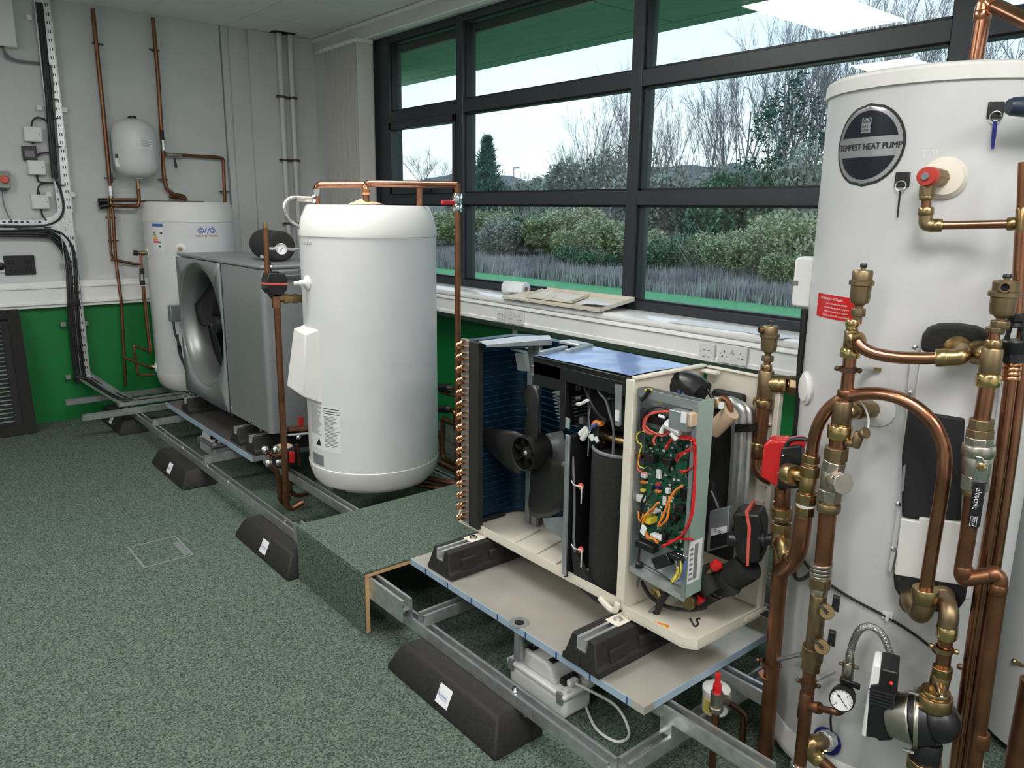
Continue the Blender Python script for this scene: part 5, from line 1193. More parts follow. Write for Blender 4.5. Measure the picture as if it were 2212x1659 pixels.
# ================================================================== PIPEWORK ON THE BIG CYLINDER
def pts_(l, d): return [D(q[0], q[1], q[2] if len(q) > 2 else d) for q in l]
def run(par, l, d, w, m='copper', nm='pipe', n=16, curve=False, rad=.03):
    p = pts_(l, d); r = px2m(w/2, p[len(p)//2]); p = bez(p, 8) if curve else bent(p, rad)
    return B().tube(p, r, n).build(nm, m, par)
def fit(par, a, b_, d, w, m='brass', nm='fitting', hx=False, w2=None, n=18):
    d0, d1 = d if isinstance(d, tuple) else (d, d)
    pa, pb = D(*a, d0), D(*b_, d1); r = px2m(w/2, pa)
    bb = B()
    if hx: bb.cyl(pa, pb, r, n=8)
    else:
        L = (pb-pa).length; r2 = px2m(w2/2, pa) if w2 else r; e = min(.003, L*.2)
        bb.lathe([(r-e*.6, 0), (r, e), (r2, L-e), (r2-e*.6, L)], pa, pb-pa, n)
    return bb.build(nm, m, par, bevel=.0012 if hx else 0)
def clipr(par, c, d, w, m='clip_brown', ax=None):
    p = D(*c, d); r = px2m(w/2, p)+.001; ax = ax or V((0, 0, 1)); u = TE.cross(V((0, 0, 1)))
    B().lathe([(r, -.005), (r+.003, -.006), (r+.003, .006), (r, .005), (r, -.005)], p, ax, n=20, caps=False).build('clip_ring', m, par)
    for s_ in (-1, 1): B().ball(p+u*s_*(r+.008), .0065).build('clip_screw', m, par)
def aav(par, x, yt, yb, d, w, m='brass_dull', side=None):
    p0, p1 = D(x, yb, d), D(x, yt, d); L = (p1-p0).length; R = px2m(w/2, p0); ax = V((0, 0, 1))
    B().lathe([(.34*R, 0), (.34*R, .10*L), (.30*R, .11*L), (.30*R, .27*L), (.42*R, .29*L), (.5*R, .32*L), (.72*R, .33*L), (.80*R, .40*L), (.82*R, .62*L), (1.0*R, .635*L), (1.0*R, .70*L), (.90*R, .715*L), (.80*R, .73*L), (.82*R, .86*L), (.74*R, .885*L), (.2*R, .89*L), (.2*R, .94*L)], p0, ax, n=24).build('vent_body', m, par)
    B().lathe([(.60*R, .10*L), (.62*R, .12*L), (.62*R, .21*L), (.60*R, .23*L)], p0, ax, n=8).build('vent_nut', m, par, bevel=.001)
    B().lathe([(.26*R, .93*L), (.28*R, .94*L), (.28*R, .98*L), (.22*R, 1.0*L)], p0, ax, n=14).build('vent_cap', 'black_plastic', par)
    if side is not None:
        c = p0+ax*.80*L; dv = V(side).normalized()
        B().lathe([(.26*R, .55*R), (.36*R, .9*R), (.36*R, 1.15*R), (.26*R, 1.15*R), (.26*R, .9*R)], c, dv, n=14, caps=False).build('vent_outlet', m, par); B().lathe([(.25*R, .92*R), (.25*R, .96*R)], c, dv, n=12).build('outlet_bore', 'vent_black', par)
GP = 'copper and brass pipework on the big cylinder'
toC = -TE
RGT = TE.cross(V((0, 0, 1)))
# --- left riser with vent, feeding the side port
r1 = thing('pipe_riser', 'brown copper riser with brass air vent teed into the big cylinder below the wiring box', 'pipework', D(1650, 1650, 2.05))
aav(r1, 1657, 692, 790, 2.24, 42, side=-RGT*.8+toC*.5)
fit(r1, (1656, 787), (1655, 800), 2.24, 25, 'brass')
fit(r1, (1656, 800), (1650, 866), 2.24, 33, 'brass_dull', 'tee')
fit(r1, (1655, 826), (1677, 829), (2.24, 2.25), 33, 'brass', 'tee_branch', w2=40)
fit(r1, (1677, 829), (1696, 831), (2.25, 2.255), 42, 'brass', 'compression_nut'); fit(r1, (1696, 831), (1703, 832), (2.255, 2.26), 28, 'copper'); fit(r1, (1703, 832), (1720, 834), (2.26, 2.265), 44, 'brass_dull', 'compression_nut', hx=True); fit(r1, (1720, 834), (1738, 836), (2.265, 2.28), 38, 'brass_dull', 'compression_nut', hx=True)
fit(r1, (1650, 862), (1648, 878), 2.24, 44, 'brass', 'collar')
run(r1, ((1648, 876), (1638, 985)), 2.24, 30, 'copper_old')
fit(r1, (1638, 955), (1637, 962), 2.24, 34, 'brass_bright', 'ring'); fit(r1, (1637, 962), (1636, 990), 2.24, 32, 'copper_old', 'socket')
run(r1, ((1636, 988), (1636, 1008), (1650, 1026), (1668, 1036)), 2.24, 30, 'copper', curve=True)
a, z = hit(C1, R1, 1742, 838)
B().lathe([(.044, -.003), (.046, .004), (.038, .007), (.036, .010), (.022, .012)], cpt(C1, R1, a, z), V((math.cos(a), math.sin(a), 0)), n=28).build('port_flange', 'plastic_white', t1)
# --- red actuator
ra = thing('motor_valve_head', 'red and black motorised valve head beside the brass mixing valve', 'valve actuator', D(1690, 1070, 2.02))
B().prism([D(*q, 2.03) for q in ((1650, 962), (1662, 952), (1700, 952), (1688, 1058), (1682, 1056), (1642, 1030))], TE*.06).build('red_cover', 'red', ra, bevel=.005)
B().prism([D(*q, 2.015) for q in ((1688, 968), (1730, 962), (1732, 1050), (1722, 1056), (1678, 1056))], TE*.07).build('black_body', 'black_plastic', ra, bevel=.004)
B().prism([D(*q, 2.03) for q in ((1700, 953), (1730, 950), (1740, 958), (1738, 968), (1700, 966))], TE*.05).build('red_top', 'red', ra, bevel=.003)
for q in ((1692, 984), (1682, 1022)): B().ball(D(*q, 2.012), .0035).build('screw', 'chrome', ra)
B().tube(bez([D(*q, 2.03) for q in ((1697, 964), (1706, 953), (1722, 948), (1742, 950), (1760, 965))], 6), .0055, 8).build('cable', 'cable_black', ra)
# --- brass mixing valve with knob, arch pipe over to the heat exchanger
m1 = thing('mixing_valve', 'brass tee valve with a side knob under the copper arch', 'valve', D(1745, 1100, 1.95))
for a_, b_, w, nm, hx in (((1754, 982), (1752, 998), 38, 'compression_nut', True), ((1752, 998), (1751, 1008), 30, 'neck', False), ((1751, 1006), (1749, 1028), 43, 'compression_nut', True), ((1749, 1026), (1742, 1066), 36, 'body', False), ((1743, 1064), (1741, 1086), 46, 'compression_nut', True)):
    fit(m1, a_, b_, 1.95, w, 'brass', nm, hx)
fit(m1, (1741, 1087), (1740, 1093), 1.95, 40, 'cable_white', 'washer'); fit(m1, (1740, 1092), (1738, 1112), 1.95, 42, 'brass', 'compression_nut', True); fit(m1, (1738, 1112), (1736, 1122), 1.95, 34, 'brass_dull', 'collar')
fit(m1, (1745, 1030), (1716, 1026), (1.95, 1.96), 26, 'brass', 'branch'); fit(m1, (1718, 1027), (1700, 1024), (1.955, 1.975), 46, 'brass', 'knob', w2=50)
ar = thing('copper_arch', 'wide arched copper pipe crossing in front of the big cylinder', 'pipe', D(1998, 1290, 1.88))
run(ar, ((1754, 985, 1.95), (1757, 958, 1.95), (1766, 922, 1.945), (1788, 885, 1.94), (1825, 859, 1.93), (1875, 850, 1.92), (1930, 856, 1.91), (1980, 880, 1.90), (2018, 918, 1.89), (2038, 965, 1.885), (2040, 1010, 1.88), (2035, 1060, 1.88), (2018, 1160, 1.88), (1998, 1285, 1.88)), 1.9, 29, 'copper', curve=True, n=20)
fit(ar, (2000, 1270), (1997, 1300), 1.88, 54, 'brass', 'compression_nut')
# elbow into the heat exchanger
B().tube(bez([D(1997, 1298, 1.88), D(1992, 1318, 1.88), D(1985, 1322, 1.895), D(1972, 1300, 1.93), D(1968, 1290, 1.96)], 5), px2m(23, D(1995, 1310, 1.88)), 16).build('elbow', 'brass_dull', ar)
B().lathe([(.030, 0), (.030, .016), (.026, .02)], D(1972, 1298, 1.955), toC, n=20).build('elbow_collar', 'brass', ar)
# --- three-way valve, its black head with red band, and the long pipe to the floor
m2 = thing('three_way_valve', 'brass three-way valve with copper tails in front of the big cylinder', 'valve', D(1690, 1240, 2.05))
run(m2, ((1690, 1054), (1690, 1100)), 2.05, 33, 'copper'); fit(m2, (1690, 1062), (1690, 1096), 2.05, 34, 'copper_old', 'socket')
fit(m2, (1690, 1096), (1690, 1112), 2.05, 45, 'brass', 'compression_nut', True); fit(m2, (1690, 1112), (1690, 1124), 2.05, 40, 'brass_dull', 'neck'); fit(m2, (1689, 1128), (1688, 1148), 2.05, 46, 'brass', 'compression_nut', True)
B().ball(D(1688, 1172, 2.05), .030, 16, 10).build('body', 'brass', m2); fit(m2, (1688, 1145), (1690, 1205), 2.05, 40, 'brass_dull', 'body')
fit(m2, (1690, 1170), (1706, 1205), (2.03, 1.98), 40, 'brass', 'branch'); B().tube([D(1700, 1190, 1.99), D(1712, 1215, 1.965)], px2m(13, D(1700, 1200, 1.98)), 14).build('tail', 'copper', m2)
lp = thing('copper_pipe', 'long brown copper pipe dropping to the floor between steel tray and big cylinder', 'pipe', D(1650, 1660, 2.05))
run(lp, ((1690, 1200), (1682, 1260), (1668, 1450), (1650, 1650), (1640, 1760)), 2.05, 33, 'copper_old', rad=.2)
fit(lp, (1690, 1202), (1688, 1226), 2.05, 37, 'copper_old', 'socket'); fit(lp, (1656, 1457), (1655, 1462), 2.05, 35, 'copper', 'solder_ring'); clipr(lp, (1661, 1432), 2.05, 32, 'copper')
run(lp, ((1736, 1118, 1.95), (1732, 1150, 1.95), (1726, 1185, 1.96), (1714, 1212, 1.975), (1700, 1226, 2.0), (1688, 1232, 2.04)), 1.96, 36, 'copper_old', curve=True)
va = thing('valve_actuator', 'black valve actuator with a red band in front of the opened heat pump', 'valve actuator', D(1615, 1210, 2.08))
B().prism([D(*q, 2.05) for q in ((1582, 1112), (1600, 1108), (1640, 1112), (1648, 1140), (1645, 1215), (1605, 1222), (1588, 1200))], TE*.085).build('housing', 'black_plastic', va, bevel=.007)
B().prism([D(*q, 2.045) for q in ((1609, 1105), (1615, 1105), (1622, 1140), (1617, 1223), (1611, 1223), (1615, 1140))], TE*.095).build('band', 'red_light', va)
B().lathe([(.022, 0), (.022, .02), (.018, .025)], D(1590, 1165, 2.07), -RGT*.9+toC*.2, n=18).build('knob', 'black_plastic', va)
B().cyl(D(1642, 1165, 2.06), D(1672, 1165, 2.05), .015).cyl(D(1648, 1165, 2.06), D(1655, 1165, 2.06), .024).build('coupling', 'black_plastic', va)
# --- second riser with vent and both branches
r2 = thing('pipe_riser', 'copper riser with brass air vent beside the red warning notice', 'pipework', D(1725, 1659, 1.93))
aav(r2, 1852, 569, 695, 1.93, 51)
fit(r2, (1842, 690), (1841, 706), 1.93, 29, 'brass_bright', 'collar'); fit(r2, (1841, 705), (1840, 716), 1.93, 24, 'brass')
fit(r2, (1840, 714), (1836, 758), 1.93, 30, 'brass_dull', 'tee'); fit(r2, (1838, 752), (1836, 772), 1.93, 42, 'brass_bright', 'compression_nut')
B().lathe([(.0165, -.012), (.021, -.010), (.0215, .004), (.018, .010)], D(1850, 736, 1.905), (toC*.85+RGT*.5), n=20).build('branch_collar', 'brass', r2)
run(r2, ((1836, 772), (1826, 875)), 1.93, 27, 'copper'); clipr(r2, (1832, 798), 1.93, 28)
fit(r2, (1826, 842), (1825, 858), 1.93, 33, 'copper_old', 'collar'); 
fit(r2, (1822, 866), (1816, 920), 1.93, 41, 'brass_dull', 'tee'); fit(r2, (1826, 890), (1850, 884), (1.935, 1.965), 41, 'brass', 'branch'); fit(r2, (1850, 884), (1862, 882), (1.965, 1.98), 46, 'brass', 'compression_nut'); fit(r2, (1862, 883), (1890, 884), (1.98, 2.03), 40, 'brass_dull', 'compression_nut', True)
a, z = hit(C1, R1, 1896, 884)
B().lathe([(.040, -.003), (.042, .004), (.034, .008), (.020, .011)], cpt(C1, R1, a, z), V((math.cos(a), math.sin(a), 0)), n=28).build('port_flange', 'plastic_white', t1)
fit(r2, (1815, 918), (1813, 946), 1.93, 51, 'brass_bright', 'compression_nut'); run(r2, ((1812, 944), (1808, 976)), 1.93, 37, 'copper')
run(r2, ((1856, 866, 1.95), (1868, 880, 1.95), (1876, 905, 1.95), (1874, 925, 1.95), (1866, 938, 1.95)), 1.95, 5, 'cable_white', 'cap_strap', curve=True, n=8)
fit(r2, (1826, 956), (1846, 958), (1.92, 1.91), 18, 'brass_dull', 'drain_branch'); fit(r2, (1846, 966), (1858, 934), 1.91, 21, 'brass_dull', 'drain_cock'); fit(r2, (1858, 938), (1872, 934), (1.905, 1.895), 18, 'brass_dull', 'drain_outlet', w2=26)
fit(r2, (1808, 966), (1805, 992), 1.93, 52, 'brass_dull', 'compression_nut', True); fit(r2, (1805, 990), (1803, 998), 1.93, 44, 'brass', 'collar')
fit(r2, (1804, 996), (1798, 1018), 1.93, 50, 'nickel', 'check_valve', True); fit(r2, (1799, 1016), (1794, 1058), 1.93, 46, 'nickel', 'check_valve'); fit(r2, (1794, 1056), (1792, 1080), 1.93, 52, 'nickel', 'check_valve', True)
fit(r2, (1800, 1038), (1816, 1044), (1.92, 1.885), 40, 'nickel', 'strainer_arm', w2=46); fit(r2, (1814, 1043), (1822, 1046), (1.888, 1.875), 48, 'nickel', 'strainer_cap', True)
fit(r2, (1792, 1080), (1790, 1088), 1.93, 38, 'brass', 'neck'); fit(r2, (1791, 1086), (1789, 1104), 1.93, 50, 'brass_dull', 'compression_nut'); run(r2, ((1789, 1100), (1778, 1220)), 1.93, 36, 'copper_old')
for i in range(4): fit(r2, (1774-.5*i, 1216+8*i), (1774-.6*i, 1222+8*i), 1.93, 48-2*(i % 2), 'nickel', 'union_ring')
fit(r2, (1773, 1246), (1771, 1268), 1.93, 46, 'brass_dull', 'compression_nut', True); fit(r2, (1771, 1266), (1769, 1284), 1.93, 36, 'nickel', 'collar')
fit(r2, (1769, 1284), (1757, 1400), 1.93, 35, 'brass_dull', 'manifold'); fit(r2, (1757, 1396), (1754, 1424), 1.93, 47, 'brass_dull', 'compression_nut', True); fit(r2, (1754, 1424), (1750, 1446), 1.93, 42, 'brass_dull', 'compression_nut', True)
for (cx_, cy_), hd in (((1787, 1322), (1806, 1303)), ((1776, 1398), (1797, 1378))):
    fit(r2, (cx_-18, cy_-6), (cx_-4, cy_-2), (1.925, 1.90), 22, 'brass_dull', 'drain_branch'); fit(r2, (cx_-3, cy_-2), (cx_, cy_), (1.90, 1.885), 33, 'brass', 'drain_cap')
    B().obox(D(hd[0], hd[1], 1.90), RGT*.0085+V((0, 0, -.001)), V((0, 0, .019)), TE*.008).build('lever', 'black_plastic', r2, bevel=.002)
    B().tube([D(cx_-16, cy_-14, 1.885), D(cx_-6, cy_-6, 1.88), D(cx_+1, cy_+2, 1.878)], .0035, 6).build('strap', 'black_plastic', r2); B().ball(D(cx_, cy_+3, 1.878), .0035).build('strap_pin', 'brass', r2)
run(r2, ((1750, 1440), (1738, 1560), (1728, 1655), (1722, 1700)), 1.93, 27, 'copper_old', rad=.2); clipr(r2, (1746, 1476), 1.93, 26)
fit(r2, (1744, 1494), (1736, 1552), 1.93, 30, 'copper_old', 'tee'); fit(r2, (1742, 1525), (1772, 1530), (1.93, 1.91), 20, 'copper_old', 'tee_branch', w2=26)
run(r2, ((1770, 1530, 1.91), (1798, 1536, 1.89), (1812, 1540, 1.885), (1824, 1530, 1.88)), 1.9, 15, 'copper_old', rad=.012); fit(r2, (1725, 1648), (1722, 1680), 1.93, 36, 'chrome', 'compression_nut', True)
B().cyl(D(1762, 1470, 1.95), D(1802, 1450, 2.0), px2m(4.5, D(1780, 1460, 1.97))).build('clip_rod', 'galv', r2); B().cyl(D(1680, 1425, 2.04), D(1732, 1413, 1.95), px2m(5, D(1700, 1420, 2.0))).build('clip_rod', 'galv', r2)
B().cyl(D(1846, 796, 1.96), D(1888, 797, 2.02), px2m(5, D(1860, 797, 1.98))).build('clip_rod', 'galv', r2); B().obox(D(1884, 797, 2.015), RGT*.02, V((0, 0, .004)), TE*.003).build('clip_base', 'brass', r2)
# upper branch pipe to the heat exchanger
ub = thing('copper_pipe', 'curved copper pipe from the second riser into the top of the heat exchanger', 'pipe', D(2040, 790, 1.9))
run(ub, ((1852, 738, 1.895), (1868, 754, 1.89), (1895, 765, 1.888), (1940, 772, 1.888), (1990, 774, 1.888), (2026, 773, 1.888)), 1.89, 27, 'copper', curve=True, n=18)
fit(ub, (2020, 773), (2046, 772), 1.888, 40, 'brass', 'compression_nut'); B().tube(bez([D(2044, 772, 1.888), D(2066, 772, 1.888), D(2078, 768, 1.892), D(2076, 756, 1.92), D(2066, 752, 1.96)], 5), px2m(19, D(2060, 770, 1.89)), 16).build('elbow', 'brass', ub)
B().lathe([(.028, 0), (.028, .012), (.024, .016)], D(2068, 752, 1.948), toC, n=20).build('elbow_collar', 'brass', ub)
# --- heat exchanger on the cylinder
hx_ = thing('plate_heat_exchanger', 'black foam-cased plate heat exchanger with white panels on the big cylinder', 'heat exchanger', D(2010, 1310, 1.98))
B().prism([D(*q, 1.965) for q in ((1990, 745), (1992, 728), (2004, 712), (2030, 703), (2070, 703), (2115, 712), (2150, 730), (2160, 745), (2165, 782), (1990, 760))], TE*.08).build('foam_top', 'foam', hx_, bevel=.008)
B().prism([D(*q, 1.972) for q in ((1990, 758), (2170, 780), (2150, 912), (1972, 896))], TE*.07).build('upper_panel', 'tank_white', hx_, bevel=.003)
B().prism([D(*q, 1.965) for q in ((1962, 885), (2085, 905), (2075, 1128), (1948, 1118), (1948, 985))], TE*.08).build('foam_core', 'black_matt', hx_, bevel=.006)
B().prism([D(*q, 1.970) for q in ((2083, 900), (2150, 912), (2120, 1290), (2070, 1300), (2075, 1128))], TE*.06).build('side_casing', 'tank_white', hx_, bevel=.003)
B().prism([D(*q, 1.960) for q in ((1938, 1240), (2092, 1262), (2085, 1300), (2070, 1320), (2040, 1325), (1985, 1322), (1950, 1304), (1932, 1272), (1929, 1240))], TE*.08).build('foam_foot', 'foam', hx_, bevel=.008)
B().prism([D(*q, 1.957) for q in ((1947, 1121), (1984, 1128), (1986, 1118), (2000, 1120), (2094, 1132), (2082, 1266), (1934, 1243), (1932, 1238))], TE*.02).build('lower_panel', 'lid_white', hx_, bevel=.003)
B().prism([D(*q, 1.962) for q in ((1950, 1010), (1957, 1003), (1952, 1060), (1946, 1065))], TE*.01).build('data_label', 'print_grey', hx_)
B().prism([D(*q, 1.990) for q in ((1968, 760), (1988, 764), (1955, 1110), (1925, 1240), (1918, 1230), (1940, 1090))], TE*.03).build('back_plate', 'tank_grey', hx_, bevel=.002)
for q in ((1976, 750), (1966, 848), (1940, 1088), (1929, 1184)): B().lathe([(.006, 0), (.006, .004), (.003, .006)], D(*q, 1.988), toC, n=12).build('screw', 'chrome', hx_)
# --- third riser on the right
r3 = thing('pipe_riser', 'copper riser with brass air vent and black lever valve beside the heat exchanger', 'pipework', D(2105, 1659, 1.86))
aav(r3, 2157, 592, 722, 1.86, 63, side=toC*.95-RGT*.1)
fit(r3, (2150, 706), (2149, 718), 1.86, 40, 'brass_dull', 'compression_nut', True); run(r3, ((2149, 712), (2146, 740)), 1.86, 22, 'copper'); fit(r3, (2147, 734), (2145, 754), 1.86, 34, 'brass', 'compression_nut')
fit(r3, (2145, 752), (2136, 812), 1.86, 43, 'brass_dull', 'tee'); fit(r3, (2134, 770), (2118, 764), (1.865, 1.90), 38, 'brass', 'branch'); B().lathe([(.026, -.008), (.026, .010), (.022, .014)], D(2112, 761, 1.935), toC, n=20).build('branch_collar', 'brass', r3)
fit(r3, (2136, 808), (2134, 834), 1.86, 50, 'brass_bright', 'compression_nut'); run(r3, ((2134, 830), (2120, 910)), 1.86, 33, 'copper')
fit(r3, (2121, 905), (2119, 926), 1.86, 50, 'brass_dull', 'compression_nut', True); fit(r3, (2118, 926), (2116, 946), 1.86, 56, 'brass_dull', 'compression_nut', True)
bv = thing('ball_valve', 'nickel ball valve with a long black lever marked altecnic', 'valve', D(2105, 1075, 1.86))
fit(bv, (2116, 944), (2114, 962), 1.858, 57, 'nickel', 'end_nut', True); fit(bv, (2114, 960), (2112, 985), 1.858, 66, 'nickel', 'body'); fit(bv, (2112, 984), (2107, 1030), 1.858, 60, 'nickel', 'body', w2=54); fit(bv, (2107, 1026), (2103, 1056), 1.858, 56, 'nickel', 'end_nut', True); fit(bv, (2103, 1054), (2101, 1070), 1.858, 44, 'brass_dull', 'collar')
B().prism([D(*q, 1.825) for q in ((2108, 986), (2122, 988), (2133, 1005), (2135, 1020), (2130, 1042), (2103, 1040), (2106, 1020))], TE*.004).build('lever_plate', 'chrome', bv, bevel=.001)
B().lathe([(.010, 0), (.010, .006), (.006, .012)], D(2120, 1008, 1.824), toC, n=6).build('lever_nut', 'brass_bright', bv)
lv = B().prism([D(*q, 1.818) for q in ((2103, 1040), (2131, 1042), (2117, 1138), (2108, 1146), (2096, 1140), (2091, 1132))], TE*.009).build('lever_sleeve', 'black_plastic', bv, bevel=.003)
o_ = D(2113, 1064, 1.8165); e_ = (D(2104, 1108, 1.8165)-o_).normalized(); uu = e_.cross(toC).normalized()
if uu.dot(RGT) < 0: uu = -uu
b = B(); text_on(b, 'altecnic', (D(2114, 1058, 1.8165)+D(2107, 1098, 1.8165))/2, e_, uu, .0155); b.build('lettering', 'print_white', lv)
q = [D(2097, 1116, 1.8165), D(2111, 1117, 1.8165), D(2108, 1137, 1.8165), D(2094, 1136, 1.8165)]; b = B()
for i in range(4): b.tube([q[i], q[(i+1) % 4]], .0005, 4)
text_on(b, 'AQUA', (q[0]+q[2])/2, e_, uu, .008); b.build('approval_mark', 'print_white', lv)
dp_ = thing('copper_pipe', 'brown copper pipe stepping sideways below the lever valve and down to the floor', 'pipe', D(2105, 1659, 1.86))
run(dp_, ((2101, 1066), (2092, 1150), (2077, 1240), (2082, 1252), (2150, 1240), (2160, 1250), (2155, 1290), (2125, 1500), (2100, 1680), (2090, 1760)), 1.86, 33, 'copper_old', rad=.022)
for a_, b_ in (((2082, 1222), (2080, 1246)), ((2136, 1240), (2160, 1240)), ((2158, 1262), (2154, 1284))): fit(dp_, a_, b_, 1.86, 37, 'copper_old', 'socket')
fit(dp_, (2120, 1582), (2117, 1615), 1.86, 36, 'copper_old', 'socket')
# --- discharge pipes at the far right, tundish
tp = thing('discharge_pipe', 'copper discharge pipe with black open tundish behind the lever valve', 'pipework', D(2090, 1659, 1.90))
run(tp, ((2206, 500), (2196, 690)), 1.90, 25, 'copper')
fit(tp, (2196, 676), (2195, 694), 1.90, 38, 'black_plastic', 'tundish_nut', True); fit(tp, (2195, 692), (2194, 706), 1.90, 28, 'black_plastic', 'tundish_neck', w2=42)
for s_ in (-1, 1): B().tube([D(2194+s_*12, 704, 1.90), D(2192+s_*19, 738, 1.90)], .005, 8).build('tundish_leg', 'black_plastic', tp)
fit(tp, (2192, 734), (2190, 764), 1.90, 52, 'black_plastic', 'tundish_cup', w2=44); fit(tp, (2190, 762), (2188, 782), 1.90, 42, 'black_plastic', 'tundish_nut', True)
for i in range(4): fit(tp, (2187-1.2*i, 782+10*i), (2187-1.2*i, 791+10*i), 1.90, 34+(3 if i % 2 else 0), 'copper_bright', 'coupling')
run(tp, ((2183, 820), (2150, 1080), (2112, 1300), (2070, 1600), (2055, 1720)), 1.93, 24, 'copper', rad=.3)
dr = thing('copper_pipe', 'straight reddish copper pipe running beside the tundish pipe', 'pipe', D(2100, 1659, 1.95))
run(dr, ((2228, 560), (2196, 900), (2155, 1180), (2120, 1400), (2084, 1640), (2076, 1740)), 1.96, 26, 'copper', rad=.3)
fit(dr, (2076, 1550), (2064, 1552), 1.96, 14, 'copper_old', 'stub')
cl = thing('pipe_clip', 'brass pipe clip screwed to the big cylinder beside the twin pipes', 'pipe clip', D(2085, 1450, 2.03))
for q in ((2074, 1440), (2098, 1436), (2092, 1458)): B().ball(D(*q, 2.02), .008).build('screw', 'brass_dull', cl)
B().tube([D(2074, 1440, 2.02), D(2096, 1438, 2.02), D(2098, 1458, 2.0)], .004, 8).build('bar', 'brass_dull', cl)
# --- temperature and pressure valve with its drop
tv = thing('relief_valve', 'brass relief valve with a red knob on the big cylinder', 'valve', D(2000, 500, 1.97))
a, z = hit(C1, R1, 2040, 385)
B().lathe([(.044, -.003), (.046, .005), (.040, .012), (.036, .018), (.024, .02)], cpt(C1, R1, a, z), V((math.cos(a), math.sin(a), 0)), n=32).build('port_flange', 'plastic_cream', t1)
fit(tv, (2036, 385), (2012, 382), (2.01, 1.955), 40, 'brass_dull', 'body', True)
fit(tv, (2010, 382), (2000, 381), (1.955, 1.925), 43, 'red_matt', 'knob', w2=40); fit(tv, (2000, 381), (1996, 381), (1.925, 1.918), 16, 'print_grey', 'knob_centre')
fit(tv, (2004, 400), (2002, 424), 1.95, 34, 'brass_dull', 'outlet', True); fit(tv, (2002, 422), (2001, 432), 1.95, 30, 'brass', 'collar'); run(tv, ((2001, 430), (2000, 455)), 1.95, 20, 'copper_old')
fit(tv, (2000, 448), (2000, 466), 1.95, 32, 'brass', 'compression_nut'); B().tube(bent([D(2000, 464, 1.95), D(1999, 486, 1.95), D(2016, 487, 1.95)], .02), px2m(14, D(2000, 480, 1.95)), 14).build('elbow', 'brass_dull', tv)
fit(tv, (2014, 487), (2036, 487), 1.95, 29, 'brass', 'compression_nut'); run(tv, ((2034, 487), (2178, 484)), 1.95, 19, 'copper'); fit(tv, (2174, 484), (2198, 483), 1.95, 29, 'brass', 'compression_nut')
fit(tv, (2210, 448), (2207, 530), 1.94, 28, 'brass', 'tee'); run(tv, ((2212, 350), (2208, 460)), 1.94, 22, 'copper_old')
# --- key tags on magnets
for (sx, sy, m, pins) in ((1950, 388, 'black_plastic', (1941, 470)), (2150, 238, 'blue', (2141, 322))):
    a, z = hit(C1, R1, sx, sy); c_ = cpt(C1, R1+.002, a, z); n_ = V((math.cos(a), math.sin(a), 0)); s_ = V((-math.sin(a), math.cos(a), 0))
    kt = thing('key_hook', ('black' if m != 'blue' else 'blue') + ' key hanging from a small black hook plate on the big cylinder', 'key', c_)
    B().obox(c_, s_*.016, V((0, 0, .017)), n_*.003).build('hook_plate', 'black_plastic', kt, bevel=.002)
    rc = c_+n_*.006-V((0, 0, .014)); B().tube([rc+s_*.011*math.cos(q*PI/9)+V((0, 0, .011*math.sin(q*PI/9))) for q in range(19)], .0016, 6).build('ring', 'chrome', kt)
    e = cpt(C1, R1+.008, *hit(C1, R1, *pins))
    B().tube([rc-V((0, 0, .011)), (rc+e)/2-V((0, 0, .005)), e], [.004 if m == 'blue' else .0022, .0045 if m == 'blue' else .0022, .003 if m == 'blue' else .0018], 8).build('key_shank', m, kt)
# --- dark blue nozzle at the right edge and copper outlet on top
nz_ = thing('thermostat_pocket', 'dark blue tapered sleeve projecting beside the key hook on the big cylinder', 'sleeve', D(2200, 235, 1.98))
B().lathe([(.014, 0), (.018, .008), (.026, .10), (.028, .14)], D(2178, 230, 1.93), RGT*.9+TE*.5, n=24).build('sleeve', 'blue_dark', nz_)
tpz = thing('copper_outlet', 'copper outlet pipe rising from the lid of the big cylinder', 'pipe', D(2112, 125, 2.2))
run(tpz, ((2108, 130), (2126, 22)), 2.18, 31, 'copper', n=18); fit(tpz, (2121, 45), (2124, 22), 2.18, 35, 'copper', 'socket')
B().tube(bez([D(2124, 24, 2.18), D(2128, 8, 2.18), D(2140, 5, 2.175), D(2150, 14, 2.16)], 6), px2m(17, D(2130, 10, 2.18)), 16).build('elbow', 'copper_bright', tpz)
run(tpz, ((2144, 10, 2.17), (2230, 52, 2.05)), 2.1, 33, 'copper', n=18)
# --- circulating pump group
cpu = thing('circulator_pump', 'black and grey circulating pump with brass isolation valve', 'pump', D(1980, 1659, 1.84))
B().prism([D(*q, 1.835) for q in ((1885, 1436), (1902, 1438), (1902, 1478), (1890, 1482), (1876, 1590), (1868, 1595), (1860, 1588))], TE*.07).build('white_cover', 'plastic_white', cpu, bevel=.004)
B().prism([D(*q, 1.832) for q in ((1902, 1444), (1916, 1448), (1942, 1454), (1938, 1498), (1932, 1512), (1928, 1600), (1898, 1602), (1894, 1596), (1870, 1592), (1880, 1480), (1898, 1478))], TE*.085).build('head', 'black_plastic', cpu, bevel=.006)
for i in range(5): B().obox(D(1904, 1496+7*i, 1.830), RGT*.026, V((0, 0, .0022)), TE*.002).build('head_rib', 'black_matt', cpu)
B().ball(D(1925, 1476, 1.826), .005).build('led_button', 'red', cpu)
fit(cpu, (1924, 1545), (1976, 1552), (1.87, 1.86), 92, 'nickel', 'motor_body', w2=112); fit(cpu, (1974, 1550), (1984, 1552), (1.86, 1.86), 126, 'nickel', 'motor_flange')
B().obox(D(1966, 1548, 1.835), RGT*.014, V((0, 0, .010)), TE*.004).build('motor_label', 'nickel', cpu, bevel=.002)
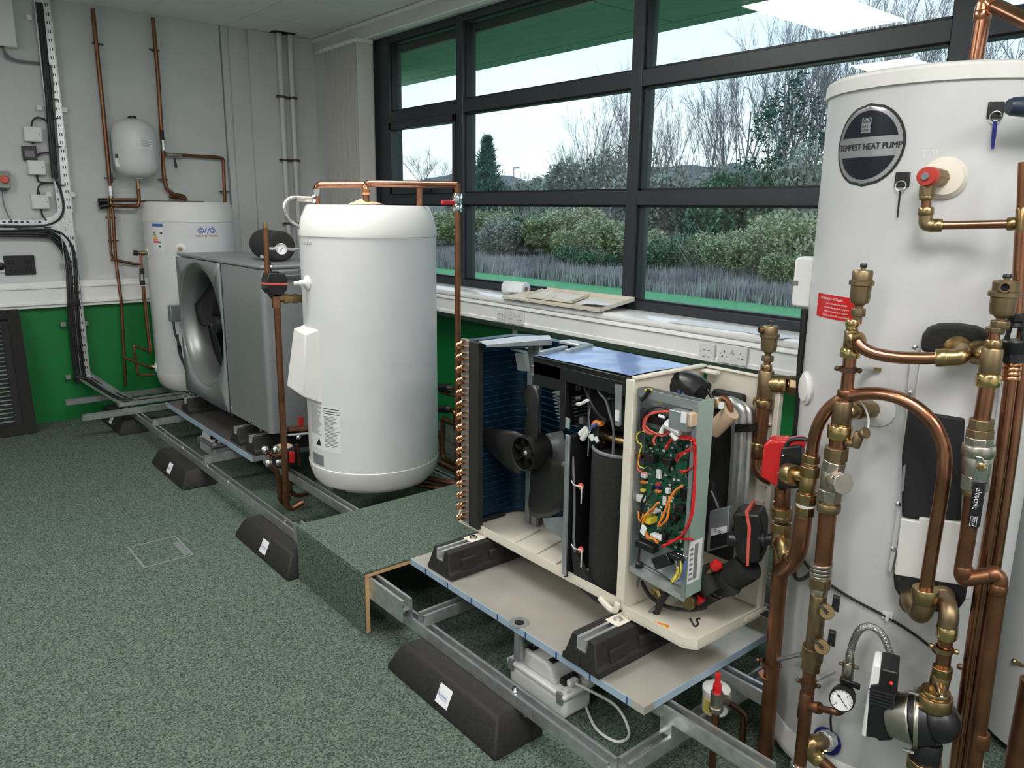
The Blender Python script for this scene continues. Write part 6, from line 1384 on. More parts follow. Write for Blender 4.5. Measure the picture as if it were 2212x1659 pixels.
for q in ((1976, 1498), (1970, 1545), (1962, 1622)): B().cyl(D(*q, 1.832)-RGT*.012, D(*q, 1.832)+RGT*.014, .0045, n=8).build('bolt', 'chrome', cpu)
fit(cpu, (1984, 1552), (2022, 1556), (1.86, 1.85), 118, 'black_plastic', 'volute', w2=104); B().ball(D(2025, 1556, 1.85), .050, 18, 12, sz=1.0).build('volute_back', 'black_plastic', cpu)
fit(cpu, (2018, 1510), (2016, 1530), 1.845, 52, 'black_plastic', 'inlet_neck'); fit(cpu, (2008, 1600), (1996, 1646), 1.845, 54, 'black_plastic', 'outlet_neck', w2=62)
fit(cpu, (1998, 1640), (1994, 1660), 1.845, 72, 'brass', 'flange_nut', True)
iv_ = thing('isolation_valve', 'brass pump isolation valve with copper tail and elbow into the heat exchanger', 'valve', D(2020, 1530, 1.86))
fit(iv_, (2020, 1500), (2016, 1526), 1.845, 72, 'brass', 'flange', w2=74); fit(iv_, (2022, 1490), (2020, 1502), 1.845, 60, 'brass', 'flange_neck'); fit(iv_, (2034, 1456), (2024, 1494), 1.85, 40, 'brass', 'body'); fit(iv_, (2036, 1440), (2034, 1460), 1.85, 42, 'brass', 'compression_nut', True)
fit(iv_, (2030, 1480), (2034, 1502), (1.84, 1.80), 26, 'brass', 'spindle_housing', w2=16); B().ball(D(2034, 1506, 1.797), .005).build('spindle', 'chrome', iv_)
run(iv_, ((2036, 1442), (2044, 1370)), 1.855, 30, 'copper'); clipr(iv_, (2039, 1402), 1.853, 30, 'brass')
fit(iv_, (2044, 1378), (2046, 1352), 1.86, 43, 'brass_bright', 'compression_nut'); B().tube(bez([D(2046, 1354, 1.86), D(2050, 1330, 1.865), D(2046, 1308, 1.885), D(2036, 1290, 1.93), D(2032, 1284, 1.96)], 5), px2m(20, D(2046, 1330, 1.87)), 16).build('elbow', 'brass_dull', iv_)
B().lathe([(.027, 0), (.027, .02), (.023, .024)], D(2036, 1288, 1.94), toC, n=20).build('elbow_collar', 'brass_dull', iv_)
# --- filling loop: braided hose, valve and gauge
fl_ = thing('braided_hose', 'braided steel filling hose arching over to the pump', 'hose', D(1925, 1455, 1.93))
run(fl_, ((1836, 1416, 1.94), (1842, 1390, 1.94), (1856, 1362, 1.93), (1876, 1353, 1.93), (1900, 1364, 1.93), (1918, 1395, 1.93), (1926, 1430, 1.93), (1928, 1452, 1.93)), 1.93, 16, 'steel_braid', 'hose', curve=True, n=12)
fit(fl_, (1836, 1430), (1836, 1412), 1.94, 18, 'nickel', 'ferrule')
gv = thing('filling_valve', 'small nickel filling valve with black lever below the braided hose', 'valve', D(1832, 1480, 1.94))
fit(gv, (1834, 1430), (1830, 1466), 1.94, 25, 'nickel', 'body'); fit(gv, (1812, 1432), (1856, 1444), 1.94, 8, 'brass_dull', 'cross_pin')
B().obox(D(1836, 1476, 1.92), RGT*.024+V((0, 0, -.003)), V((0, 0, .007)), TE*.005).build('lever', 'black_plastic', gv, bevel=.002); fit(gv, (1824, 1458), (1822, 1500), 1.945, 14, 'black_plastic', 'stem')
pg = thing('pressure_gauge', 'round pressure gauge with white dial on the small copper branch', 'gauge', D(1821, 1530, 1.90))
gc = D(1821, 1506, 1.90); gd = (toC+V((0, 0, .25))-RGT*.05).normalized(); gr_ = px2m(25, gc)
B().lathe([(gr_*.9, .028), (gr_, .024), (gr_*1.02, -.004), (gr_*.93, -.006), (gr_*.92, 0)], gc, gd, n=32, caps=False).lathe([(gr_*.9, -.03), (gr_*.9, -.0285)], gc, gd, n=24).build('case', 'black_plastic', pg)
gu, gw, _ = basis(gd)
dl = B().lathe([(gr_*.93, .0), (gr_*.93, .0015)], gc+gd*.022, gd, n=32).build('dial', 'print_white', pg)
B().lathe([(gr_*1.02, .0), (gr_*1.02, .024), (gr_*.95, .027), (gr_*.95, .02)], gc, gd, n=32, caps=False).build('bezel', 'black_plastic', pg)
b = B(); gh = (RGT-gd*RGT.dot(gd)).normalized(); gvv = gd.cross(gh)
if gvv.z < 0: gvv = -gvv
for i in range(13):
    a = math.radians(225-22.5*i); dd = gh*math.cos(a)+gvv*math.sin(a); c_ = gc+gd*.0242+dd*gr_*.78; b.obox(c_, dd*gr_*.07, gd.cross(dd)*.0006, gd*.0002)
for i, tx in enumerate('0123'): a = math.radians(225-90*i); text_on(b, tx, gc+gd*.0242+(gh*math.cos(a)+gvv*math.sin(a))*gr_*.55, gh, gvv, .008)
b.build('dial_marks', 'print_black', dl)
a = math.radians(-48); dd = gh*math.cos(a)+gvv*math.sin(a); b = B().obox(gc+gd*.025+dd*gr_*.12, dd*gr_*.55, gd.cross(dd)*.0008, gd*.0003).obox(gc+gd*.025-dd*gr_*.38, dd*gr_*.12, gd.cross(dd)*.0022, gd*.0003); b.build('needle', 'print_black', dl)
# --- blue gasket port low on the cylinder
bp_ = thing('drain_connection', 'brass elbow on a blue gasket low on the big cylinder', 'pipe fitting', D(1760, 1640, 1.98))
a, z = hit(C1, R1, 1787, 1600); n_ = V((math.cos(a), math.sin(a), 0))
B().lathe([(.038, -.004), (.038, .003), (.030, .006)], cpt(C1, R1+.001, a, z), n_, n=28).build('gasket', 'blue', bp_)
fit(bp_, (1789, 1598), (1778, 1602), (2.0, 1.965), 44, 'chrome', 'backnut', True); fit(bp_, (1780, 1601), (1758, 1606), (1.97, 1.95), 34, 'brass_dull', 'body'); B().tube(bez([D(1766, 1604, 1.955), D(1752, 1606, 1.945), D(1752, 1622, 1.94), D(1762, 1634, 1.94)], 5), px2m(18, D(1760, 1615, 1.95)), 14).build('elbow', 'brass', bp_)
fit(bp_, (1758, 1630), (1772, 1642), 1.94, 36, 'brass_bright', 'compression_nut'); run(bp_, ((1770, 1640), (1800, 1668)), 1.94, 26, 'copper_old')
B().tube(bez([D(1797, 1535, 1.93), D(1794, 1555, 1.96), D(1796, 1580, 1.98)], 5), .003, 6).build('cap_chain', 'cable_black', bp_)
# --- sensor cable along the casing
scb = thing('sensor_cable', 'thin black cable clipped across the big cylinder', 'cable', D(1915, 1330, 2.0))
run(scb, ((1724, 1200, 2.03), (1716, 1240, 2.02), (1728, 1252, 2.01), (1750, 1238, 2.02), (1754, 1215, 2.03)), 2.0, 9, 'cable_black', 'loop', curve=True, n=8)
P_ = [cpt(C1, R1+.005, *hit(C1, R1, *q)) for q in ((1734, 1205), (1760, 1235), (1800, 1265), (1850, 1296), (1905, 1325), (1950, 1352), (1990, 1380), (2018, 1406))]+[D(2030, 1430, 1.93), D(2022, 1462, 1.90), D(1990, 1490, 1.87), D(1950, 1502, 1.85), D(1934, 1492, 1.84)]
B().tube(bez(P_, 6), .0035, 8).build('cable', 'cable_black', scb)
q = cpt(C1, R1+.004, *hit(C1, R1, 1917, 1328)); B().obox(q, RGT*.012, V((0, 0, .010)), TE*.003).obox(q+toC*.006, RGT*.004, V((0, 0, .012)), TE*.003).build('cable_clip', 'plastic_white', scb, bevel=.001)
# --- second white cylinder at the right edge
C4 = (2.66, .454); R4 = .28
t4 = thing('hot_water_cylinder', 'plain white cylinder beyond the twin copper pipes, mostly hidden', 'cylinder', (*C4, .03))
B().lathe([(R4, .03), (R4, 1.62)], (*C4, 0), n=72).build('casing', 'tank_grey', t4); B().lathe([(R4, 1.618), (R4+.004, 1.62), (R4-.01, 1.68), (R4-.06, 1.705), (0, 1.71)], (*C4, 0), n=72).build('lid', 'lid_white', t4)
a, z = hit(C4, R4, 2190, 1425); c_ = cpt(C4, R4, a, z)
c4 = thing('pipe_clip', 'brass pipe clip on the plain white cylinder', 'pipe clip', c_); B().ball(c_+toC*.01, .008).ball(c_+toC*.01+RGT*.03+V((0, 0, .008)), .007).build('screw', 'brass', c4); B().tube([c_+toC*.01, c_+toC*.02+RGT*.02, c_+toC*.03+RGT*.05], .006, 8).build('arm', 'brass', c4)
pp = thing('copper_pipe', 'brown copper pipe in front of the plain white cylinder', 'pipe', D(2190, 1659, 1.85)); run(pp, ((2230, 1470), (2186, 1700)), 1.95, 44, 'copper_old')
# ================================================================== END WALL
def W(px, py, off=.03): return PY(YE-off, px, py)
def poly(par, l, off, r, m, nm, n=10, rad=.02, curve=False):
    p = [W(q[0], q[1], q[2] if len(q) > 2 else off) for q in l]; return B().tube(bez(p, 6) if curve else bent(p, rad), r, n).build(nm, m, par)
# ---- cable tray: upright, branch and lower run, each a perforated channel
ct = thing('cable_tray', 'perforated galvanised cable tray running down the end wall', 'cable tray', (1.145, YE-.03, .3))
def tray(x0, x1, z0, z1, y, holes, nm='tray_section', m='galv_tray', flange=True):
    b = B().box(x0, x1, y, y+.002, z0, z1)
    if flange: b.box(x0, x0+.002, y-.022, y, z0, z1).box(x1-.002, x1, y-.022, y, z0, z1)
    t = b.build(nm, m, ct); h = B(); z = z0+.03; k = 0
    while z < z1-.03:
        for x in holes: h.box(x-.003, x+.003, y-.0008, y, z-.010, z+.010)
        z += .055
    h.build('slots', 'print_black', t, kind='stuff'); return t
yt_ = YE-.028
tray(1.103, 1.200, 1.50, 2.895, yt_, (1.118, 1.172, 1.186))
tray(1.103, 1.190, .30, 1.36, yt_-.03, (1.150, 1.164, 1.178))
B().prism([(1.195, yt_, 1.50), (1.195, yt_, 1.30), (1.103, yt_, 1.30), (1.075, yt_, 1.36), (1.02, yt_, 1.372), (1.02, yt_, 1.455), (1.075, yt_, 1.47), (1.103, yt_, 1.50)], (0, .002, 0)).build('tee_piece', 'galv_tray', ct)
for i in range(9):
    random.seed(i); x, z = random.uniform(1.13, 1.18), 1.32+.018*i; B().obox((x, yt_-.0005, z), (.003, 0, .004), (-.0012, 0, .001), (0, .0006, 0)).build('slot', 'print_black', ct)
random.seed(77)
b = B().box(.45, 1.02, yt_, yt_+.002, 1.372, 1.455).box(.45, 1.02, yt_-.022, yt_, 1.453, 1.455).box(.45, 1.02, yt_-.022, yt_, 1.372, 1.374).build('tray_section', 'galv_tray', ct)
h = B()
for i in range(9): h.box(.70+.035*i, .72+.035*i, yt_-.0008, yt_, 1.425, 1.435).box(.70+.035*i, .72+.035*i, yt_-.0008, yt_, 1.395, 1.405)
h.build('slots', 'print_black', b, kind='stuff')
# sloping piece down to the frame
p = [V((1.103, yt_-.032, .305)), V((1.190, yt_-.032, .33)), V((1.33, 5.80, .205)), V((1.24, 5.72, .205))]
B().add(p, [(0, 1, 2, 3)]).build('bend_section', 'galv', ct)
for a_, b_ in ((p[0], p[3]), (p[1], p[2])): B().prism([a_, b_, b_+V((0, 0, .022)), a_+V((0, 0, .022))], (.0015, 0, 0)).build('bend_flange', 'galv_tray', ct)
B().box(1.24, 1.75, 5.70, 5.702, .19, .215).box(1.33, 1.75, 5.80, 5.802, .19, .215).box(1.24, 1.75, 5.70, 5.80, .186, .188).build('floor_section', 'galv', ct)
for (x, y) in ((63, 37), (85, 232), (140, 237), (105, 420), (157, 420), (70, 483), (137, 701), (186, 699), (148, 815), (194, 812), (137, 573), (153, 573)):
    q = W(x, y, .045 if y < 560 else .06); B().box(q.x-.016, q.x+.016, q.y, q.y+.02, q.z-.016, q.z+.016).build('fixing_plate', 'plastic_white' if y < 560 else 'sheet_grey', ct, bevel=.002)
# cables in the tray
bd_ = thing('cable_bundle', 'bundle of black cables tied into the cable tray', 'cables', (1.14, YE-.05, .3))
YO = .052
for dx, r_ in ((-2, .013), (2, .011), (5, .009)):
    poly(bd_, ((84+dx, 6), (88+dx, 40), (98+dx, 140), (106+dx, 240), (113+dx, 330), (118+dx, 385)), YO, r_, 'cable_black', 'cable', curve=True)
for dx, r_ in ((8, .005), (11, .004)): poly(bd_, ((100+dx, 140), (108+dx, 240), (115+dx, 330), (120+dx, 400), (132+dx*.6, 440), (128+dx*.6, 468), (110, 484), (60, 487), (0, 486)), YO-.006, r_, 'cable_grey', 'cable', curve=True)
poly(bd_, ((120, 385), (130, 410), (137, 440), (134, 462), (118, 480), (80, 489), (0, 490)), YO, .006, 'cable_black', 'cable', curve=True)
for dx, dy, r_ in ((0, 0, .011), (-5, 5, .010), (4, -5, .008)):
    poly(bd_, ((-20, 504+dy), (50, 504+dy), (105, 507+dy), (128+dx, 522+dy), (142+dx, 548), (150+dx, 590, .075), (153+dx, 650, .09), (158+dx, 720, .09), (166+dx, 800, .085), (172+dx, 828, .085)), .055, r_, 'cable_black', 'cable', curve=True)
for dx, r_ in ((0, .008), (4, .006)):
    poly(bd_, ((40, 496), (110, 497), (140, 510), (156+dx, 540), (163+dx, 600, .075), (165+dx, 660, .09), (171+dx, 740, .09), (180+dx, 815, .085)), .055, r_, 'cable_black', 'cable', curve=True)
for k, (dx, r_, m) in enumerate(((-4, .012, 'cable_black'), (0, .010, 'cable_black'), (5, .007, 'cable_grey'), (9, .006, 'cable_black'), (13, .005, 'cable_grey'))):
    B().tube(bez([W(170+dx, 815, .09), V((1.15+.012*k, 6.20, .31)), V((1.21+.02*k, 5.98, .245)), V((1.285+.02*k, 5.79-.01*k, .212)), V((1.42, 5.745+.006*k, .200)), V((1.70, 5.745+.008*k, .198))], 7), r_, 8).build('cable', m, bd_)
for x, y in ((118, 214), (121, 255), (128, 316), (136, 400), (104, 492), (40, 492)): q = W(x, y, .06); B().box(q.x-.02, q.x+.016, q.y-.004, q.y+.012, q.z-.004, q.z+.004).build('cable_tie', 'black_plastic', bd_)
q = W(158, 655, .095); B().box(q.x-.035, q.x+.045, q.y-.01, q.y+.03, q.z-.02, q.z+.02).build('tape_wrap', 'black_plastic', bd_, bevel=.005)
# ---- junction boxes on the wall
def jbox(x, y, w, h_, label, m='plastic_white', dark=None):
    c_ = W(x, y, .03); s2 = px2m(1, c_); t = thing('junction_box', label, 'junction box', (c_.x, YE-.02, c_.z-h_*s2/2))
    hw, hh = w*s2/2, h_*s2/2
    B().box(c_.x-hw, c_.x+hw, YE-.045, YE-.001, c_.z-hh, c_.z+hh).build('box', m, t, bevel=.004)
    if dark: B().box(c_.x-hw*.72, c_.x+hw*.62, YE-.047, YE-.045, c_.z-hh*.55, c_.z+hh*.35).build('window', dark, t)
    else:
        B().box(c_.x-hw*.9, c_.x+hw*.9, YE-.048, YE-.045, c_.z-hh*.88, c_.z+hh*.88).build('cover', m, t, bevel=.001); B().lathe([(.004, 0), (.004, .0015)], (c_.x+hw*.65, YE-.048, c_.z), (0, -1, 0), n=8).build('screw', 'print_grey', t)
    return t
j1 = jbox(71, 290, 34, 31, 'white wall junction box, topmost beside the cable tray')
poly(j1, ((68, 274), (70, 262), (80, 254), (94, 257), (103, 264)), .035, .006, 'cable_black', 'flex', curve=True); poly(j1, ((71, 305), (72, 312)), .03, .008, 'black_plastic', 'gland')
j2 = jbox(64, 331, 26, 30, 'black electricity meter between white junction boxes beside the cable tray', 'black_plastic', 'cable_grey')
poly(j2, ((79, 336), (90, 331), (110, 330)), .035, .006, 'cable_black', 'flex', curve=True)
j3 = jbox(79, 362, 33, 30, 'white wall junction box just below the black meter')
poly(j3, ((80, 378), (84, 392), (100, 395), (115, 395)), .035, .006, 'cable_black', 'flex', curve=True); poly(j3, ((80, 377), (81, 384)), .03, .009, 'black_plastic', 'gland')
j4 = jbox(87, 436, 33, 30, 'white wall junction box, lowest beside the cable tray')
poly(j4, ((83, 420), (83, 404), (95, 396), (114, 395)), .032, .006, 'cable_black', 'flex', curve=True); poly(j4, ((83, 421), (83, 414)), .03, .009, 'black_plastic', 'gland'); poly(j4, ((88, 451), (92, 465), (100, 476)), .035, .006, 'cable_black', 'flex', curve=True)
# ---- emergency stop, thermostat, black double socket, enclosure
es = thing('stop_button', 'red emergency stop button on a grey-green wall box', 'switch', W(4, 405, .03)); q = W(4, 388, .03)
B().box(q.x-.05, q.x+.045, YE-.06, YE-.001, q.z-.055, q.z+.055).build('box', 'leaf_grey', es, bevel=.005); B().lathe([(.022, 0), (.026, .008), (.026, .018), (.02, .024)], (q.x+.01, YE-.06, q.z), (0, -1, 0), n=20).build('button', 'red_light', es)
B().box(q.x-.02, q.x+.022, YE-.05, YE-.02, q.z-.075, q.z-.055).build('gland', 'black_plastic', es); poly(es, ((4, 408), (8, 440), (18, 466), (28, 480)), .035, .004, 'cable_grey', 'flex', curve=True)
ds = thing('double_socket', 'glossy black double socket on the wall above the white trunking', 'socket', W(43, 596, .03)); q = W(43, 573, .02)
B().box(q.x-.092, q.x+.092, YE-.016, YE-.001, q.z-.066, q.z+.066).build('plate', 'black_plastic', ds, bevel=.004)
for s_ in (-.05, .05): B().box(q.x+s_-.018, q.x+s_+.018, YE-.020, YE-.016, q.z+.008, q.z+.036).build('switch', 'black_matt', ds, bevel=.002)
for s_ in (-.045, .045):
    for dx, dz in ((0, -.012), (-.011, -.034), (.011, -.034)): B().box(q.x+s_+dx-.003, q.x+s_+dx+.003, YE-.0168, YE-.0158, q.z+dz-.006, q.z+dz+.006).build('pin_slot', 'vent_black', ds)
th = thing('round_dial', 'black round dial on a white wall plate beside the black double socket', 'thermostat', W(0, 595, .03)); q = W(0, 575, .02)
B().box(q.x-.045, q.x+.033, YE-.014, YE-.001, q.z-.045, q.z+.042).build('plate', 'plastic_white', th, bevel=.004); B().lathe([(.028, 0), (.026, .016), (.018, .02)], (q.x+.002, YE-.014, q.z), (0, -1, 0), n=24).build('dial', 'black_plastic', th)
en = thing('wall_enclosure', 'white wall enclosure with grey conduit beside the top of the cable tray', 'enclosure', W(5, 95, .05)); a_, b_ = W(-40, 95, .04), W(21, -30, .04)
B().box(a_.x, b_.x, YE-.07, YE-.001, a_.z, b_.z).build('box', 'plastic_white', en, bevel=.006); poly(en, ((4, 97), (14, 118), (34, 130), (70, 135), (100, 138), (106, 143)), .04, .009, 'cable_grey', 'conduit', curve=True); poly(en, ((2, 94), (6, 102)), .04, .014, 'black_plastic', 'gland'); poly(en, ((8, 108), (14, 124), (38, 133)), .04, .006, 'cable_grey', 'conduit', curve=True)
# ---- dark framed grille leaning against the wall
gl = thing('grille_panel', 'black framed finned coil panel leaning against the green wall', 'panel', (.3, 6.1, 0))
def G(x, z, d=0): return V((x, 6.105+.135*z/.845-d, z))
def gbar(x0, x1, z0, z1, t, nm, m): 
    return B().add([G(x0, z0), G(x1, z0), G(x1, z1), G(x0, z1), G(x0, z0, t), G(x1, z0, t), G(x1, z1, t), G(x0, z1, t)], [(0, 1, 2, 3), (7, 6, 5, 4), (0, 4, 5, 1), (1, 5, 6, 2), (2, 6, 7, 3), (3, 7, 4, 0)]).build(nm, m, gl)
gbar(.715, .788, .005, .845, .05, 'frame_side', 'foam'); gbar(-.1, .715, .785, .845, .05, 'frame_top', 'foam'); gbar(-.1, .715, .005, .07, .05, 'frame_base', 'foam'); gbar(-.17, -.1, .005, .845, .05, 'frame_side', 'foam'); gbar(.67, .715, .07, .785, .03, 'inner_edge', 'black_matt')
gbar(-.1, .67, .07, .785, .004, 'backing', 'leaf_dark' if False else 'black_matt')
for i in range(24): gbar(-.1, .67, .09+i*.029, .096+i*.029, .012, 'fin', 'soffit_green')

# ---- white expansion vessel
ev = thing('expansion_vessel', 'white expansion vessel hung on the end wall between copper pipes', 'vessel', (1.618, 6.165, 1.73))
vc = (1.618, 6.165)
B().lathe([(0, 1.742), (.05, 1.745), (.10, 1.765), (.135, 1.80), (.146, 1.845), (.148, 1.95), (.146, 2.05), (.132, 2.10), (.095, 2.138), (.04, 2.152), (0, 2.153)], (*vc, 0), n=40).build('body', 'tank_white', ev)
B().lathe([(.032, 2.148), (.028, 2.168), (.018, 2.172)], (*vc, 0), n=16).build('cap', 'black_plastic', ev); B().lathe([(.05, 1.738), (.05, 1.744)], (*vc, 0), n=20).build('flange', 'sheet_grey', ev); B().cyl((*vc, 1.67), (*vc, 1.74), .014).build('stub', 'brass', ev); B().box(vc[0]-.06, vc[0]+.06, 6.25, 6.317, 1.90, 1.93).build('bracket', 'sheet_grey', ev)
k = sticker(ev, vc, .148, 301, 301, 330, 322, 'print_white', 'data_label'); lines(k[0], vc, .149, k[3]+.05, k[4]-.05, k[5]+.01, k[6]-.005, 6, seed=8)
q = hit(vc, .148, 254, 350); c_ = cpt(vc, .151, *q); B().obox(c_, V((.012, 0, 0)), V((0, .001, 0)), V((0, 0, .03))).build('tag', 'print_white', ev); B().obox(c_+V((0, -.001, .04)), V((.01, 0, 0)), V((0, .001, 0)), V((0, 0, .014))).build('tag_clip', 'black_plastic', ev)
# ---- copper on the end wall
def wallrun(label, l, r, clips=(), m='copper_old', off=.045, fittings=(), nm='copper_pipe', extra=()):
    q = W(*l[-1][:2], off); t = thing(nm, label, 'pipe', q); poly(t, l, off, r, m, 'pipe', 12)
    for x, y in clips:
        c_ = W(x, y, off); B().box(c_.x-.034, c_.x+.034, c_.y-.005, c_.y+.005, c_.z-.006, c_.z+.006).box(c_.x-.005, c_.x+.005, c_.y, YE-.001, c_.z-.005, c_.z+.005).build('clip', 'clip_brown', t)
    for a_, b_, rr, mm, n_ in fittings: B().cyl(W(*a_, off), W(*b_, off), rr, n=14).build(n_, mm, t)
    for l2, r2 in extra: poly(t, l2, off, r2, m, 'branch', 12)
    return t
w1 = wallrun('brown copper pipe from the ceiling ending at a manifold with black valves', ((200, 18), (222, 230), (240, 420)), .0145, ((211, 95), (237, 385)), fittings=(((237, 402), (240, 425), .017, 'chrome', 'valve_body'), ((240, 424), (241, 450), .018, 'brass', 'tee')))
c_ = W(240, 384, .06); B().obox(W(241, 384, .07), V((.008, 0, 0)), V((0, .006, 0)), V((0, 0, .034))).build('lever', 'blue_dark', w1, bevel=.003)
for y0, y1, x0, x1 in ((434, 431, 212, 232), (447, 440, 214, 234)): B().cyl(W(x0, y0, .06), W(x1, y1+3, .06), .02).build('black_valve', 'black_plastic', w1)
wallrun('twin thin copper pipes dropping from the manifold to the far cylinder', ((234, 440), (240, 548), (246, 560)), .0085, ((239, 470), (245, 520)), extra=((((243, 440), (250, 560), (262, 650, .09), (268, 760, .09), (272, 835, .09)), .011), (((246, 562), (300, 571)), .009), (((240, 560), (246, 562)), .0085)))
w3 = wallrun('copper pipes crossing from the manifold to the expansion vessel', ((240, 432), (303, 432)), .013, extra=((((240, 444), (298, 446), (301, 435), (298, 400)), .013),), off=.10)
w4 = wallrun('brown copper pipe from the ceiling curving under the expansion vessel side', ((330, 38), (341, 160), (350, 300), (354, 380), (360, 408), (374, 420), (398, 424), (402, 434)), .0145, ((333, 108), (352, 388)), fittings=(((351, 303), (352, 325), .018, 'chrome', 'valve_body'), ((366, 424), (398, 428), .014, 'copper_old', 'valve_body')))
B().obox(W(352, 291, .07), V((.008, 0, 0)), V((0, .006, 0)), V((0, 0, .034))).build('lever', 'blue_dark', w4, bevel=.003)
w5 = wallrun('copper branch with hanging blue lever beside the expansion vessel', ((354, 333), (470, 340), (482, 342), (486, 440)), .0125, ((457, 337), (484, 414)), fittings=(((360, 334), (392, 336), .017, 'nickel', 'valve_body'),))
B().obox(W(379, 352, .07), V((.008, 0, .0)), V((0, .006, 0)), V((.004, 0, -.034))).build('lever', 'blue_dark', w5, bevel=.003)
poly(w5, ((300, 435), (440, 437)), .10, .008, 'copper_old', 'branch')
# pipework at the left flank of the far cylinder
w6 = thing('tundish_pipe', 'copper drop with black tundish beside the far cylinder', 'pipework', W(325, 770, .35)); Yp_ = YE-5.9
def W6(l, r, m='copper', nm='pipe'): return B().tube(bent([W(x, y, .40) for x, y in l], .02), r, 12).build(nm, m, w6)
W6(((288, 547), (318, 546)), .014, 'brass', 'valve_body'); W6(((288, 546), (298, 547)), .019, 'black_plastic', 'valve_knob'); W6(((304, 548), (306, 585)), .010); W6(((246, 560), (290, 571), (305, 570)), .009)
for a_, b_, r_ in (((306, 580), (307, 592), .016), ((307, 606), (308, 616), .018)): B().cyl(W(*a_, .40), W(*b_, .40), r_).build('tundish_ring', 'black_plastic', w6)
for s_ in (-4, 4): B().cyl(W(306+s_, 590, .40), W(307+s_, 608, .40), .004).build('tundish_leg', 'black_plastic', w6)
W6(((309, 618), (318, 700), (325, 762)), .0135); W6(((325, 760), (288, 745), (298, 810), (334, 810)), .0095, 'copper_old', 'drain'); W6(((268, 772), (300, 785), (330, 795)), .009, 'copper_old', 'drain')

# ================================================================== SILL AND TRUNKING ITEMS
def plate(yc, zc, w, h_, label, kind):
    t = thing('double_socket' if kind == 's' else 'data_outlet', label, 'socket' if kind == 's' else 'data outlet', (XS, yc, zc-h_/2)); x = XS+.0065
    B().box(x-.010, x, yc-w/2, yc+w/2, zc-h_/2, zc+h_/2).build('plate', 'plastic_white', t, bevel=.0025)
    if kind == 's':
        for s_ in (-.008, .008): B().box(x-.0135, x-.010, yc+s_-.0055, yc+s_+.0055, zc+.006, zc+.026).build('switch', 'plastic_white', t, bevel=.001)
        for s_ in (-.042, .042):
            for dy, dz, a_, b_ in ((0, .010, .0018, .005), (-.011, -.012, .0045, .002), (.011, -.012, .0045, .002)): B().box(x-.0106, x-.0098, yc+s_+dy-a_, yc+s_+dy+a_, zc+dz-b_, zc+dz+b_).build('pin_slot', 'print_black', t)
        for s_ in (-.062, .062): B().lathe([(.0025, 0), (.0025, .0008)], (x-.010, yc+s_, zc), (-1, 0, 0), n=8).build('screw', 'print_grey', t)
    else:
        for a_ in (-.013, .013):
            for b_ in (-.014, .016): B().box(x-.0112, x-.010, yc+a_-.010, yc+a_+.010, zc+b_-.011, zc+b_+.011).build('module', 'print_white', t, bevel=.0006); 
        for a_ in (-.013, .013):
            for b_ in (-.018, .012): B().box(x-.0117, x-.0112, yc+a_-.007, yc+a_+.007, zc+b_-.003, zc+b_+.001).build('shutter', 'cable_grey', t)
        for s_ in (-.032, .032): B().lathe([(.0025, 0), (.0025, .0008)], (x-.010, yc+s_, zc+.002), (-1, 0, 0), n=8).build('screw', 'print_grey', t)
p = PX(XS, 1583, 767); plate(p.y, p.z, .150, .086, 'white double socket on the trunking behind the opened heat pump', 's')
p = PX(XS, 1527, 761); plate(p.y, p.z, .086, .086, 'white data outlet on the trunking behind the opened heat pump', 'd')
p = PX(XS, 1114, 687); plate(p.y, p.z+.003, .150, .084, 'white double socket on the trunking under the metal cover panel', 's')
p = PX(XS, 1083, 683); plate(p.y, p.z+.002, .080, .080, 'white data outlet on the trunking under the metal cover panel', 'd')
# paper roll
rl = thing('paper_roll', 'roll of white paper towel lying on the window sill', 'paper roll', (3.11, 3.75, 1.031)); c_ = V((3.115, PX(3.115, 1092, 625).y, 1.074)); e = V((3.145, PX(3.145, 1137, 622).y, 1.074))
B().lathe([(.017, 0), (.041, 0), (.0425, .002), (.0425, (e-c_).length-.002), (.041, (e-c_).length), (.017, (e-c_).length), (.017, 0)], c_, e-c_, n=32, caps=False).build('roll', 'paper', rl); B().lathe([(.0168, .0), (.0168, (e-c_).length), (.0155, (e-c_).length), (.0155, 0), (.0168, 0)], c_, e-c_, n=20, caps=False).build('core', 'insul_tan', rl)
# metal cover panels lying on the sill
def tiltbox(par, q, t_, nm, m, bev=.001):
    q = [V(x) for x in q]; n_ = (q[1]-q[0]).cross(q[3]-q[0]).normalized(); n_ = n_ if n_.z > 0 else -n_
    return B().prism(q, n_*t_).build(nm, m, par, bevel=bev)
cpn = thing('cover_panel', 'large cream metal casing panel lying across the window sill', 'panel', (3.0, 3.15, 1.031))
A_, B_, C_, D_ = V((2.939, 3.60, 1.034)), V((2.943, 2.795, 1.034)), V((3.19, 2.775, 1.078)), V((3.185, 3.47, 1.076))
tiltbox(cpn, (A_, B_, C_, D_), .002, 'sheet', 'plastic_cream')
for a_, b_, h_, nm in ((A_, V((2.942, 3.0, 1.034)), .012, 'front_lip'), (V((2.942, 2.99, 1.034)), B_, .022, 'front_lip'), (B_, C_, .022, 'end_lip'), (C_, D_, .022, 'back_lip'), (D_, A_, .012, 'end_lip')):
    B().prism([a_, b_, b_+V((0, 0, h_)), a_+V((0, 0, h_))], V((b_-a_).cross(V((0, 0, 1)))).normalized()*.002).build(nm, 'plastic_cream', cpn)
cp3 = thing('access_cover', 'small cream access cover with a brown clip lying on the large panel', 'panel', (3.08, 3.25, 1.07)); o = V((2.985, 3.44, 1.052)); u_, w_ = V((.012, -.38, .0)), V((.155, .02, .026))
tiltbox(cp3, (o, o+u_, o+u_+w_, o+w_), .002, 'sheet', 'plastic_cream')
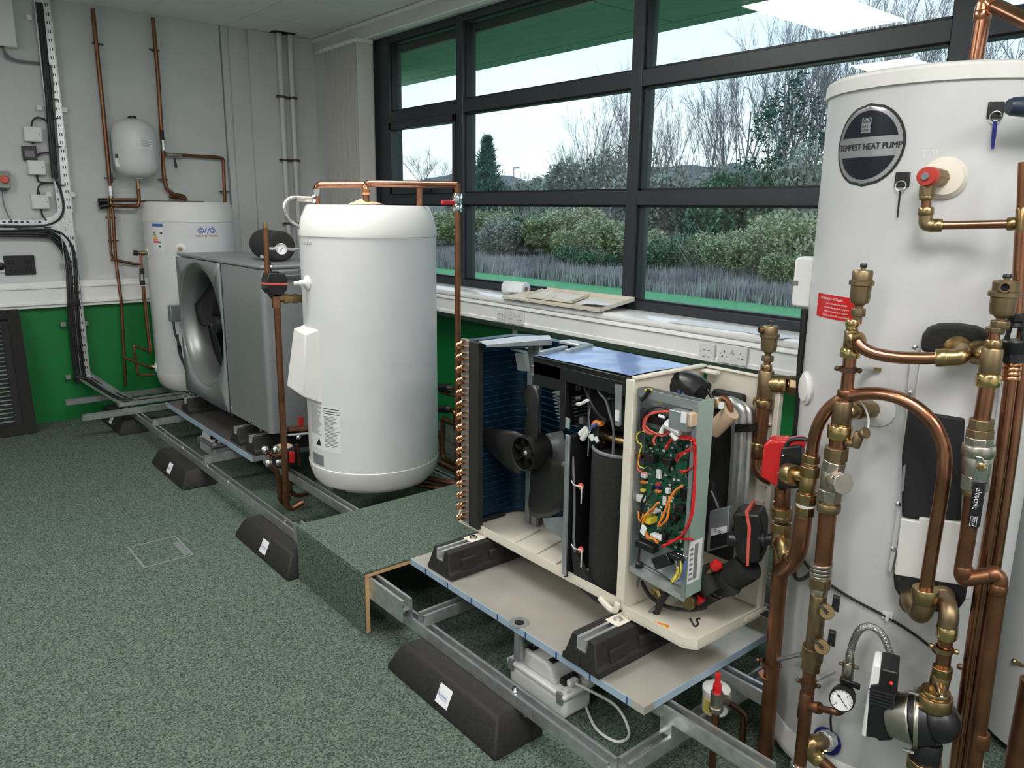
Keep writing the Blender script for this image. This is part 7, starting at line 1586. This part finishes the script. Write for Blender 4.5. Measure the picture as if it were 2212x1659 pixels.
for a_, b_ in ((o, o+u_), (o+u_, o+u_+w_), (o+w_, o)): B().prism([a_, b_, b_+V((0, 0, .016)), a_+V((0, 0, .016))], V((b_-a_).cross(V((0, 0, 1)))).normalized()*.002).build('lip', 'plastic_cream', cp3)
B().tube(bez([o+u_*.35+w_*.3+V((0, 0, .01)), o+u_*.42+w_*.5+V((0, 0, .025)), o+u_*.5+w_*.35+V((0, 0, .012)), o+u_*.52+w_*.1+V((0, 0, .004))], 5), .004, 6).build('clip', 'lid_white', cp3)
def sheet(x, y, w, l, a, label, z=1.0322):
    ca, sa = math.cos(a), math.sin(a); q = [V((x+ca*i*w/2-sa*j*l/2, y+sa*i*w/2+ca*j*l/2, z)) for i, j in ((-1, -1), (1, -1), (1, 1), (-1, 1))]
    return tag(B().prism(q, (0, 0, .0006)).build('paper_sheet', 'paper'), label, 'paper')
sheet(3.045, 2.16, .15, .40, .05, 'long sheet of white paper on the window sill beside the cover panel')
sheet(3.02, 1.86, .10, .26, -.22, 'small sheet of white paper near the sill edge behind the brass air vent', 1.0336)
sheet(3.10, 1.62, .15, .21, .1, 'sheet of white paper on the sill beside the big cylinder')
sheet(3.05, 2.90, .14, .22, .3, 'white printed sheet resting in the large metal cover panel', 1.064)
sheet(3.10, 4.05, .06, .50, 0.0, 'long strip of white paper on the sill beside the paper roll')
sheet(3.09, 3.66, .10, .12, .4, 'white paper under the end of the cover panel', 1.0605)

# ================================================================== PIPEWORK AROUND THE MIDDLE CYLINDER
q2 = thing('copper_pipe', 'bright copper pipes joined over the lid of the middle cylinder', 'pipework', (1.9, 3.3, 1.566))
def Q(px, py, y): return PY(y, px, py)
c1_ = PZ(1.652, 683, 399); k0 = 3.30
pA = PY(3.36, 683, 399); pB = PY(3.22, 790, 399)
B().tube(bent([V((pA.x, pA.y, 1.566)), pA, pB], .025), .0145, 14).build('pipe', 'copper', q2)
pC = PY(3.20, 790, 396); pD = PY(2.93, 988, 399)
B().tube(bent([V((pC.x, pC.y, 1.566)), pC, pD], .02), .0155, 14).build('pipe', 'copper', q2)
B().lathe([(.017, 0), (.019, .004), (.019, .035), (.017, .04)], V((pC.x, pC.y, pC.z-.05)), n=14).build('socket', 'copper_bright', q2)
pE = PY(3.06, 906, 404); B().cyl((pE.x, pE.y, 1.566), pE, .014).build('pipe', 'copper', q2)
B().cyl((pA.x, pA.y, pA.z-.05), (pA.x, pA.y, pA.z-.02), .018).build('socket', 'chrome', q2)
# drop on the window side with red lever valve
dz = thing('copper_pipe', 'tall brown copper drop with red lever valve beside the middle cylinder', 'pipework', (pD.x, pD.y, .2))
B().tube(bent([pD-(pD-pC).normalized()*.02, pD, V((pD.x, pD.y, .19))], .03), .0145, 14).build('pipe', 'copper_old', dz)
z1, z2 = PY(2.93, 990, 422).z, PY(2.93, 991, 457).z
B().lathe([(.019, 0), (.022, .005), (.022, .025), (.019, .03), (.024, .04), (.024, .07), (.019, .08)], (pD.x, pD.y, z2), n=14).build('valve_body', 'chrome', dz)
a_ = PY(2.93, 986, 438); b_ = PY(2.93, 954, 438); B().obox((a_+b_)/2, (b_-a_)/2, V((0, .006, 0)), V((0, 0, .009))).build('lever', 'red', dz, bevel=.003)
for py in (752, 764, 1002): z = PY(2.93, 1000, py).z; B().lathe([(.0146, -.002), (.0162, -.002), (.0162, .002), (.0146, .002), (.0146, -.002)], (pD.x, pD.y, z), n=14, caps=False).build('solder_ring', 'copper', dz)
for k in range(2): B().tube([V((pD.x+.02*k, pD.y+.01, .19+.03*k)), V((pD.x-.30+.05*k, pD.y+.55, .19+.03*k))], .0145, 12).build('low_pipe', 'copper', dz)
# hose loop at the left of the lid
hl = thing('braided_hose', 'short braided hose looping off the lid of the middle cylinder', 'hose', PY(3.40, 630, 470))
B().tube(bez([PY(3.38, *q) for q in ((660, 432), (632, 427), (617, 437), (614, 452), (624, 475), (646, 490))], 6), .009, 12).build('hose', 'steel_braid', hl); B().cyl(PY(3.38, 640, 429), PY(3.36, 680, 431), .0155).build('check_valve', 'nickel', hl); B().cyl(PY(3.36, 672, 431), PY(3.36, 678, 431), .02).build('nut', 'chrome', hl)
# left post: pipe, gauge, actuator, brass branch
lp2 = thing('pipe_post', 'brown copper post with black actuator and gauge between silver heat pump and middle cylinder', 'pipework', PY(3.48, 619, 1090))
def P4(px, py, y=3.48): return PY(y, px, py)
B().tube(bent([P4(598, 655), P4(603, 760), P4(612, 930), P4(619, 1092)], .3), .0155, 14).build('pipe', 'copper_old', lp2)
B().tube(bez([P4(573, 492), P4(576, 540), P4(577, 590), P4(582, 630), P4(592, 645)], 6), .0115, 12).build('pipe', 'copper_old', lp2); B().cyl(P4(572, 480), P4(573, 500), .010).build('cap', 'brass', lp2)
B().cyl(P4(619, 1068), P4(619, 1080), .020).build('socket', 'copper_old', lp2); B().cyl(P4(596, 640), P4(597, 664), .021).build('tee', 'copper', lp2)
B().prism([P4(*q, 3.44) for q in ((577, 604), (582, 590), (616, 591), (622, 605), (621, 626), (612, 637), (586, 637), (577, 626))], (0, .07, 0)).build('actuator', 'black_plastic', lp2, bevel=.004); B().prism([P4(*q, 3.437) for q in ((577, 612), (622, 612), (622, 616), (577, 616))], (0, .076, 0)).build('actuator_band', 'red_light', lp2); B().cyl(P4(596, 594), P4(596, 586), .016).build('actuator_knob', 'black_plastic', lp2)
B().cyl(P4(592, 643), P4(612, 644), .019).build('valve_body', 'brass', lp2); 
for x0, x1, r_ in ((612, 622, .023), (622, 632, .020), (632, 642, .023), (642, 652, .019)): B().lathe([(r_, 0), (r_, (P4(x1, 645)-P4(x0, 645)).length)], P4(x0, 645), P4(x1, 645)-P4(x0, 645), n=8).build('compression_nut', 'brass', lp2)
B().cyl(P4(580, 537), P4(600, 537), .009).build('gauge_stem', 'chrome', lp2); g = P4(608, 538, 3.45)
B().lathe([(.020, .02), (.027, .02), (.027, 0), (.024, -.003), (.024, .0)], g, (.3, .9, 0), n=24, caps=False).build('gauge_case', 'chrome', lp2); B().lathe([(.025, 0), (.025, .002)], g, (.3, .9, 0), n=24).build('gauge_dial', 'print_white', lp2)
b = B(); gd2 = V((-.3, -.9, 0)).normalized(); gx = gd2.cross(V((0, 0, 1)))*-1
for i in range(11): a = math.radians(225-27*i); dd = gx*math.cos(a)+V((0, 0, 1))*math.sin(a); b.obox(g+gd2*.0012+dd*.02, dd*.002, gd2.cross(dd)*.0005, gd2*.0003)
b.obox(g+gd2*.0012, (gx*.6+V((0, 0, .8)))*.012, gd2*.0002, V((0, 0, .6)).cross(gd2)*.002); b.build('gauge_marks', 'print_black', lp2)
B().tube([P4(616, 537), P4(632, 539), P4(650, 536)], .008, 8).build('gauge_tail', 'chrome', lp2); B().tube([P4(583, 560), P4(586, 590), P4(592, 603)], .004, 6).build('sensor_lead', 'cable_black', lp2); B().ball(P4(586, 577), .010).build('bleed_screw', 'chrome', lp2)
B().tube(bez([P4(619, 1092), P4(630, 1098), P4(655, 1085)], 5), .0145, 12).build('floor_tail', 'copper_old', lp2)
# low connections between silver heat pump and post
lc = thing('valve_cluster', 'chrome valves and copper tails at the foot of the silver heat pump', 'pipework', P4(600, 1000, 3.62))
def L4(l, r, m='copper_old', y=3.62, nm='pipe', n=12): return B().tube(bent([PY(y, *q) for q in l], .03), r, n).build(nm, m, lc)
L4(((572, 975), (590, 985), (606, 980)), .014, 'copper'); L4(((580, 1005), (598, 1015), (604, 1040), (606, 1080), (618, 1090)), .014); L4(((628, 1020), (625, 1060), (640, 1072), (665, 1066)), .012); L4(((622, 928), (662, 926)), .014, 'copper', 3.55); L4(((640, 960), (648, 1005)), .012, y=3.7)
for q in ((566, 972), (590, 972), (574, 1000), (596, 999)): B().lathe([(.019, 0), (.021, .004), (.021, .02), (.016, .03)], PY(3.62, *q), (.9, -.3, 0), n=10).build('valve_body', 'chrome', lc)
L4(((622, 940), (668, 936)), .006, 'galv_tray', 3.5, 'strut_rod'); B().ball(PY(3.6, 645, 944), .013).build('valve_ball', 'chrome', lc)
for q in ((630, 990, 634, 1000), (650, 915, 652, 925)): B().prism([PY(3.6, q[0]-4, q[1]-14), PY(3.6, q[0]+7, q[1]-14), PY(3.6, q[0]+6, q[3]), PY(3.6, q[0]-4, q[3])], (0, .012, 0)).build('red_handle', 'red', lc, bevel=.002)
wp = PY(3.68, 612, 965); B().lathe([(.055, -.10), (.062, -.08), (.062, -.01), (.05, .0)], wp, n=20).build('pump_body', 'black_plastic', lc); B().lathe([(.046, 0), (.046, .004), (.018, .005)], wp, n=20).build('pump_ring', 'insul_tan', lc)
# pipes between middle cylinder and window wall
bw = thing('pipe_manifold', 'black manifold valves with copper tails on the green wall behind the middle cylinder', 'pipework', PY(3.9, 965, 1000))
def B4(l, r, m='copper_old', x=2.75, nm='pipe'): return B().tube(bent([PX(x, *q) for q in l], .03), r, 12).build(nm, m, bw)
B4(((948, 838), (972, 838)), .028, 'black_plastic', nm='valve_body'); B4(((950, 884), (968, 884)), .026, 'black_plastic', nm='valve_body'); B4(((965, 838), (974, 838)), .022, 'chrome', nm='nut'); B4(((962, 881), (974, 884)), .018, 'nickel', nm='nut')
B4(((974, 838), (1000, 843)), .012); B4(((955, 848), (985, 855), (1000, 858)), .012); B4(((972, 884), (984, 890), (985, 930), (996, 948)), .016, 'copper'); B4(((958, 905), (975, 912), (1000, 920)), .018, 'copper_old'); B4(((955, 905), (957, 960)), .004, 'cable_grey', nm='wire'); B4(((977, 895), (976, 958)), .004, 'cable_grey', nm='wire'); B4(((952, 930), (957, 990), (1000, 1010)), .016, x=2.5); zl = PX(2.75, 957, 905); B().cyl((2.75, zl.y, 0), zl, .016).build('pipe', 'copper_old', bw); B4(((950, 1000), (998, 1022)), .016, 'copper', x=2.4)
# copper coils seen behind the riser
for k, y in enumerate((1050, 1072, 1094, 1115, 1285, 1305)):
    t = thing('copper_pipe', 'horizontal copper pipe low on the window wall behind the ' + ('valve actuator' if k < 4 else 'steel tray'), 'pipe', PX(3.14, 1655, y+8), 'stacked copper pipes low on the window wall'); B().tube([PX(3.14, 1600, y-16), PX(3.14, 1655, y+6), PX(3.14, 1760, y+48)], .018, 12).build('pipe', 'copper', t)
wv = thing('braided_hose', 'grey flexible hose and red tap behind the brown riser', 'hose', PX(2.4, 1640, 1330)); B().tube(bez([PX(2.4, *q) for q in ((1625, 1258), (1640, 1262), (1655, 1285), (1660, 1320))], 6), .020, 12).build('hose', 'cable_grey', wv); B().tube(bez([PX(2.4, *q) for q in ((1625, 1280), (1645, 1296), (1658, 1320))], 6), .012, 10).build('hose', 'cable_black', wv); B().cyl(PX(2.4, 1640, 1240), PX(2.4, 1652, 1236), .016).build('tap', 'red', wv); B().cyl(PX(2.4, 1628, 1236), PX(2.4, 1642, 1238), .020).build('union', 'plastic_white', wv)
# jar with yellow label and brass valve near the floor
jr = thing('plastic_jar', 'round white jar with yellow label on the frame behind a red-capped valve', 'jar', PZ(.183, 1552, 1538)); c_ = PZ(.142, 1544, 1533)
B().lathe([(.036, 0), (.038, .003), (.038, .056), (.036, .058)], c_, n=28).build('pot', 'plastic_white', jr); B().lathe([(.039, .054), (.040, .056), (.040, .072), (.036, .075)], c_, n=28).build('lid', 'plastic_white', jr)
am_ = math.atan2(-c_.y, -c_.x); patch(B(), (c_.x, c_.y), .0383, am_-1.0, am_+.35, c_.z+.007, c_.z+.048, 8, .0004).build('label', 'yellow', jr); lines(jr, (c_.x, c_.y), .0388, am_-.9, am_+.25, c_.z+.012, c_.z+.044, 4, 'print_grey', .3, 9)
fv = thing('flush_valve', 'nickel tee valve with red cap on copper legs beside the white jar', 'valve', PZ(0, 1540, 1655)); f0 = PZ(.03, 1540, 1640); zt2 = .20
def F4(px, py): return PY(f0.y, px, py)
B().tube([V((f0.x, f0.y, 0)), F4(1547, 1525)], .0105, 12).build('leg', 'copper', fv); B().tube(bent([F4(1562, 1512), F4(1585, 1525), F4(1608, 1545), F4(1600, 1640)], .03), .0105, 12).build('leg', 'copper', fv)
B().cyl(F4(1547, 1535), F4(1549, 1495), .017).build('body', 'nickel', fv); B().cyl(F4(1549, 1510), F4(1568, 1512), .015).build('branch', 'nickel', fv); B().cyl(F4(1547, 1534), F4(1547, 1525), .020, n=8).build('nut', 'nickel', fv); B().cyl(F4(1549, 1496), F4(1550, 1478), .012).build('cap', 'red', fv); B().cyl(F4(1550, 1478), F4(1551, 1456), .008).build('cap_stem', 'red', fv)
